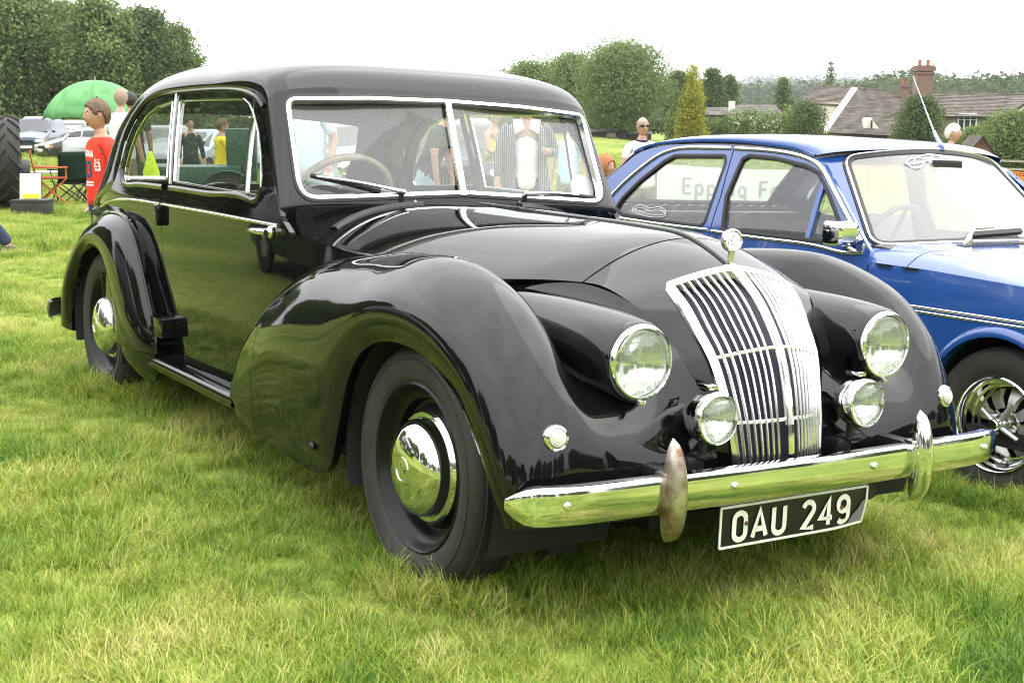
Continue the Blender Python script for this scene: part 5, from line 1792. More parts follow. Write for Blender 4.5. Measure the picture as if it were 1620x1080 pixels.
# far left wing
a2, b2 = hp(1284, 137, 107), hp(1351, 139, 107); c2, d2 = hp(1344, 167, 103), hp(1268, 163, 103)
roof_plane('roof', a2, b2, c2, d2, house)
w2 = MB(); w2.box(((d2[0] + c2[0]) / 2, 103.4 - HB[1], d2[2] / 2), (c2[0] - d2[0] - .6, .5, d2[2])); w2.build('wall', PLASTER, house, smooth=False)
# small white gablet low on the catslide
gp = hp(1378, 186, 93.5); gl_, gr_ = hp(1361, 210, 93.5), hp(1395, 210, 93.5)
m2 = MB(); m2.add([gl_, gr_, gp, gl_ + [0, 2, 0], gr_ + [0, 2, 0], gp + [0, 2, 0]], [(0, 1, 2), (5, 4, 3), (0, 2, 5, 3), (1, 4, 5, 2)]); gb = m2.build('gablet', PLASTER, house, smooth=False)
m2 = MB(); m2.box((gl_ + gr_) / 2 + np.array([0, -.05, .4]), (.10, .06, .9)); m2.build('timber', OAKB, gb, smooth=False)


def chimney(u, v0, v1, d, w, pots):
    lo, hi = hp(u, v1, d), hp(u, v0, d); h = hi[2] - lo[2]
    m2 = MB(); m2.box((lo[0], lo[1], lo[2] + h * .40), (w, w * .8, h * .9)); m2.box((lo[0], lo[1], lo[2] + h * .74), (w * 1.12, w * .92, h * .06)); m2.box((lo[0], lo[1], hi[2] - h * .13), (w * 1.24, w * 1.02, h * .12)); m2.box((lo[0], lo[1], hi[2] - h * .05), (w * 1.12, w * .92, h * .05))
    ch = m2.build('chimney', BRICK, house, smooth=False, weld=False)
    for k in range(pots):
        x = lo[0] + (k - (pots - 1) / 2) * w * .5
        m2 = MB(); m2.lathe([(.13, 0), (.12, .35), (.15, .36), (.15, .42), (.10, .42), (.10, .1)], (x, lo[1], hi[2] - .04), (0, 0, 1), 12); m2.build('chimney_pot', pmat('terracotta', (.32, .12, .07), .8), ch)


chimney(1459, 103, 154, 102.5, 1.25, 2)
chimney(1430, 133, 160, 102.0, .6, 2)
# grey cottage roofs further left
cot = ground_at(1190, 112)
ct = thing('grey_cottage', 'low cottage with a long grey roof beyond the hedge', 'cottage', tuple(cot), 0)
HB0 = HB; HB = cot
TILE0 = TILE; TILE = noise_col(pmat('grey_tiles', (.22, .20, .19), .9), (.15, .14, .13), (.28, .26, .245), 2.5, detail=8)
roof_plane('roof', hp(1165, 168, 115), hp(1228, 168, 115), hp(1240, 181, 111), hp(1150, 181, 111), ct)
roof_plane('roof', hp(1118, 172, 116), hp(1160, 172, 116), hp(1166, 182, 113), hp(1112, 182, 113), ct)
m2 = MB(); q = hp(1195, 181, 111.3); m2.box((q[0], q[1], q[2] / 2), (4.4, .4, q[2])); m2.build('wall', PLASTER, ct, smooth=False)
m2 = MB(); q = hp(1158, 160, 114); m2.box((q[0], q[1], q[2] - .9), (.5, .5, 1.8)); m2.build('chimney', PLASTER, ct, smooth=False)
TILE = TILE0
# sheds at the left of the conifers
for u, v0, v1, w, lab in ((958, 204, 222, 3.6, 'low dark garden shed behind the rail fence'), (1008, 208, 224, 2.2, 'small dark shed right of the tree trunk')):
    g = ground_at(u, 113); s_ = thing('garden_shed', lab, 'shed', tuple(g), 0)
    h = at(u, v0, 113)[2] - g[2]; he = h * .72
    m2 = MB(); m2.box((0, 0, he / 2), (w, 2.4, he)); m2.build('wall', DARKW, s_, smooth=False)
    m2 = MB(); m2.add([(-w / 2 - .15, -1.4, he - .05), (w / 2 + .15, -1.4, he - .05), (w / 2 + .15, 0, h), (-w / 2 - .15, 0, h), (w / 2 + .15, 1.4, he - .05), (-w / 2 - .15, 1.4, he - .05)], [(0, 1, 2, 3), (3, 2, 4, 5), (0, 3, 5), (1, 4, 2)]); m2.build('roof', noise_col(pmat('felt_roof', (.17, .15, .13), .95), (.13, .115, .10), (.22, .2, .18), 3), s_, smooth=False)
    m2 = MB(); m2.box((.4, -1.21, he * .4), (.75, .03, he * .75)); m2.build('door', WOOD, s_, smooth=False)
# little gabled play hut
g = ground_at(1545, 73); hut = thing('wooden_hut', 'small brown gabled wooden hut by the rail fence', 'hut', tuple(g), 0)
ap = at(1541, 216, 73)[2] - g[2]; he = at(1541, 246, 73)[2] - g[2]
m2 = MB(); m2.add([(-.55, -.9, 0), (.85, -.9, 0), (.85, -.9, he), (0, -.9, ap), (-.55, -.9, he + .3), (-.55, .9, 0), (.85, .9, 0), (.85, .9, he), (0, .9, ap), (-.55, .9, he + .3)], [(0, 1, 2, 3, 4), (9, 8, 7, 6, 5), (0, 4, 9, 5), (1, 6, 7, 2)]); hw = m2.build('wall', noise_col(pmat('red_brown_boards', (.16, .075, .045), .8), (.11, .05, .03), (.20, .10, .06), 5), hut, smooth=False)
for e_ in ((-.75, he + .12), (1.05, he - .3)):
    m2 = MB(); m2.sweep(np.array([(0, 0, ap + .04), (e_[0], 0, e_[1])]), [0, 0, 1], [(-1.1, -.03), (-1.1, .03), (1.1, .03), (1.1, -.03)]); m2.build('roof', DARKW, hut, smooth=False)
m2 = MB(); m2.box((.15, -.92, he * .75), (.35, .03, .4)); m2.build('hatch', M['under'], hut, smooth=False)


def rail_fence(label, u0, u1, d, vtop, vbot, rails, step, curve_=0):
    g0, g1 = ground_at(u0, d), ground_at(u1, d)
    f = thing('rail_fence', label, 'fence', tuple(g0), 0)
    n = max(2, int((g1[0] - g0[0]) / step))
    ht = at(u0, vtop, d)[2] - g0[2]
    pm = None
    for i in range(n + 1):
        x = (g1[0] - g0[0]) * i / n; z = float(gz(g0[0] + x, d)) - g0[2]
        if pm is None:
            m2 = MB(); m2.box((0, 0, ht / 2 - .2), (.11, .09, ht + .45)); pm = m2.mesh('post', WOOD, smooth=False)
        o = link('post', pm, None, f); o.location = (x, 0, z)
    zs = [float(gz(g0[0] + (g1[0] - g0[0]) * k, d)) - g0[2] for k in (0, .5, 1)]
    for k in range(rails):
        hh = ht * (.97 - k * .36)
        m2 = MB(); m2.sweep(np.array([((g1[0] - g0[0]) * q, -.06, z + hh) for q, z in zip((0, .5, 1), zs)]), [0, -1, 0], [(-.055, -.02), (-.055, .02), (.055, .02), (.055, -.02)]); m2.build('rail', WOOD, f, smooth=False)
    return f


rail_fence('grey post and rail fence across the field between the two cars', 760, 1130, 104, 219, 240, 3, 1.9)
rail_fence('post and rail fence behind the orange netting at the right', 1500, 1740, 68, 250, 284, 3, 2.0)
# orange plastic barrier netting
net = thing('barrier_netting', 'bright orange plastic barrier netting strung along posts behind the blue car', 'netting', tuple(ground_at(1270, 47)), 0)
NB0 = ground_at(1270, 47)
ORG = pmat('orange_plastic', (.85, .22, .03), .5)
x1 = ground_at(1760, 47)[0] - NB0[0]
nx = int(x1 / .11); xs = np.linspace(0, x1, nx + 1)
zb = np.array([float(gz(NB0[0] + x, 47)) - NB0[2] for x in xs]) + .05
rgn = np.random.default_rng(9)
sag = .06 * np.abs(np.sin(xs * math.pi / 2.4))
top = zb + 1.02 - sag
m2 = MB()
for k in range(15):
    f = k / 14; w_ = .028 if k not in (0, 14) else .04
    P = np.stack([xs, .02 * np.sin(xs * 3 + k), zb + (top - zb) * f], 1)
    m2.grid(np.array([P - [0, 0, w_ / 2], P + [0, 0, w_ / 2]]))
for i in range(nx + 1):
    P = np.stack([np.full(8, xs[i]), .02 * np.sin(xs[i] * 3 + np.linspace(0, 14, 8)) + .004, np.linspace(zb[i], top[i], 8)], 1)
    m2.grid(np.array([P - [.016, 0, 0], P + [.016, 0, 0]]))
tag(m2.build('mesh', ORG, net, smooth=False, weld=False), kind='stuff')
m2 = MB(); m2.tube([(0, 0, -.1), (0, 0, 1.2)], .02, 8); pm = m2.mesh('post', DARKW)
for i in range(int(x1 / 2.4) + 1):
    o = link('post', pm, None, net); o.location = (i * 2.4, .03, float(gz(NB0[0] + i * 2.4, 47)) - NB0[2])
# white banner behind the blue car
bp0, bp1 = at(1040, 259, 12.5), at(1292, 268, 12.5)
ban = thing('banner', 'white cloth banner lettered in dark grey behind the blue car windows', 'banner', tuple(bp0), 0)
bw = bp1[0] - bp0[0]; dz = bp1[2] - bp0[2]
u = np.linspace(0, 1, 40); v = np.linspace(0, 1, 8)
uu, vv = np.meshgrid(u, v, indexing='ij')
bf = lambda x, z: np.stack([x, .03 * np.sin(x * 5) + 0 * z, z + dz * x / bw - .02 * np.sin(x * 2)], -1)
mb = MB(); mb.grid(bf(uu * bw, -.40 + vv * .40)); mb.build('cloth', pmat('banner_cloth', (.82, .82, .80), .8), ban)
st, tw = text_strokes('Epping Forest', .165, gap=.16, stretch=1.15)
for ch, ss in st:
    if not ss: continue
    mb = MB()
    for s_ in ss:
        ribbon(mb, [(px + .24, py - .27) for px, py in s_], .022, lambda Q: bf(Q[:, 0], Q[:, 1]) - np.array([0, .006, 0]))
    mb.build('letter', pmat('grey_print', (.40, .40, .41), .7), ban, smooth=False)
for x in (0, bw):
    mb = MB(); mb.tube([(x, .03, -float(bp0[2] - gz(bp0[0] + x, 12.5))), (x, .03, .06)], .018, 8); mb.build('pole', WOOD, ban)
M['wheel_alloy'] = pmat('wheel_alloy', (.46, .46, .45), .38, .9)
M['glass_pale'] = glass_mat('pale_glass', (.88, .91, .90), film=.05)  # side panes evenly whitened by a pale film
# ------------------------------------------------------------------ blue saloon beside it (own frame as before)
EY = 0.0
YS = .918
_er = np.array([[math.cos(EY), math.sin(EY), 0], [-math.sin(EY), math.cos(EY), 0], [0, 0, 1]])
_eo = np.array([2.397, -0.119, 0.0])
blue = thing('blue_saloon', 'shiny blue two-door saloon with chrome spoked wheels parked beside the black one', 'car', car2w(_eo), mat3=RG @ _er)
BL = noise_col(pmat('blue_paint', (.017, .066, .25), .15, coat=.7, coat_rough=.02), (.015, .060, .23), (.020, .074, .27), 2.5)
add_bump(BL, 4.0, .04, .01, 2.0)


def EX(z):
    return np.interp(z, [.10, .2, .3, .45, .6, .70, .75, .80, .84, .87, .93, 1.10, 1.28, 1.36], [.68, .725, .752, .776, .785, .783, .778, .771, .763, .757, .742, .685, .615, .58])


_ezs = np.linspace(.08, 1.4, 60)
_exf = nspl(_ezs, np.convolve(np.pad(EX(_ezs), 3, mode='edge'), np.ones(7) / 7, 'valid'))


def eside(sg, off=0.0):
    return lambda y, z: np.stack([sg * (_exf(z) + off - .05 * np.clip((np.asarray(y) - 2.9) / .6, 0, 2) ** 2 - .05 * np.clip((-.25 - np.asarray(y)) / .5, 0, 2) ** 2), y, z], -1)


def eboth(name, fn, mats, par=blue, **kw):
    return [fn(sg).build(name, mats, par, **kw) for sg in (-1, 1)]


EWIN = round_poly([(1.72, .905), (1.765, 1.06), (1.742, 1.235), (1.70, 1.252), (1.509, 1.245), (1.281, 1.216), (1.185, 1.188), (1.068, 1.091), (.92, .951), (.875, .905), (1.137, .902)], [.02, .02, .02, .03, 0, .03, .04, 0, .02, .02, 0], .02)
EQW = round_poly([(2.64, .955), (2.605, 1.01), (2.50, 1.104), (2.347, 1.208), (2.276, 1.238), (1.875, 1.247), (1.852, 1.21), (1.856, 1.05), (1.862, .93), (1.90, .912), (2.19, .917), (2.55, .930)], [.02, .02, 0, .03, .05, .03, .02, 0, .03, .02, 0, .03], .02)
EDOOR = round_poly([(1.80, .20), (1.806, .90), (1.80, 1.06), (1.826, 1.296), (1.516, 1.288), (1.30, 1.263), (1.175, 1.232), (1.065, 1.150), (.90, 1.02), (.735, .885), (.73, .5), (.74, .20)], [.03, 0, .0, .01, 0, .02, .03, 0, 0, .0, 0, .03], .03)
EQP = round_poly([(1.808, .20), (1.814, .90), (1.808, 1.06), (1.834, 1.298), (2.10, 1.302), (2.36, 1.290), (2.50, 1.272), (2.60, 1.245), (2.72, 1.16), (2.87, 1.05), (2.97, .96), (3.1, .925), (3.40, .885), (3.42, .5), (3.40, .25), (2.80, .22), (2.74, .30), (2.72, .45), (2.62, .58), (2.45, .635), (2.28, .60), (2.14, .48), (2.08, .30), (2.06, .20)], 0, .03)
_arch = [(.345 * math.cos(a), .30 + .345 * math.sin(a)) for a in np.linspace(0, math.pi, 18)]
EWING = np.array(polyline([(.72, .20), (.722, .5), (.727, .842), (.4, .838), (.0, .822), (-.5, .80), (-.66, .785), (-.68, .5), (-.66, .25), (-.345, .22)], .03).tolist()[:-1] + [(-x, z) for x, z in _arch] + [(.345, .22), (.40, .20)])
ed = eboth('door', lambda sg: panel(eside(sg), EDOOR, [EWIN], h=.035, depth=.025, flip=sg < 0), BL, angle=50)
eq = eboth('quarter_panel', lambda sg: panel(eside(sg), EQP, [EQW], h=.04, depth=.025, flip=sg < 0), BL, angle=50)
ew = eboth('front_wing', lambda sg: panel(eside(sg), EWING, h=.035, depth=.03, flip=sg < 0), BL, angle=50)
for i, sg in enumerate((-1, 1)):
    for par, lp, nm in ((ed[i], EWIN, 'window'), (eq[i], EQW, 'quarter_window')):
        mb = MB(); mb.sweep(eside(sg)(lp[:, 0], lp[:, 1]), [sg, 0, .2], [(-.010, -.02), (-.010, .001), (0, .004), (.010, .001), (.010, -.02)], closed=True)
        mb.build(nm + '_seal', M['rubber_trim'], par)
        panel(eside(sg, -.014), off_loop(lp, .004), h=.08, depth=0, flip=sg < 0).build(nm + '_glass', M['glass_pale'], par)
    yy = np.array([1.131, 1.135, 1.14]); zz = np.array([.903, 1.05, 1.20])
    mb = MB(); mb.sweep(eside(sg)(yy, zz), [sg, 0, 0], [(-.014, -.012), (-.014, .002), (.014, .002), (.014, -.012)]); mb.build('vent_bar', BL, ed[i])
    # bright strips: over the windows, along the belt, pair along the flank
    c1 = curve([(2.736, .962), (2.70, 1.02), (2.639, 1.082), (2.506, 1.18), (2.40, 1.240), (2.293, 1.270), (2.10, 1.282), (1.842, 1.285)], 40)
    mb = MB(); mb.sweep(eside(sg, .002)(c1[:, 0], c1[:, 1]), [sg, 0, .2], prof_round(.022, .009)); mb.build('window_strip', M['alloy_bright'], eq[i])
    c1 = curve([(1.815, 1.283), (1.457, 1.272), (1.30, 1.252), (1.20, 1.222), (1.10, 1.155), (.94, 1.03), (.80, .92)], 40)
    mb = MB(); mb.sweep(eside(sg, .002)(c1[:, 0], c1[:, 1]), [sg, 0, .2], prof_round(.022, .009)); mb.build('window_strip', M['alloy_bright'], ed[i])
    c1 = curve([(2.736, .962), (2.715, .930), (2.64, .913), (2.3, .905), (1.825, .900)], 24)
    mb = MB(); mb.sweep(eside(sg, .002)(c1[:, 0], c1[:, 1]), [sg, 0, 0], prof_round(.016, .008)); mb.build('belt_strip', M['alloy_bright'], eq[i])
    c1 = curve([(1.795, .897), (1.4, .888), (1.01, .878), (.80, .872), (.765, .885), (.775, .91)], 24)
    mb = MB(); mb.sweep(eside(sg, .002)(c1[:, 0], c1[:, 1]), [sg, 0, 0], prof_round(.016, .008)); mb.build('belt_strip', M['alloy_bright'], ed[i])
    for par, y0, y1 in ((ew[i], -.6, .70), (ed[i], .76, 1.78), (eq[i], 1.83, 3.3)):
        for dz in (-.009, .009):
            yy = np.linspace(y0, y1, 12); mb = MB(); mb.sweep(eside(sg, .001)(yy, np.full(12, .683 + dz)), [sg, 0, 0], prof_round(.011, .004))
            mb.build('flank_stripe', M['alloy_bright'], par)
    # flared lips
    for par, yc in ((ew[i], 0.0), (eq[i], 2.40)):
        a = np.linspace(-.12, math.pi + .12, 30)
        yy = yc + .352 * np.cos(a); zz = .30 + .340 * np.sin(a)
        P = eside(sg, .008)(yy, zz)
        mb = MB(); mb.sweep(P, [sg, 0, 0], [(.03, -.025), (.026, -.006), (.012, .008), (-.004, .014), (-.014, .012), (-.016, -.03)] if sg > 0 else [(-.03, -.025), (-.026, -.006), (-.012, .008), (.004, .014), (.014, .012), (.016, -.03)])
        mb.build('arch_lip', BL, par)
        a = np.linspace(-.3, math.pi + .3, 20)
        mb = MB(); mb.grid(np.array([[(sg * x, yc + .36 * math.cos(t), .30 + .345 * math.sin(t)) for t in a] for x in (.45, .765)])); mb.grid(np.array([[(sg * .45, yc + .36 * k * math.cos(t), .30 + .345 * k * math.sin(t)) for t in a] for k in (1, .02)]))
        mb.build('wheel_well', M['under'], blue)
    # door mirror, chrome
    mb = MB()
    mx, my, mz = sg * .805, .865, .945
    rows = []
    for k, (dy, sc_) in enumerate([(-.055, .55), (-.05, .80), (-.035, .93), (0, 1.0), (.03, 1.0)]):
        q = round_poly([(-.075, -.050), (.075, -.050), (.075, .055), (-.075, .055)], .026, .02, 4)
        rows.append([(mx + x * sc_, my + dy, mz + z * sc_) for x, z in q])
    mb.grid(np.array(rows), cv=True)
    mb.add(rows[0], [tuple(range(len(rows[0])))]); mb.add(rows[-1], [tuple(reversed(range(len(rows[-1]))))])
    mb.tube([(mx - sg * .05, my, mz - .045), (sg * .77, my - .02, .89), (sg * .745, my - .04, .875)], [.012, .011, .014], 8)
    mb.build('door_mirror', M['chrome'], ed[i])
# roof shell
EG = np.array([(1.245, 1.262), (1.29, 1.273), (1.36, 1.287), (1.516, 1.302), (1.803, 1.316), (2.105, 1.316), (2.367, 1.303), (2.50, 1.286), (2.60, 1.26), (2.72, 1.17), (2.87, 1.06), (2.97, .975), (3.1, .935), (3.4, .893), (3.43, .80), (3.43, .5)])
EC = np.array([(1.085, 1.308), (1.135, 1.330), (1.25, 1.346), (1.5, 1.358), (1.8, 1.362), (2.1, 1.355), (2.36, 1.335), (2.50, 1.307), (2.58, 1.275), (2.74, 1.17), (2.92, 1.045), (3.02, .975), (3.12, .952), (3.42, .915), (3.46, .82), (3.46, .5)])
_ed = np.concatenate([[0], np.cumsum(np.linalg.norm(np.diff((EG + EC) / 2, axis=0), axis=1))]); _ed /= _ed[-1]
_egf, _ecf = nspl(_ed, EG), nspl(_ed, EC)


def eroof(u, v):
    u = np.asarray(u, float); v = np.asarray(v, float)
    th = (1 - np.abs(u)) * math.pi / 2
    g, c = _egf(v), _ecf(v)
    n = 2.0 + 1.4 * np.clip(v / .12, 0, 1)
    k1, k2 = np.cos(th) ** (2 / n), np.sin(th) ** (2 / n)
    yz = g + (c - g) * k2[..., None]
    x = eside(1)(g[..., 0], g[..., 1])[..., 0] * k1
    return np.stack([np.sign(u) * x, yz[..., 0], yz[..., 1]], -1)


RW0, RW1 = _ed[8] + .006, _ed[11] - .004
_rwl = round_poly([(-.62, RW0), (.62, RW0), (.66, RW1), (-.66, RW1)], .02, .012)
_ol = polyline([(-1, 0), (1, 0), (1, 1), (-1, 1), (-1, 0)], .014)[:-1]
panel(eroof, _ol, [_rwl], h=.018, depth=0).build('roof', BL, blue, angle=50)
panel(eroof, _rwl, h=.03, depth=0).build('back_window', M['glass'], blue)
mb = MB(); Pq = eroof(_rwl[:, 0], _rwl[:, 1]); mb.sweep(Pq, surf_normal(eroof, _rwl[:, 0], _rwl[:, 1]), [(-.014, -.01), (-.012, .006), (.012, .006), (.014, -.01)], closed=True); mb.build('back_window_seal', M['rubber_trim'], blue)
uu, vv = np.meshgrid(np.linspace(-.96, .96, 24), np.linspace(.012, RW0 - .005, 18), indexing='ij')
mb = MB(); mb.grid(eroof(uu, vv) - np.array([0, 0, .03])); mb.build('headlining', noise_col(pmat('pale_lining', (.5, .5, .49), .9), (.42, .42, .41), (.55, .55, .54), 12), blue)
for sg in (-1, 1):
    v = np.linspace(0, _ed[8] + .01, 40); g = _egf(v)
    mb = MB(); mb.sweep(eside(sg, .001)(g[:, 0], g[:, 1]), [sg, 0, .3], [(-.006, -.003), (-.008, .010), (.003, .012), (.007, .004), (.007, -.003)]); mb.build('roof_gutter', BL, blue)

# windscreen and its surround
def ews(t, b):
    t = np.asarray(t, float); b = np.asarray(b, float)
    x = t * (.660 + (.512 - .660) * b)
    y = (.655 + .155 * np.abs(t) ** 2.3) + ((1.09 + .085 * np.abs(t) ** 2.3) - (.655 + .155 * np.abs(t) ** 2.3)) * b
    z = (.928 - .028 * t * t) + ((1.303 - .045 * t * t) - (.928 - .028 * t * t)) * b
    return np.stack([x, y, z], -1)


_wl = round_poly([(-1, 0), (1, 0), (1, 1), (-1, 1)], .12, .03)
_wo = polyline([(-1.10, -.10), (1.10, -.10), (1.225, 1.035), (-1.225, 1.035), (-1.10, -.10)], .06)[:-1]
panel(ews, _wo, [_wl], h=.05, depth=.02).build('windscreen_surround', BL, blue, angle=50)
panel(ews, _wl, h=.12, depth=0).build('windscreen_pane', glass_mat('glare_windscreen', (.86, .89, .88), film=.17), blue)  # white sky glare on the screen is painted by the film
Pq = ews(_wl[:, 0], _wl[:, 1]); Nq = surf_normal(ews, _wl[:, 0], _wl[:, 1])
Nq = np.where(Nq[:, 1:2] > 0, -Nq, Nq)
mb = MB(); mb.sweep(Pq, Nq, [(-.020, -.01), (-.020, .004), (-.012, .008), (.018, .006), (.020, -.01)], closed=True); sl = mb.build('windscreen_seal', M['rubber_trim'], blue)
_wq = round_poly([(-1.008, -.012), (1.008, -.012), (1.008, 1.012), (-1.008, 1.012)], .13, .03)
Pq = ews(_wq[:, 0], _wq[:, 1]); Nq = surf_normal(ews, _wq[:, 0], _wq[:, 1]); Nq = np.where(Nq[:, 1:2] > 0, -Nq, Nq)
mb = MB(); mb.sweep(Pq + Nq * .008, Nq, prof_round(.013, .006), closed=True); mb.build('windscreen_trim', M['alloy_bright'], blue)
# club sticker outline along the top of the screen and on the quarter glass
mb = MB()
for q in (0, 1):
    pts = [(-.36, .86), (-.30, .90), (-.20, .92), (-.08, .95), (.06, .95), (.16, .93), (.20, .90), (.05, .89), (-.12, .88), (-.26, .85), (-.36, .86)]
    pts = [(a, b - .05 * q * (i % 2)) for i, (a, b) in enumerate(pts)]
    c1 = curve(pts, 50); Pq = ews(c1[:, 0] - .12, c1[:, 1] + .0); mb.sweep(Pq + [0, -.004, .003], [0, -1, .8], [(-.0022, 0), (.0022, 0), (.0022, .001), (-.0022, .001)])
mb.build('screen_sticker', pmat('white_sticker', (.8, .8, .8), .5), blue)
mb = MB()
for q in range(2):
    c1 = curve([(2.50, .965), (2.42, .985), (2.34, .975), (2.27, .985), (2.20, .96), (2.28, .945), (2.40, .950), (2.50, .965)], 40); c1[:, 1] -= .012 * q
    mb.sweep(eside(-1, -.010)(c1[:, 0], c1[:, 1]), [-1, 0, 0], [(-.0018, 0), (.0018, 0), (.0018, .001), (-.0018, .001)])
mb.build('glass_sticker', bpy.data.materials['white_sticker'], eq[0])

# bonnet and scuttle
def ebon(a, y):
    a = np.asarray(a, float); y = np.asarray(y, float)
    zc = np.interp(y, [-.72, -.66, -.4, 0, .5, .8], [.80, .835, .862, .885, .918, .93]); ze = np.interp(y, [-.72, -.66, 0, .5, .8], [.74, .775, .800, .822, .838])
    xe = _exf(ze) - .05 * np.clip((-.25 - y) / .5, 0, 2) ** 2
    k = np.abs(a)
    g = .35 * k ** 2 + .65 * np.clip((k - .80) / .20, 0, 1) ** 2
    return np.stack([a * xe, y, zc + (ze - zc) * g], -1)


for nm, y0, y1 in (('bonnet', -.715, .526), ('scuttle', .532, .80)):
    q = polyline([(-1, y0), (1, y0), (1, y1), (-1, y1), (-1, y0)], .05)[:-1]
    o = panel(ebon, q, h=.045, depth=.015).build(nm, BL, blue, angle=60)
    if nm == 'scuttle':
        for i in range(34):
            xx = -.36 + i * .0215
            a = np.full(4, xx / .76); y = np.linspace(.555, .615, 4); a = a + (y - .58) * .25
            P = ebon(a, y)
            mb = MB(); mb.sweep(P, [0, 0, 1], [(-.006, .0005), (-.003, .004), (.003, .004), (.006, .0005)])
            if i == 0: lm_ = mb.mesh('louvre', M['black_trim'])
            mb.build('louvre', M['black_trim'], o)
# wipers
for x0, dx in ((-.30, .26), (.18, .28)):
    t = thing('wiper', None, None); t.parent = blue
    p0 = ebon(np.array([x0 / .76]), np.array([.60]))[0] + [0, 0, .01]
    mb = MB(); mb.lathe([(.020, -.01), (.018, .012), (.010, .03), (0, .034)], p0, (0, -.2, 1), 12)
    q0 = ews(np.array([(x0 + dx * .45) / .65]), np.array([.10]))[0] + [0, -.02, .01]
    q1 = ews(np.array([(x0 + dx) / .65]), np.array([.12]))[0] + [0, -.02, .012]
    mb.tube([p0 + [0, 0, .02], q0 + [0, -.01, .01], q1], [.012, .009, .006], 8); mb.build('wiper_arm', M['alloy_bright'], t)
    e0 = ews(np.array([(x0 + dx * .35) / .65]), np.array([.05]))[0]; e1 = ews(np.array([(x0 + dx * 1.7) / .65]), np.array([.085]))[0]
    mb = MB(); mb.sweep(np.array([e0, e1]) + [0, -.012, .008], [0, -1, .8], [(-.014, -.006), (-.010, .012), (.010, .012), (.014, -.006)]); mb.build('wiper_blade', M['rubber_trim'], t)
# aerial on the roof
pb = eroof(np.array([.03]), np.array([.004]))[0]
mb = MB(); mb.lathe([(.020, -.005), (.018, .012), (.010, .022), (0, .024)], pb, (0, 0, 1), 14); mb.build('aerial_base', BL, blue)
mb = MB(); d_ = np.array([-.27, .40, 1.0]); d_ /= np.linalg.norm(d_)
mb.tube([pb + [0, 0, .015], pb + d_ * .09], [.010, .007], 8); mb.tube([pb + d_ * .09, pb + d_ * .36], [.0045, .0022], 6); mb.build('aerial', M['alloy_bright'], blue)
# front and rear end, floor
mb = MB(); mb.rbox((0, -.70, .55), (1.36, .06, .34), .02); mb.build('front_panel', BL, blue)
mb = MB(); mb.rbox((0, -.735, .63), (1.20, .02, .17), .01); mb.build('radiator_grille', M['black_trim'], blue)
for sg in (-1, 1):
    mb = MB(); mb.lathe([(.09, -.01), (.095, .01), (.085, .02), (.06, .03), (0, .036)], (sg * .50, -.745, .63), (0, -1, 0), 28); mb.build('headlight', M['chrome'], blue)
for y, s_ in ((-.79, 1), (3.53, -1)):
    mb = MB(); mb.rbox((0, y, .44), (1.5, .06, .10), .02); mb.build('bumper', M['chrome'], blue)
mb = MB(); mb.rbox((0, 3.40, .60), (1.40, .06, .56), .03); mb.build('tail_panel', BL, blue)
mb = MB(); mb.box((0, 1.35, .24), (1.44, 4.0, .06)); mb.box((0, .55, .52), (1.40, .03, .6)); mb.build('underbody', M['under'], blue)
# wheels: wide chrome eight-spoke with knock-on style hub
for sg in (-1, 1):
    for y in (0.0, 2.40 * YS):
        t = thing('wheel', None, None, (sg * .765, y, .298)); t.parent = blue
        ax = (sg, 0, 0)
        mb = MB(); mb.lathe([(.165, -.19), (.20, -.20), (.26, -.195), (.285, -.17), (.29, -.12), (.29, -.05), (.284, -.014), (.27, .004), (.235, .010), (.20, .006), (.178, -.004)], (0, 0, 0), ax, 56); mb.build('tyre', M['rubber'], t)
        mb = MB(); mb.lathe([(.177, -.01), (.181, .004), (.176, .009), (.170, .002), (.166, -.03), (.158, -.034), (.152, -.06), (.144, -.064), (.138, -.085), (.130, -.085), (.128, -.10)], (0, 0, 0), ax, 56); mb.build('rim', M['chrome'], t)
        mb = MB(); mb.lathe([(.15, -.12), (0, -.12)], (0, 0, 0), ax, 32); mb.build('brake_drum', M['under'], t)
        for k in range(8):
            a = k * math.pi / 4 + .2
            er, et = np.array([0, math.cos(a), math.sin(a)]), np.array([0, -math.sin(a), math.cos(a)])
            o_ = np.array([sg, 0, 0])
            V = []
            for r, w_, d in ((.045, .034, -.055), (.095, .050, -.062), (.134, .082, -.088)):
                V.append([er * r - et * w_ / 2 + o_ * (d - .012), er * r - et * w_ * .34 + o_ * d, er * r + et * w_ * .34 + o_ * d, er * r + et * w_ / 2 + o_ * (d - .012)])
            mb = MB(); mb.grid(np.array(V)); mb.build('spoke', M['wheel_alloy'], t)
        mb = MB(); mb.lathe([(.062, -.06), (.058, -.048), (.040, -.046), (.036, -.030), (.030, -.022), (.026, -.004), (.022, .016), (.018, .020), (0, .020)], (0, 0, 0), ax, 24)
        mb.build('hub', M['chrome'], t)
        for k in range(4):
            a = k * math.pi / 2 + .5
            c = np.array([0, .046 * math.cos(a), .046 * math.sin(a)])
            mb = MB(); mb.tube([c + np.array([sg * -.05, 0, 0]), c + np.array([sg * -.012, 0, 0])], .010, 6); mb.tube([c * .3 + np.array([sg * -.01, 0, 0]), c * 2.0 + np.array([sg * -.025, 0, 0])], [.010, .008], 6); mb.build('wheel_nut', M['wheel_alloy'], t)
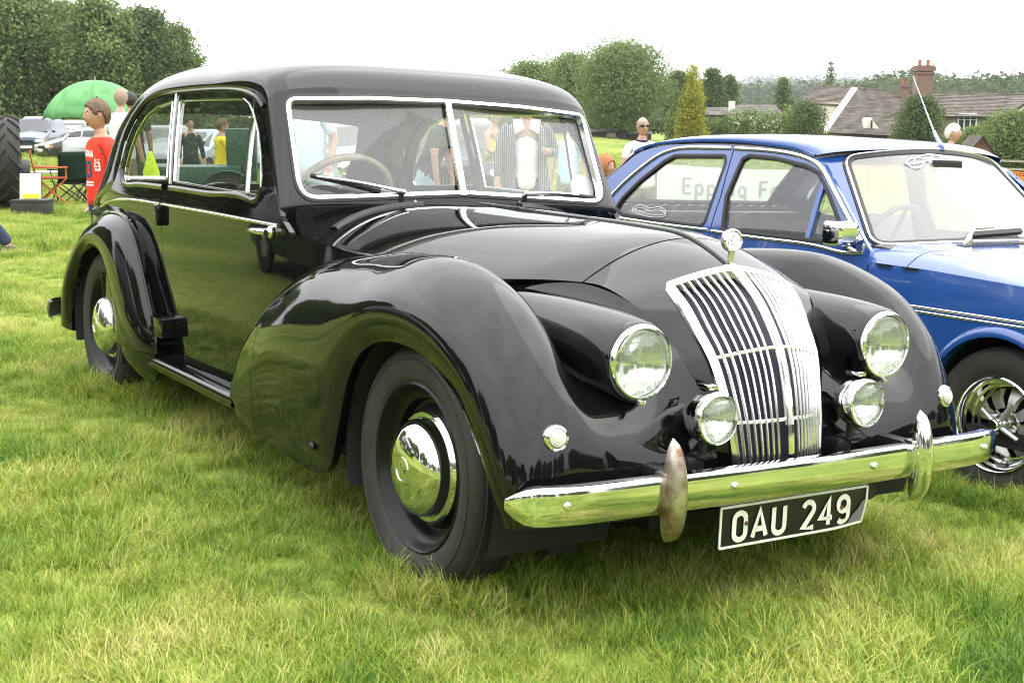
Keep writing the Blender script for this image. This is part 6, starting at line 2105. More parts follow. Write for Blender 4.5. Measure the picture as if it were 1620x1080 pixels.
# cabin
t = thing('steering_wheel', None, None, (-.34, 1.02, .90)); t.parent = blue
ax = np.array([0, .85, .45]); ax /= np.linalg.norm(ax); u = np.array([1.0, 0, 0]); v_ = np.cross(ax, u)
mb = MB(); mb.tube([.18 * (math.cos(k) * u + math.sin(k) * v_) for k in np.linspace(0, 2 * math.pi, 32, endpoint=False)], .013, 8, closed=True); mb.build('wheel_rim', M['black_trim'], t)
mb = MB()
for k in (R(0), R(180), R(270)):
    mb.tube([.02 * (math.cos(k) * u + math.sin(k) * v_), .175 * (math.cos(k) * u + math.sin(k) * v_)], .010, 6)
mb.tube([(0, 0, 0), (0, -.35, -.2)], .02, 8); mb.build('wheel_spokes', M['black_trim'], t)
mb = MB(); mb.rbox((0, .82, .83), (1.36, .24, .16), .04); mb.build('dashboard', M['black_trim'], blue)
vin = noise_col(pmat('black_vinyl', (.016, .016, .017), .4), (.012, .012, .013), (.028, .028, .029), 9)
wp = pmat('white_piping', (.65, .65, .63), .5)
for x in (-.34, .34):
    t = thing('front_seat', None, None, (x, 1.45, 0)); t.parent = blue
    mb = MB(); mb.rbox((0, -.02, .48), (.50, .48, .16), .05); mb.build('seat_cushion', vin, t)
    mb = MB(); mb.rbox((0, .27, .76), (.50, .13, .46), .05, rotm('X', -16)); mb.build('seat_back', vin, t)
t = thing('rear_seat', None, None, (0, 2.45, 0)); t.parent = blue
mb = MB(); mb.rbox((0, -.05, .50), (1.2, .48, .18), .06); mb.build('seat_cushion', vin, t)
for i in range(14):
    mb = MB(); mb.rbox((-.585 + i * .09, .22, .74), (.092, .13, .48), .035, rotm('X', -18)); mb.build('seat_flute', vin, t)
mb = MB(); mb.rbox((0, 2.86, .93), (1.22, .42, .03), .01); mb.build('parcel_shelf', pmat('grey_card', (.30, .30, .30), .8), blue)
for i, sg in enumerate((-1, 1)):
    q = round_poly([(.80, .25), (3.0, .25), (2.9, .86), (.80, .86)], 0, .12)
    panel(eside(sg, -.035), q, h=.12, depth=0, flip=sg > 0).build('trim_card', vin, blue)
    yy = np.linspace(.85, 2.8, 14); mb = MB(); mb.sweep(eside(sg, -.034)(yy, np.full(14, .80)), [-sg, 0, 0], prof_round(.012, .006)); mb.build('trim_piping', wp, blue)
mb = MB(); mb.rbox((0, 1.02, 1.235), (.19, .02, .06), .01); mb.build('rear_mirror', M['black_trim'], blue)

# the body is a little shorter than first laid out: draw every panel in along its length (wheels stay round)
_done = set()
def _draw_in(o):
    for c in [x for x in bpy.data.objects if x.parent is o]:
        if c.name.startswith('wheel') and c.type == 'EMPTY': continue
        if c.type == 'EMPTY' and c.name.startswith(('steering_wheel', 'front_seat', 'rear_seat')):
            c.location.y *= YS; continue
        if c.type == 'MESH' and c.data.name not in _done:
            _done.add(c.data.name)
            v = np.empty(len(c.data.vertices) * 3); c.data.vertices.foreach_get('co', v); v = v.reshape(-1, 3); v[:, 1] *= YS
            c.data.vertices.foreach_set('co', v.ravel()); c.data.update()
        _draw_in(c)
_draw_in(blue)
# ------------------------------------------------------------------ other vehicles on the field
M['car_glass'] = pmat('car_glass', (.03, .035, .04), .04, coat=.5)
M['lamp_clear'] = pmat('lamp_clear', (.75, .76, .76), .15)
M['lamp_red'] = pmat('lamp_red', (.45, .02, .02), .2)
M['lamp_amber'] = pmat('lamp_amber', (.75, .25, .05), .25)
M['plate_w'] = pmat('plate_face', (.78, .78, .74), .4)
M['silver_rim'] = pmat('silver_rim', (.55, .55, .56), .3, .8)
M['grey_plastic'] = pmat('grey_plastic', (.05, .05, .052), .6)
VST = {
    'hatch': (1.66, 1.95, [(-1.95, .80, .28, .56, .56), (-1.86, .92, .2, .70, .70), (-1.25, .98, .2, .87, .87), (-.95, 1, .2, .93, .95), (-.15, 1, .2, .95, 1.38), (.2, 1, .2, .96, 1.43), (1.0, 1, .2, .97, 1.41), (1.5, .98, .2, .98, 1.30), (1.85, .95, .22, .95, .99), (1.95, .85, .28, .7, .7)], (-1.25, 1.22)),
    'van': (1.70, 2.0, [(-2.0, .80, .28, .62, .62), (-1.92, .93, .2, .82, .82), (-1.35, 1, .2, 1.0, 1.0), (-1.12, 1, .2, 1.06, 1.08), (-.45, 1, .2, 1.08, 1.70), (0, 1, .2, 1.08, 1.80), (1.0, 1, .2, 1.1, 1.80), (1.82, .99, .2, 1.1, 1.76), (1.97, .96, .25, 1.08, 1.62), (2.0, .92, .3, .9, .9)], (-1.25, 1.35)),
    'estate': (1.72, 2.2, [(-2.2, .80, .28, .58, .58), (-2.1, .92, .2, .70, .70), (-1.4, .98, .2, .86, .86), (-1.0, 1, .2, .92, .94), (-.2, 1, .2, .94, 1.38), (.2, 1, .2, .95, 1.44), (1.4, 1, .2, .96, 1.42), (1.9, .98, .2, .97, 1.34), (2.12, .95, .22, .95, .99), (2.2, .85, .28, .7, .7)], (-1.4, 1.35)),
    'old': (1.62, 2.1, [(-2.1, .62, .40, .82, .82), (-2.0, .70, .36, .98, .98), (-1.3, .82, .3, 1.05, 1.05), (-.75, .95, .3, 1.08, 1.10), (-.45, 1, .3, 1.08, 1.50), (0, 1, .3, 1.08, 1.58), (.9, 1, .3, 1.08, 1.56), (1.5, .96, .3, 1.05, 1.36), (1.9, .88, .32, .95, 1.02), (2.1, .7, .4, .75, .75)], (-1.35, 1.35)),
}


def vehicle(name, label, cat, u, d, yaw, style, paint, group='cars parked round the field', plate=True, amber=True, scale=1.0, roofpaint=None, x=None, y=None):
    W_, hl, st, axles = VST[style]
    if x is None:
        g = ground_at(u, d)
    else:
        g = np.array([x, y, float(gz(x, y))])
    t = thing(name, label, cat, tuple(g), R(yaw), group)
    t.scale = (scale,) * 3
    w = W_ / 2
    ys = [s[0] for s in st]
    f = nspl(ys, np.array([s[1:] for s in st]))
    fl = lambda y: np.array([[np.interp(q, ys, [s[k] for s in st]) for k in range(1, 5)] for q in np.atleast_1d(y)])
    yy = np.unique(np.concatenate([np.linspace(ys[0], ys[-1], 34), ys]))

    def sec(y):
        wf, zl, zb, zr = fl(y)[0]
        ww = w * wf; hh = zr - zb
        c = np.clip(hh / .3, 0, 1)
        pts = [(ww * .80, zl - .02), (ww * .95, zl), (ww * .995, zl + .12), (ww, (zl + zb) / 2 + .05), (ww * .975, zb - .04), (ww * .95, zb)]
        top = []
        for q, a, b in ((.45, .90, .93), (.86, .815, .86), (.97, .76, .74), (1.0, .60, .55), (1.01, .0, .0)):
            top.append((ww * (a * c + b * (1 - c)), zb + hh * q + (.05 * (1 - b) * (1 - c)) + (.0 if q < 1 else .015)))
        h_ = pts + top
        return [(x_, y, z_) for x_, z_ in h_] + [(-x_, y, z_) for x_, z_ in h_[::-1][1:]]
    P = np.array([sec(q) for q in yy])
    mb = MB(); mb.grid(P, flip=False); mb.poly(P[0]); mb.poly(P[-1][::-1])
    mb.build('body', paint, t, angle=45)
    # glass areas lie on the shell
    ic, ir = 3, 4
    def shell(y, q):
        wf, zl, zb, zr = fl(y)[0]
        return w * wf * (.95 - .135 * q / .86), zb + (zr - zb) * q
    yc, yr = ys[3], ys[4]
    yb0, yb1 = ys[-3], ys[-2]
    for nm, p in (('windscreen', [(yc, .06, 1), (yr, .90, 1)]), ('back_window', [(yb1, .12, -1), (yb0, .85, -1)])):
        (y0, q0, s_), (y1, q1, _) = p
        y0b = y0 + (y1 - y0) * .06; y1b = y0 + (y1 - y0) * .93
        wf, zl, zb, zr = fl(y0b)[0]; wf2, _, zb2, zr2 = fl(y1b)[0]
        a_, b_ = w * wf * .84, w * wf2 * .70
        V = np.array([[(-a_, y0b - s_ * .02, zr + .012), (-a_ * .5, y0b - s_ * .03, zr + .024), (0, y0b - s_ * .03, zr + .03), (a_ * .5, y0b - s_ * .03, zr + .024), (a_, y0b - s_ * .02, zr + .012)],
                      [(-b_, y1b - s_ * .02, zr2 - .01), (-b_ * .5, y1b - s_ * .03, zr2 + .005), (0, y1b - s_ * .03, zr2 + .012), (b_ * .5, y1b - s_ * .03, zr2 + .005), (b_, y1b - s_ * .02, zr2 - .01)]])
        mb = MB(); mb.grid(V); mb.build(nm, M['car_glass'], t)
    ylist = [(yr - .45, yr + .55), (yr + .62, (yr + ys[-3]) / 2 + .45)] + ([((yr + ys[-3]) / 2 + .52, ys[-3] + .1)] if style in ('estate', 'old') else [])
    if style == 'van': ylist = ylist[:1]
    for sg in (-1, 1):
        for y0, y1 in ylist:
            V = []
            for q in (.10, .5, .84):
                row = []
                for k in range(5):
                    yk = y0 + (y1 - y0) * k / 4
                    wf, zl, zb, zr = fl(yk)[0]
                    zt = max(zr, zb + .02); z = zb + (zt - zb) * q
                    xx = w * wf * (.95 - (.05 if q < .5 else .05 + .085 * (q - .45) / .41))
                    row.append((sg * (xx + .012), yk, z))
                V.append(row)
            mb = MB(); mb.grid(np.array(V), flip=sg < 0); mb.build('side_window', M['car_glass'], t)
        mb = MB(); mb.rbox((sg * (w + .09), yr - .45, fl(yr)[0][2] + .05), (.16, .08, .11), .03); mb.build('mirror', M['grey_plastic'], t)
        for y in axles:
            mb = MB(); mb.lathe([(.35, -.12), (.35, .012), (.30, .014), (.30, -.12)], (sg * w * .985, y, .31), (sg, 0, 0), 24)
            mb.build('wheel_arch', M['under'], t)
            mb = MB(); mb.lathe([(.16, -.16), (.30, -.16), (.31, -.08), (.30, .0), (.27, .012), (.19, .006), (.17, -.01)], (sg * w * .99, y, .30), (sg, 0, 0), 28); wh = mb.build('tyre', M['rubber'], t)
            mb = MB(); mb.lathe([(.19, .004), (.17, -.012), (.08, -.004), (.05, .012), (0, .012)], (sg * w * .99, y, .30), (sg, 0, 0), 20); mb.build('hub', M['silver_rim'], wh)
        y0 = ys[0]
        if style == 'old':
            mb = MB(); mb.lathe([(.115, -.08), (.12, .0), (.105, .02), (.09, .03), (0, .05)], (sg * w * .66, y0 + .04, .80), (0, -1, 0), 24); mb.build('headlight', M['chrome'], t)
            a = np.linspace(math.pi, 2 * math.pi + .4, 14)
            G = np.array([[(sg * (w * .70 + q), axles[0] + .44 * math.cos(k) * 1.15, .36 + .44 * -math.sin(k)) for k in a] for q in (0, .10, .22, .30)]); G[0, :, 2] -= .06; G[-1, :, 2] -= .06
            mb = MB(); mb.grid(G, flip=sg < 0); mb.build('wing', paint, t)
        else:
            zf = st[1][3] - .09
            mb = MB(); mb.rbox((sg * w * .68, y0 + .06, zf), (.36, .16, .15), .05); hl_ = mb.build('headlight', M['lamp_clear'], t)
            if amber:
                mb = MB(); mb.rbox((sg * w * .90, y0 + .12, zf), (.10, .14, .12), .04); mb.build('indicator', M['lamp_amber'], hl_)
        mb = MB(); mb.rbox((sg * w * .78, ys[-1] - .06, .80), (.20, .12, .16), .04); mb.build('tail_light', M['lamp_red'], t)
    if style == 'old':
        for k in range(13):
            mb = MB(); mb.box(((k - 6) * .046, ys[0] - .01, .72), (.016, .03, .46)); mb.build('grille_bar', M['chrome'], t, smooth=False)
        mb = MB(); mb.box((0, ys[0] + .03, .72), (.60, .04, .48)); mb.build('radiator', M['under'], t, smooth=False)
        mb = MB(); mb.rbox((0, ys[0] - .18, .46), (1.5, .06, .10), .02); mb.build('bumper', M['chrome'], t)
    else:
        mb = MB(); mb.rbox((0, ys[0] + .06, .42), (W_ * .93, .20, .24), .06); mb.build('bumper', M['grey_plastic'] if style == 'van' else paint, t)
        mb = MB(); mb.rbox((0, ys[0] + .01, st[1][3] - .12), (W_ * .36, .10, .10), .02); mb.build('radiator_grille', M['under'], t)
        mb = MB(); mb.rbox((0, ys[-1] - .06, .42), (W_ * .93, .20, .24), .06); mb.build('bumper', M['grey_plastic'], t)
    if plate:
        mb = MB(); mb.box((0, ys[0] - .06, .45), (.52, .02, .115)); mb.build('number_plate', M['plate_w'], t, smooth=False)
    return t


PNT = {k: pmat('paint_' + k, c, .25, m, coat=.6) for k, c, m in (('navy', (.035, .05, .09), .3), ('silver', (.42, .43, .44), .5), ('bottle', (.012, .022, .018), .1), ('grey', (.16, .17, .18), .4), ('ice', (.30, .36, .42), .4), ('white', (.70, .70, .69), 0), ('pale_green', (.30, .40, .36), 0), ('black_green', (.015, .025, .022), 0), ('maroon', (.12, .02, .02), 0), ('sky', (.32, .42, .50), .3))}
vehicle('navy_van', 'navy blue van facing us in front of the trees, amber indicators', 'van', 60, 62, 4, 'van', PNT['navy'])
vehicle('silver_hatchback', 'silver hatchback half hidden beside the navy van', 'car', 104, 66, -10, 'hatch', PNT['silver'])
vehicle('dark_hatchback', 'dark green hatchback seen at an angle right of the silver one', 'car', 135, 57, -50, 'hatch', PNT['bottle'])
vehicle('white_van', 'white van under the left edge of the green parasol', 'van', 116, 78, 20, 'van', PNT['white'])
vehicle('silver_estate', 'silver estate car under the parasol behind the boy', 'car', 172, 60, 15, 'estate', PNT['silver'])
vehicle('grey_hatchback', 'grey hatchback seen through the saloon rear quarter window', 'car', 262, 35, 12, 'hatch', PNT['grey'])
vehicle('pale_blue_car', 'pale blue hatchback seen through the saloon door window', 'car', 312, 40, -8, 'hatch', PNT['ice'])
vehicle('blue_estate', 'light blue estate car farthest away in the saloon door window', 'car', 352, 58, 10, 'estate', PNT['sky'])
vehicle('white_estate', 'white estate car at the front edge of the saloon door window', 'car', 398, 50, -25, 'estate', PNT['white'])
vehicle('silver_people_carrier', 'pale grey car low in the saloon quarter window', 'car', 205, 44, 70, 'estate', PNT['silver'])
vehicle('old_green_car', 'pale green old car seen through the left half of the windscreen', 'car', 566, 24.0, 15, 'old', PNT['pale_green'], plate=False)
vehicle('old_black_car', 'dark old car with round lamps and chrome grille bars behind the windscreen', 'car', 716, 20.0, 4, 'old', PNT['black_green'], plate=False)
# cars standing behind the photographer: only their mirror images show
for i, (x, y, yaw, st, pn) in enumerate([(-16, -9, 60, 'estate', 'white'), (-19, -2, 70, 'hatch', 'silver'), (-22, 6, 80, 'estate', 'maroon'), (-13, -16, 40, 'hatch', 'white'), (-5, -20, 10, 'van', 'grey'), (4, -22, -5, 'estate', 'ice'), (-25, 14, 85, 'hatch', 'navy')]):
    vehicle('parked_car', 'parked car behind the photographer, mirrored in the bumper', 'car', 0, 0, yaw + 180, st, PNT[pn], group='cars behind the photographer', x=x, y=y)

vehicle('parked_car', 'black car parked to the left of the photographer, mirrored in the saloon door', 'car', 0, 0, 33, 'estate', PNT['black_green'], group='cars behind the photographer', x=-6.6, y=6.2)
# ------------------------------------------------------------------ people
from mathutils.bvhtree import BVHTree
SKIN = noise_col(pmat('skin', (.55, .34, .26), .5), (.42, .23, .155), (.50, .29, .205), 9)
SKIN_P = noise_col(pmat('skin_pink', (.60, .33, .26), .5), (.46, .22, .165), (.56, .31, .24), 9)


def skin_mesh(name, chains, mats, sub=2, extra=None, voxel=None, root=0):
    """chains: lists of (x,y,z,r); shared points join. grows one surface"""
    V = []; E_ = []; Rr = []; idx = {}
    for ch in chains:
        pv = None
        for p in ch:
            k = tuple(round(c, 4) for c in p[:3])
            if k not in idx:
                idx[k] = len(V); V.append(p[:3]); Rr.append(p[3])
            i = idx[k]
            if pv is not None and pv != i: E_.append((pv, i))
            pv = i
    me = bpy.data.meshes.new(name + '_bones'); me.from_pydata(V, E_, [])
    o = bpy.data.objects.new(name + '_bones', me); C.objects.link(o)
    o.modifiers.new('skin', 'SKIN')
    if not me.skin_vertices: me.attributes.new('skin', 'FLOAT', 'POINT')
    sv = me.skin_vertices[0].data
    for i, r in enumerate(Rr):
        rr = r if isinstance(r, tuple) else (r, r)
        sv[i].radius = rr; sv[i].use_root = (i == root)
    m = o.modifiers.new('sub', 'SUBSURF'); m.levels = sub; m.render_levels = sub
    dg = bpy.context.evaluated_depsgraph_get()
    out = bpy.data.meshes.new_from_object(o.evaluated_get(dg))
    bpy.data.objects.remove(o); bpy.data.meshes.remove(me)
    if extra is not None or voxel:
        mb = MB()
        v = np.empty(len(out.vertices) * 3); out.vertices.foreach_get('co', v)
        mb.add(v.reshape(-1, 3), [tuple(p.vertices) for p in out.polygons])
        if extra is not None: mb.add(*extra)
        out = mb.mesh(name, [], True, None, weld=False)
        if voxel:
            o = bpy.data.objects.new('tmp', out); C.objects.link(o)
            r = o.modifiers.new('r', 'REMESH'); r.mode = 'VOXEL'; r.voxel_size = voxel; r.use_smooth_shade = True
            s_ = o.modifiers.new('s', 'SMOOTH'); s_.iterations = 2; s_.factor = .5
            dg = bpy.context.evaluated_depsgraph_get()
            o2 = bpy.data.meshes.new_from_object(o.evaluated_get(dg)); bpy.data.objects.remove(o); out = o2
    out.name = name
    out.polygons.foreach_set('use_smooth', [True] * len(out.polygons))
    out.materials.clear()
    for m_ in (mats if isinstance(mats, list) else [mats]): out.materials.append(m_)
    return out


def head_pts(c, rotz=0.0, tilt=0.0, k=1.0, child=False, off=0.0, na=40, nb=30):
    """closed head surface facing -y, centre c; returns grid"""
    th = np.linspace(0.02, math.pi - .02, nb)[:, None]; ph = np.linspace(0, 2 * math.pi, na, endpoint=False)[None, :]
    dz = np.cos(th); s = np.sin(th)
    dx = s * np.sin(ph); dy = -s * np.cos(ph)           # ph 0 = face front
    x, y, z = dx * .077, dy * .098, dz * .120 + 0 * ph
    low = np.clip(-dz, 0, 1)
    x = x * (1 - .30 * low ** 1.6); y = np.where(dy < 0, y * (1 - .10 * low), y * (1 - .28 * low ** 1.2))
    front = np.exp(-(ph_w(ph) / .5) ** 2)
    g = lambda a, b, wa, wb: np.exp(-(ph_w(ph) / wa) ** 2 - ((dz - b) / wb) ** 2)
    y = y - .024 * g(0, -.22, .16, .13) - .012 * g(0, -.02, .12, .18)      # nose, bridge
    y = y - .006 * g(0, .22, .5, .10) - .010 * g(0, -.82, .35, .16)        # brow, chin
    for sgn in (-1, 1):
        e = np.exp(-((ph_w(ph) - sgn * .38) / .17) ** 2 - ((dz - .06) / .10) ** 2); y = y + .010 * e
        ck = np.exp(-((ph_w(ph) - sgn * .62) / .25) ** 2 - ((dz + .25) / .18) ** 2); y = y - .004 * ck
        er = np.exp(-((ph_w(ph) - sgn * 1.62) / .10) ** 2 - ((dz - .0) / .20) ** 2); x = x + sgn * .022 * er
    y = y - .005 * g(0, -.50, .25, .05) + .004 * g(0, -.56, .25, .025)
    P = np.stack([x, y, z], -1) * k
    if off: P = P * (1 + off)
    Rm = rotm('Z', rotz) @ rotm('X', tilt)
    return P @ Rm.T + np.array(c), dz + 0 * ph, ph_w(ph) + 0 * dz, Rm


def ph_w(ph):
    return (ph + math.pi) % (2 * math.pi) - math.pi


def person(label, loc, face, h=1.75, shirt=None, sleeve='short', trousers=None, hair=None, hairstyle='short', arms=None, head_turn=0, skin=None, cat='person', bulk=1.0, legs=None, collar=None, waist=.0, extra=None, lean=0.0, shoes=True, open_jacket=None):
    skin = skin or SKIN
    k = h / 1.75
    t = thing('person', label, cat, tuple(loc), R(face))
    t.scale = (k, k, k)
    B = bulk
    arms = arms or {}
    L_ = lambda y, z: (y + -lean * max(0, z - .95), z)     # lean forwards

    def J(x, y, z, r):
        return (x, y - lean * max(0, z - .95), z - .25 * lean * lean * max(0, z - .95), r)
    pel = J(0, 0, .95, (.15 * B, .11 * B)); wai = J(0, 0, 1.10, (.135 * B, .10 * B)); che = J(0, 0, 1.29, (.16 * B, .11 * B)); upc = J(0, .01, 1.41, (.12, .075)); nk = J(0, .005, 1.49, .055); nt_ = J(0, -.01, 1.56, .053)
    ch = [[pel, wai, che, upc, nk, nt_]]
    sh_chain = [[J(0, 0, .80, (.185 * B, .145 * B)), J(0, 0, .95, (.175 * B, .135 * B + waist)), J(0, 0, 1.10, (.160 * B, .128 * B + waist)), J(0, 0, 1.29, (.175 * B, .125 * B)), J(0, .01, 1.415, (.125, .085)), J(0, .005, 1.465, .062)]]
    for sg in (-1, 1):
        ar = arms.get(sg, [(sg * .235, .01, 1.16), (sg * .25, -.06, .92)])
        s0 = J(sg * .180 * (1 + .25 * (B - 1)), .01, 1.385, .060); e = J(*ar[0], .045); w_ = J(*ar[1], .032)
        pe, pw = np.array(e[:3]), np.array(w_[:3])
        dr = pw - pe; dr /= np.linalg.norm(dr)
        sd = np.cross(dr, [0, 1.0, 0]); sd /= np.linalg.norm(sd) + 1e-9; fw = np.cross(sd, dr)
        palm = pw + dr * .055
        hc = [upc, s0, e, w_, (*palm, (.038, .022))]
        ch.append(hc)
        for f in range(4):
            o_ = (f - 1.5) * .019
            p0 = palm + dr * .03 + sd * o_ * 1.0; ln = (.062, .072, .068, .054)[f]
            ch.append([(*palm, (.038, .022)), (*p0, .011), (*(p0 + dr * ln * .55 - fw * .010), .0095), (*(p0 + dr * ln * .95 - fw * .034), .008)])
        p0 = pw + dr * .02 + sd * .030
        ch.append([(*palm, (.038, .022)), (*(p0 + dr * .02 + sd * .012), .012), (*(p0 + dr * .055 + sd * .016 - fw * .012), .010)])
        m_ = pe + (np.array(s0[:3]) - pe) * .22
        if sleeve == 'short': sh_chain.append([J(0, .01, 1.415, (.125, .085)), (*s0[:3], .070), (*m_, .064)])
        elif sleeve == 'long': sh_chain.append([J(0, .01, 1.415, (.125, .085)), (*s0[:3], .072), (*e[:3], .056), (*(pw - dr * .01), .047)])
        lg = (legs or {}).get(sg, [(sg * .10, -.01, .50), (sg * .105, .03, .09)])
        hp_ = (sg * .085, 0, .88, .088 * B)
        kn = (*lg[0], .058); an = (*lg[1], .042)
        a3 = np.array(lg[1])
        ch.append([pel, hp_, kn, an, (a3[0] + sg * .01, a3[1] - .09, a3[2] - .05, .036), (a3[0] + sg * .015, a3[1] - .17, a3[2] - .062, .026)])
    hcen = np.array(J(0, -.02, 1.655, 0)[:3]); hk = 1.0
    if h < 1.5: hk = 1.0 / k * .93
    Pg, dzg, phg, Rm = head_pts(hcen + [0, 0, .01 if hk > 1 else 0], head_turn, 0, hk)
    mbh = MB(); mbh.grid(Pg, cv=True, flip=True); nb_, na_ = Pg.shape[:2]
    mbh.f += [tuple(range(na_)), tuple(reversed(range((nb_ - 1) * na_, nb_ * na_)))]
    bm_ = skin_mesh('body', ch, skin, 2, (np.concatenate(mbh.v), mbh.f), voxel=.0095)
    body = link('body', bm_, None, t)
    # face: eyes, mouth
    fwd = Rm @ np.array([0, -1.0, 0]); rgt = Rm @ np.array([1.0, 0, 0])
    hc = hcen + [0, 0, .01 if hk > 1 else 0]
    for sg in (-1, 1):
        mb = MB(); c = hc + (rgt * sg * .031 + fwd * .083 + np.array([0, 0, .010])) * hk
        mb.lathe([(0, -.011), (.008, -.008), (.011, 0), (.008, .008), (0, .011)], c, fwd, 10); ey = mb.build('eye', EYEW, t)
        mb = MB(); mb.lathe([(.0068, .0085), (.004, .0115), (0, .012)], c, fwd, 8); mb.build('iris', EYED, ey)
        mb = MB(); mb.tube([c + (rgt * sg * -.014 + fwd * .006 + np.array([0, 0, .018])) * hk, c + (rgt * sg * .016 + fwd * .002 + np.array([0, 0, .020])) * hk], .0042 * hk, 5); mb.build('eyebrow', hair or EYED, t)
    mb = MB(); mb.tube([hc + (rgt * q * .022 + fwd * (.092 - .010 * abs(q)) + np.array([0, 0, -.062])) * hk for q in (-1, 0, 1)], .0042 * hk, 6); mb.build('mouth', LIPS, t)
    if hair is not None:
        Hg, dz2, ph2, _ = head_pts(hc, head_turn, 0, hk, off=.055, na=48, nb=40)
        rgh = np.random.default_rng(len(bpy.data.objects))
        hl = {'short': .50 - .50 * (1 - np.exp(-(ph2 / .95) ** 4)) - .55 * np.clip((np.abs(ph2) - 1.75) / .5, 0, 1), 'bald': .02 - .35 * (1 - np.exp(-(ph2 / 1.2) ** 4)), 'bob': .40 - 1.2 * (1 - np.exp(-(ph2 / .8) ** 4))}[hairstyle]
        m_ = dz2 > hl + .06 * np.sin(ph2 * 9) * .5
        if hairstyle == 'bald': m_ &= dz2 < .62
        m_ &= ~((np.abs(np.abs(ph2) - 1.62) < .16) & (dz2 < .14))
        nr = Hg - hc; nr /= np.linalg.norm(nr, axis=2)[..., None]
        Hg = Hg + nr * (.006 + .006 * rgh.random(Hg.shape[:2])[..., None]) * hk * (1 if hairstyle != 'bald' else .1)
        mb = MB(); nb2, na2 = Hg.shape[:2]
        F = []
        for i in range(nb2 - 1):
            for j in range(na2):
                j2 = (j + 1) % na2
                if m_[i, j] and m_[i + 1, j] and m_[i, j2] and m_[i + 1, j2]:
                    F.append((i * na2 + j, (i + 1) * na2 + j, (i + 1) * na2 + j2, i * na2 + j2))
        if hairstyle != 'bald': F.append(tuple(reversed(range(na2))))
        mb.add(Hg.reshape(-1, 3), F)
        ho = mb.build('hair', hair, t, angle=None)
        sd_ = ho.modifiers.new('thick', 'SOLIDIFY'); sd_.thickness = .012 * hk; sd_.offset = -1
    if trousers is not None:
        tc = [[J(0, 0, 1.08, (.150 * B, .118 * B)), J(0, 0, 1.0, (.156 * B, .12 * B)), J(0, 0, .92, (.165 * B, .125 * B))]]
        for sg in (-1, 1):
            lg = (legs or {}).get(sg, [(sg * .10, -.01, .50), (sg * .105, .03, .09)])
            tc.append([J(0, 0, .92, (.165 * B, .125 * B)), (sg * .09, 0, .85, .105 * B), (*lg[0], .080), (lg[1][0], lg[1][1], lg[1][2] + .0, .066)])
        link('trousers', skin_mesh('trousers', tc, trousers, 2), None, t)
    if shirt is not None:
        so = link('shirt', skin_mesh('shirt', sh_chain, shirt, 2), None, t)
    if shoes:
        for sg in (-1, 1):
            a3 = np.array((legs or {}).get(sg, [0, (sg * .105, .03, .09)])[1])
            mb = MB(); mb.rbox((a3[0] + sg * .01, a3[1] - .07, a3[2] - .045), (.10, .28, .09), .035); mb.build('shoe', M['black_trim'], t)
    return t, body, (so if shirt is not None else None), hc, hk, fwd, rgt


EYEW = pmat('eye_white', (.7, .7, .68), .3); EYED = pmat('eye_dark', (.03, .02, .015), .4); LIPS = pmat('lips', (.42, .17, .14), .5)


def cloth(name, c0, c1=None, s=4):
    m = pmat(name, c0, .9, spec=.2)
    c1 = c1 or tuple(min(1, c * 1.2) for c in c0)
    return noise_col(m, tuple(c * .85 for c in c0), c1, s, bump=.5, bscale=9, dist=.02)


RED = cloth('red_cotton', (.62, .045, .025)); WHT = cloth('white_cotton', (.72, .73, .75)); NAVY = cloth('navy_cotton', (.025, .03, .05)); DENIM = cloth('denim', (.035, .05, .09), s=8); LDEN = cloth('pale_denim', (.30, .40, .50), s=8)
PBLUE = cloth('pale_blue_cotton', (.50, .60, .72)); SKYB = cloth('sky_blue_cotton', (.45, .62, .78)); YEL = cloth('yellow_waterproof', (.75, .58, .03)); HIV = cloth('hi_vis', (.62, .85, .05)); BLK = cloth('black_cloth', (.018, .018, .02)); KHK = cloth('khaki', (.22, .19, .13)); PINK = cloth('pink_check', (.45, .32, .42))
HBR = noise_col(pmat('brown_hair', (.16, .09, .045), .6), (.055, .030, .014), (.16, .090, .042), 40, bump=.4, bscale=90, dist=.004); HGR = pmat('grey_hair', (.45, .44, .42), .7); HWH = pmat('white_hair', (.72, .71, .68), .7); HDK = pmat('dark_hair', (.02, .016, .013), .6); HGI = pmat('ginger_hair', (.36, .12, .04), .6); HGY2 = pmat('cropped_hair', (.30, .22, .17), .8)


def stand(u, d, vhead=None, h=1.75):
    """feet on the ground; if vhead is given, the height that puts the crown of the head there"""
    g = ground_at(u, d)
    if vhead is not None: h = (at(u, vhead, d)[2] - g[2]) / 1.775 * 1.75
    return g, h


# boy in the red t-shirt
g, h = stand(158, 10.0, 163)
boy = person('boy in a red printed t-shirt, looking left past the saloon tail', g, -52, h=h, shirt=RED, trousers=DENIM, hair=HBR, head_turn=-8, arms={-1: [(-.23, .02, 1.15), (-.22, -.04, .9)], 1: [(.24, .05, 1.15), (.25, 0, .9)]}, bulk=1.14)
tb_, bd_, sh_, hc_, hk_, fw_, rg_ = boy
bvh = BVHTree.FromPolygons([v.co for v in sh_.data.vertices], [tuple(p.vertices) for p in sh_.data.polygons])


def chest(Q):
    out = []
    for x, z in Q:
        hit = bvh.ray_cast(Vector((x, -.6, z)), Vector((0, 1, 0)))
        out.append((x, (hit[0].y if hit[0] else -.12) - .004, z))
    return np.array(out)


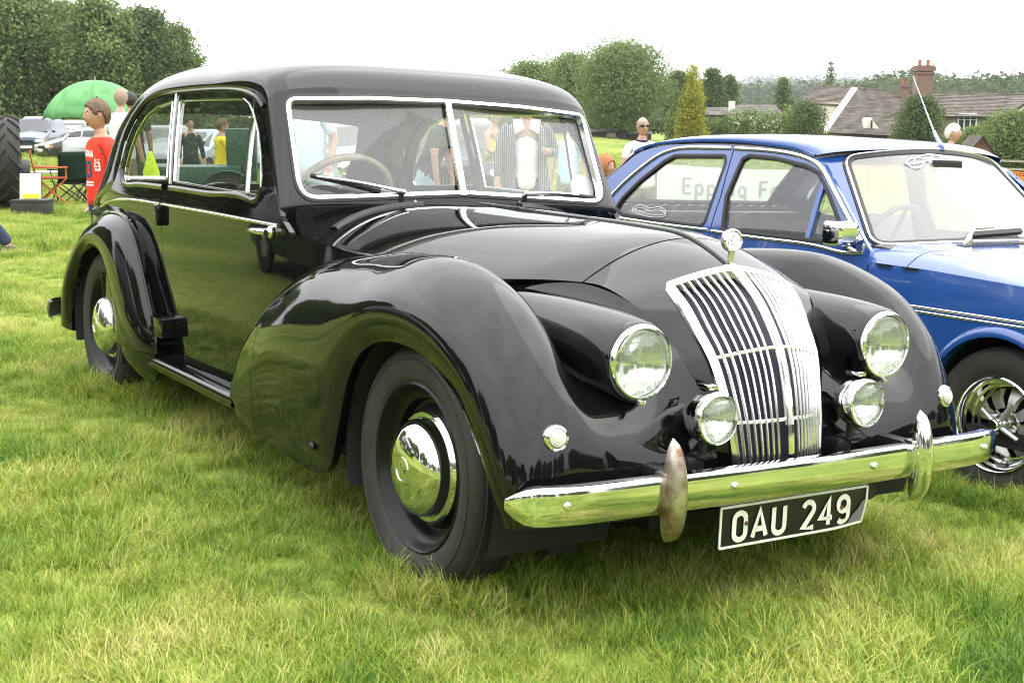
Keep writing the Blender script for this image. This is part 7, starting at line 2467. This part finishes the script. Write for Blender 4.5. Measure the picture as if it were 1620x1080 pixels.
pw = pmat('white_print', (.78, .78, .78), .7); pn = pmat('navy_print', (.03, .035, .10), .7)
mb = MB()
st_, tw = text_strokes('NTIMA', .065, gap=.10)
for ch_, ss in st_:
    for s_ in ss: ribbon(mb, [(px - tw / 2, 1.285 + py + .25 * -(px - tw / 2) ** 2 * 4) for px, py in s_], .014, chest)
st_, tw = text_strokes('NCER', .045, gap=.10)
for ch_, ss in st_:
    for s_ in ss: ribbon(mb, [(.105 + py * 1.0, 1.27 - (px)) for px, py in s_], .010, chest)
for z in (1.055, 1.03):
    ribbon(mb, [(-.06, z), (-.01, z + .004), (.04, z), (.09, z + .003)], .014, chest)
mb.build('shirt_print', pw, sh_, smooth=False)
mb = MB()
for dx in (-.075, .015):
    st_, tw = text_strokes('3', .15, gap=.1)
    for ch_, ss in st_:
        for s_ in ss: ribbon(mb, [(px + dx - .02, 1.10 + py) for px, py in s_], .032, chest)
mb.build('shirt_number', pn, sh_, smooth=False)
# man in white behind him, dark-haired man beyond
g, h = stand(192, 17.5, 141); person('man in a white t-shirt seen from behind under the green parasol', g, 160, h=h, shirt=WHT, trousers=KHK, hair=HGY2, hairstyle='short', head_turn=30, skin=SKIN_P, bulk=1.12)
g, h = stand(209, 19, 146); person('dark-haired man almost hidden behind the saloon roof corner', g, 200, h=h, shirt=NAVY, trousers=DENIM, hair=HDK)
# man with sunglasses between the cars
g, h = stand(1016, 16.5, 186)
m_ = person('man in sunglasses and white polo shirt between the two cars', g, 8, h=h, shirt=WHT, trousers=KHK, hair=HGY2, hairstyle='bald', head_turn=10, skin=SKIN_P, bulk=1.15)
tb_, bd_, sh_, hc_, hk_, fw_, rg_ = m_
mb = MB()
for sg in (-1, 1):
    c = hc_ + rg_ * sg * .033 + fw_ * .092 + np.array([0, 0, .010]); mb.rbox(c, (.050, .012, .030), .008, np.stack([rg_, -fw_, [0, 0, 1]], 1))
    mb.tube([hc_ + rg_ * sg * .06 + fw_ * .088 + np.array([0, 0, .018]), hc_ + rg_ * sg * .082 + fw_ * .0 + np.array([0, 0, .016])], .003, 5)
mb.tube([hc_ - rg_ * .012 + fw_ * .1 + np.array([0, 0, .014]), hc_ + rg_ * .012 + fw_ * .1 + np.array([0, 0, .014])], .003, 5)
mb.build('sunglasses', M['black_trim'], tb_)
mb = MB(); a = np.linspace(0, 2 * math.pi, 20, endpoint=False); mb.tube([(.072 * math.cos(q), .072 * math.sin(q) - .002, 1.475 + .012 * math.sin(q)) for q in a], .018, 8, closed=True); mb.build('collar', NAVY, sh_)
# white-haired man right, child with ginger hair
g, h = stand(1506, 18, 197); person('white-haired man in a pink checked shirt beyond the blue car roof, facing right', g, 75, h=h, shirt=PINK, trousers=KHK, hair=HWH, skin=SKIN_P)
g, h = stand(958, 13, 252); person('ginger-haired child peeping over the tail of the blue car', g, 40, h=h, shirt=RED, trousers=DENIM, hair=HGI, hairstyle='bob')
# people seen through the saloon windscreen
g, h = stand(486, 13.5); person('man in a pale blue short-sleeved shirt and light trousers seen through the windscreen', g, 0, h=1.80, shirt=PBLUE, trousers=LDEN, hair=HGR, bulk=1.18, arms={-1: [(-.27, .02, 1.18), (-.17, -.13, 1.02)], 1: [(.27, .02, 1.18), (.22, -.08, .96)]}, waist=.03)
g, h = stand(672, 14.5); person('man in a dark navy top stooping beside the old black car', g, 75, h=1.74, shirt=NAVY, trousers=LDEN, hair=HDK, lean=.45, arms={-1: [(-.24, -.10, 1.14), (-.22, -.20, .88)], 1: [(.24, -.10, 1.14), (.22, -.24, .88)]})
g, h = stand(832, 12.0)
wm = person('woman in a pinstriped jacket over a white blouse seen through the windscreen', g, 4, h=1.68, shirt=cloth('white_blouse', (.78, .78, .78)), sleeve='none', trousers=BLK, hair=HBR, hairstyle='bob', arms={-1: [(-.25, .02, 1.16), (-.27, -.06, .92)], 1: [(.27, .05, 1.18), (.18, -.13, 1.20)]}, bulk=.98)
tb_ = wm[0]
# jacket: two open fronts, back and long sleeves in pinstripe
PIN = pmat('pinstripe_cloth', (.02, .02, .024), .85)
t_ = PIN.node_tree; wv = NN(t_, 'ShaderNodeTexWave', Scale=17.0, Distortion=.6); wv.bands_direction = 'X'; tcj = NN(t_, 'ShaderNodeTexCoord'); crj = NN(t_, 'ShaderNodeValToRGB')
crj.color_ramp.elements[0].position = .80; crj.color_ramp.elements[0].color = (.022, .022, .026, 1); crj.color_ramp.elements[1].position = .92; crj.color_ramp.elements[1].color = (.5, .5, .5, 1)
t_.links.new(tcj.outputs['Object'], wv.inputs['Vector']); t_.links.new(wv.outputs['Fac'], crj.inputs['Fac']); t_.links.new(crj.outputs['Color'], bs(PIN).inputs['Base Color'])
a = np.linspace(R(-62), R(242), 36)
rows = []
for z, rx, ry, op in ((1.45, .12, .085, 0), (1.40, .185, .115, .1), (1.28, .205, .145, .25), (1.12, .185, .145, .3), (1.0, .20, .15, .2), (.86, .225, .165, -.05), (.74, .235, .165, -.2)):
    aa = np.linspace(R(-62 + op * 20), R(242 - op * 20), 36)
    rows.append([(rx * math.cos(q), ry * math.sin(q), z) for q in aa])
mb = MB(); mb.grid(np.array(rows)); jo = mb.build('jacket', PIN, tb_, angle=None); sdm = jo.modifiers.new('thick', 'SOLIDIFY'); sdm.thickness = .012
sl = []
for sg, ar in ((-1, [(-.25, .02, 1.16), (-.27, -.06, .92)]), (1, [(.27, .05, 1.18), (.18, -.13, 1.20)])):
    link('sleeve', skin_mesh('sleeve', [[(sg * .14, .01, 1.41, .075), (sg * .19, .01, 1.40, .078), (*ar[0], .060), (ar[1][0] + (ar[0][0] - ar[1][0]) * .12, ar[1][1] + (ar[0][1] - ar[1][1]) * .12, ar[1][2] + (ar[0][2] - ar[1][2]) * .12, .050)]], PIN, 2), None, jo)
for sg in (-1, 1):
    mb = MB(); mb.add([(sg * .02, -.10, 1.41), (sg * .05, -.065, 1.50), (sg * .13, -.10, 1.49), (sg * .11, -.135, 1.36)], [(0, 1, 2, 3)]); co = mb.build('collar', bpy.data.materials['white_blouse'], tb_, smooth=False); co.modifiers.new('thick', 'SOLIDIFY').thickness = .006
g, h = stand(781, 19); hv = person('person in a yellow hi-vis waistcoat and blue jeans seen through the windscreen', g, 60, h=1.72, shirt=HIV, sleeve='none', trousers=LDEN, hair=HBR, arms={-1: [(-.24, -.05, 1.16), (-.12, -.26, 1.10)], 1: [(.24, -.05, 1.16), (.12, -.26, 1.10)]})
g, h = stand(900, 17.5, 186); person('grey-haired person in a sky blue shirt at the far right of the windscreen', g, -20, h=h, shirt=SKYB, trousers=KHK, hair=HGR)
# yellow waterproof seen through the door window; jeans at the left edge
g, h = stand(350, 21, 190); person('person in a bright yellow waterproof seen through the saloon door window', g, 120, h=h, shirt=YEL, sleeve='long', trousers=BLK, hair=HBR, bulk=1.15, arms={-1: [(-.24, -.08, 1.17), (-.12, -.22, 1.25)], 1: [(.25, -.08, 1.17), (.14, -.24, 1.25)]})
g, h = stand(300, 24, 186); person('person in dark clothes standing by the pale blue car', g, 30, h=h, shirt=NAVY, sleeve='long', trousers=BLK, hair=HDK)
g = ground_at(-66, 13.2); person('walker in dark jeans stepping in at the left picture edge', g, -70, h=1.78, shirt=NAVY, sleeve='long', trousers=DENIM, hair=HDK, legs={-1: [(-.10, -.22, .55), (-.10, -.05, .16)], 1: [(.10, .10, .46), (.10, .40, .05)]})
# onlookers behind the photographer (mirrored in the chrome)
_kids2 = {}
for x in bpy.data.objects:
    if x.parent is not None: _kids2.setdefault(x.parent.name, []).append(x)
_pp = [o for o in bpy.data.objects if o.name.startswith('person') and o.parent is None and 'windscreen' in o['label']]
for i, (x, y, rz) in enumerate([(-7.5, -3.5, 120), (-8.3, -3.0, 100), (-6.0, -8, 150), (-3.6, -9.5, 170), (1.5, -11, 190), (-11, 3, 90)]):
    o = copy_tree(_pp[i % len(_pp)], None, _kids2); o.location = (x, y, float(gz(x, y))); o.rotation_euler = (0, 0, R(rz)); o['label'] = 'onlooker standing behind the photographer'; o['group'] = 'onlookers behind the photographer'
# ------------------------------------------------------------------ parasol, chairs, sign, tractor
GRN = cloth('green_nylon', (.10, .27, .10), (.15, .35, .15), 3)
g = ground_at(150, 26); par = thing('parasol', 'large bright green fishing parasol tilted over camp chairs', 'parasol', tuple(g), 0)
ap = at(150, 127, 26) - g; rim_z = at(100, 190, 26)[2] - g[2]; rad = (at(232, 190, 26)[0] - at(66, 190, 26)[0]) / 2
for k in range(8):
    a0, a1 = k * math.pi / 4 + .2, (k + 1) * math.pi / 4 + .2
    P = []
    for q in np.linspace(0, 1, 9):
        row = []
        for s_ in np.linspace(0, 1, 7):
            a = a0 + (a1 - a0) * s_; pin = 1 - .045 * math.sin(s_ * math.pi) * q
            r = rad * math.sin(q * 1.25) / math.sin(1.25) * pin
            z = ap[2] - (ap[2] - rim_z) * (1 - math.cos(q * 1.25)) / (1 - math.cos(1.25)) + .05 * math.sin(s_ * math.pi) * q ** 3
            row.append((ap[0] + r * math.cos(a), ap[1] + r * math.sin(a), z))
        P.append(row)
    mb = MB(); mb.grid(np.array(P)); o = mb.build('canopy_panel', GRN, par, angle=None); o.modifiers.new('thick', 'SOLIDIFY').thickness = .004
    e = np.array(P)[:, 0]; mb = MB(); mb.tube(e - [0, 0, .012], .006, 6); mb.build('rib', M['black_trim'], par)
mb = MB(); mb.tube([(ap[0], ap[1], -.1), (ap[0], ap[1], ap[2] + .07)], .016, 8); mb.build('pole', M['silver_rim'], par)
# camp chairs
DKG = cloth('dark_green_canvas', (.014, .034, .022))
def camp_chair(u, d, yaw, label, mat, s=1.0):
    g = ground_at(u, d); t = thing('camp_chair', label, 'chair', tuple(g), R(yaw), 'folding camp chairs by the parasol'); t.scale = (s,) * 3
    tb = lambda pts: MB().tube(pts, .011, 6).build('leg', M['black_trim'], t)
    for sg in (-1, 1):
        tb([(sg * .27, -.25, 0), (-sg * .27, -.25, .42)]); tb([(sg * .27, .22, 0), (-sg * .27, .22, .42)])
        tb([(sg * .27, -.25, 0), (sg * .27, .22, .42)]); tb([(sg * .27, .22, 0), (sg * .27, -.25, .62)])
        MB().tube([(sg * .27, .22, .40), (sg * .28, .36, .92)], .011, 6).build('back_post', M['black_trim'], t)
        mb = MB(); mb.rbox((sg * .29, -.02, .625), (.07, .46, .02), .008); mb.build('armrest', mat, t)
    xx, yy = np.meshgrid(np.linspace(-.26, .26, 9), np.linspace(-.26, .22, 7), indexing='ij')
    mb = MB(); mb.grid(np.stack([xx, yy, .41 - .05 * np.cos(xx / .26 * 1.5) * np.cos(yy * 4)], -1)); o = mb.build('seat', mat, t, angle=None); o.modifiers.new('thick', 'SOLIDIFY').thickness = .008
    xx, q = np.meshgrid(np.linspace(-.28, .28, 9), np.linspace(0, 1, 7), indexing='ij')
    mb = MB(); mb.grid(np.stack([xx, .20 + .17 * q + .05 * np.cos(xx / .28 * 1.5), .40 + .54 * q], -1)); o = mb.build('backrest', mat, t, angle=None); o.modifiers.new('thick', 'SOLIDIFY').thickness = .008
    return t
camp_chair(106, 21.5, 215, 'dark green folding camp chair with its back to us', DKG, .92)
camp_chair(140, 21.8, 150, 'black camp chair half hidden behind the boy', M['black_trim'], .95)
# orange director's chair
g = ground_at(76, 21.0); t = thing('director_chair', 'orange wooden folding chair beside the white sign', 'chair', tuple(g), R(110))
ORW = noise_col(pmat('orange_wood', (.50, .12, .03), .5), (.40, .09, .02), (.58, .16, .05), 6)
for sg in (-1, 1):
    for y0, y1 in ((-.24, .24), (.24, -.24)):
        MB().tube([(sg * .24, y0, 0), (sg * .24, y1, .44)], .013, 6).build('leg', ORW, t)
    MB().tube([(sg * .25, .22, .40), (sg * .25, .30, .86)], .014, 6).build('back_post', ORW, t)
    mb = MB(); mb.rbox((sg * .26, 0, .60), (.05, .50, .025), .008); mb.build('armrest', ORW, t)
    MB().tube([(sg * .25, -.22, .42), (sg * .25, -.22, .60)], .012, 6).build('arm_post', ORW, t)
mb = MB(); mb.rbox((0, 0, .43), (.50, .44, .02), .008); mb.build('seat', cloth('rust_canvas', (.30, .06, .03)), t)
mb = MB(); mb.rbox((0, .28, .76), (.50, .02, .18), .008); mb.build('backrest', bpy.data.materials['rust_canvas'], t)
# folding table with a red flask and jug
g = ground_at(84, 22.5); t = thing('folding_table', 'small folding table with a pale top behind the orange chair', 'table', tuple(g), 0)
mb = MB(); mb.rbox((0, 0, .52), (.75, .5, .03), .01); mb.build('table_top', noise_col(pmat('pale_top', (.55, .50, .42), .6), (.48, .43, .36), (.60, .56, .48), 5), t)
for x in (-.33, .33):
    for y in (-.2, .2): MB().tube([(x, y, 0), (x * .95, y, .51)], .011, 6).build('leg', M['silver_rim'], t)
for dx, lab, mt, r, hh in ((-.03, 'red flask standing on the folding table', pmat('red_enamel', (.5, .03, .02), .3), .05, .17), (.10, 'white jug standing on the folding table', WHITE, .06, .20)):
    mb = MB(); mb.lathe([(0, 0), (r, 0), (r, hh * .75), (r * .7, hh * .9), (r * .7, hh), (0, hh)], (g[0] + .2 + dx * 1.5, g[1] - .1, g[2] + .536), (0, 0, 1), 18)
    if 'jug' in lab: mb.tube([(g[0] + .2 + dx * 1.5 + r * math.cos(q) + .03, g[1] - .1, g[2] + .65 + .06 * math.sin(q)) for q in np.linspace(-1.4, 1.4, 8)], .008, 6)
    tag(mb.build('flask' if 'flask' in lab else 'jug', mt), lab, 'flask' if 'flask' in lab else 'jug')
# white sign propped on a black box
g = ground_at(43, 19.0); mb = MB(); mb.rbox((g[0], g[1], g[2] + .10), (.50, .36, .20), .01); mb.rbox((g[0], g[1], g[2] + .205), (.52, .38, .03), .006)
tag(mb.build('black_box', noise_col(pmat('scuffed_black', (.02, .02, .02), .6), (.014, .014, .014), (.04, .04, .038), 6)), 'low black box on the grass holding up the white sign', 'box')
t = thing('display_board', 'framed white notice with a yellow foot, propped on a black box', 'sign', (g[0] - .02, g[1], g[2] + .22), 0)
Rl = rotm('X', -10)
mb = MB(); mb.rbox(Rl @ np.array([0, 0, .185]), (.30, .02, .37), .006, Rl); mb.build('frame', WHITE, t)
mb = MB(); mb.box(Rl @ np.array([0, -.013, .20]), (.25, .004, .31), Rl); mb.build('notice', pmat('notice_paper', (.82, .82, .80), .8), t, smooth=False)
mb = MB(); mb.box(Rl @ np.array([0.01, -.016, .045]), (.24, .004, .07), Rl); mb.build('yellow_strip', pmat('yellow_card', (.75, .72, .03), .7), t, smooth=False)
# tractor at the left edge: cleated rear wheel, small front wheel
g = ground_at(10, 20.2); trc = thing('vintage_tractor', 'old tractor at the left picture edge with a big cleated rear tyre', 'tractor', tuple(g), R(20))
def tractor_wheel(x, y, r, wd, lugs):
    t = thing('wheel', None, None, (x, y, r)); t.parent = trc
    mb = MB(); mb.lathe([(r * .55, -wd * .40), (r * .80, -wd * .5), (r * .93, -wd * .46), (r * .965, -wd * .25), (r * .975, 0), (r * .965, wd * .25), (r * .93, wd * .46), (r * .80, wd * .5), (r * .55, wd * .40)], (0, 0, 0), (1, 0, 0), 48); mb.build('tyre', M['rubber'], t)
    if lugs:
        mlug = None
        for k in range(lugs):
            for sg in (-1, 1):
                a = 2 * math.pi * (k + (.5 if sg > 0 else 0)) / lugs
                P = []
                for q in np.linspace(0, 1, 5):
                    aa = a + q * .30; xx = sg * (.02 + q * wd * .47); rr = r * (.97 - .05 * q ** 2)
                    er = np.array([0, math.cos(aa), math.sin(aa)]); et = np.array([0, -math.sin(aa), math.cos(aa)])
                    P.append([er * rr + [xx, 0, 0] - et * .035, er * (rr + .035) + [xx, 0, 0] - et * .020, er * (rr + .035) + [xx, 0, 0] + et * .020, er * rr + [xx, 0, 0] + et * .035])
                mb = MB(); mb.grid(np.array(P)); mb.build('cleat', M['rubber'], t, smooth=False)
    mb = MB(); mb.lathe([(r * .57, -wd * .2), (r * .50, -wd * .1), (r * .2, -.02), (0, -.02)], (0, 0, 0), (1, 0, 0), 28); mb.build('wheel_disc', pmat('tractor_wheel_paint', (.06, .02, .016), .6), t)
for x in (0, -1.56): tractor_wheel(x, 0, .70, .36, 18)
for x in (.22, -1.4): tractor_wheel(x, 1.2, .36, .17, 0)
TG = pmat('tractor_green', (.02, .07, .04), .45)
mb = MB(); mb.rbox((-.78, .0, .75), (.45, .9, .5), .06); mb.build('gearbox', M['under'], trc)
mb = MB(); mb.rbox((-.85, 1.3, .95), (.5, 1.5, .45), .08); mb.build('bonnet', TG, trc)
for sg in (-1, 1):
    a = np.linspace(.2, 2.6, 14); mb = MB(); mb.grid(np.array([[(sg * .42 - .78 + q, .60 * math.cos(k), .70 + .60 * math.sin(k)) for k in a] for q in (-.10, .10)])); o = mb.build('mudguard', TG, trc, angle=None); o.modifiers.new('t', 'SOLIDIFY').thickness = .01
mb = MB(); mb.tube([(-.78, .25, 1.0), (-.78, .1, 1.35)], .02, 8); mb.tube([(-.78 + .2 * math.cos(k), .1 + .05 * math.sin(k), 1.36 + .18 * math.sin(k)) for k in np.linspace(0, 6.283, 24, endpoint=False)], .015, 6, closed=True); mb.build('steering_wheel', M['black_trim'], trc)
mb = MB(); mb.rbox((-.78, -.35, 1.02), (.45, .4, .08), .03); mb.build('seat', M['under'], trc)
mb = MB(); mb.box((-.60, -.55, .62), (1.1, .05, .05)); mb.box((-.60, -.55, .54), (1.1, .03, .03)); mb.build('drawbar', M['silver_rim'], trc, smooth=False)
# green trailer box with a stationary engine, seen through the door window
g = ground_at(322, 19); tr = thing('green_trailer', 'dark green vintage trailer with a tall green box, seen through the saloon door window', 'trailer', tuple(g), R(8))
DGR = noise_col(pmat('dark_green_paint', (.012, .06, .04), .4), (.01, .05, .033), (.018, .075, .05), 5)
mb = MB(); mb.rbox((-.15, 0, .62), (1.35, .9, .42), .02); mb.build('body', DGR, tr)
mb = MB(); mb.rbox((.52, .1, .98), (.42, .5, .75), .03); mb.build('engine_box', DGR, tr)
for sg in (-1, 1):
    mb = MB(); mb.lathe([(.20, -.05), (.33, -.05), (.35, 0), (.33, .05), (.20, .05)], (.35, sg * .52, .35), (0, sg, 0), 24); mb.build('tyre', M['rubber'], tr)
    a = np.linspace(.1, 3.0, 12); mb = MB(); mb.grid(np.array([[(.35 + .42 * math.cos(k), sg * .52 + q, .35 + .42 * math.sin(k)) for k in a] for q in (-.1, .1)])); o = mb.build('mudguard', DGR, tr, angle=None); o.modifiers.new('t', 'SOLIDIFY').thickness = .01
g = ground_at(222, 15.5); mb = MB(); mb.rbox((g[0], g[1], g[2] + .36), (.42, .5, .72), .02); tag(mb.build('white_cool_box', WHITE), 'white box seen low in the saloon quarter window', 'box')
g, h = stand(236, 16.5); mb = MB(); mb.lathe([(.14, 0), (.14, .05), (.10, .08), (.10, .55), (.02, .80), (0, .80)], (g[0], g[1], g[2] + .2), (0, 0, 1), 16); tag(mb.build('marker_post', HIV), 'lime yellow hooded marker post in the saloon quarter window', 'marker')
# ------------------------------------------------------------------ thin summer haze over the valley
hz = bpy.data.materials.new('summer_haze'); hz.use_nodes = True
t_ = hz.node_tree; t_.nodes.clear()
_pv = NN(t_, 'ShaderNodeVolumePrincipled'); _pv.inputs['Color'].default_value = (.86, .90, .95, 1); _pv.inputs['Density'].default_value = .00022; _pv.inputs['Anisotropy'].default_value = .3
_o = NN(t_, 'ShaderNodeOutputMaterial'); t_.links.new(_pv.outputs['Volume'], _o.inputs['Volume'])
mb = MB(); zmin = -300.0
mb.box((0, 1350, 36), (5700, 4800, 124)); tag(mb.build('haze', hz, None, smooth=False), kind='stuff')
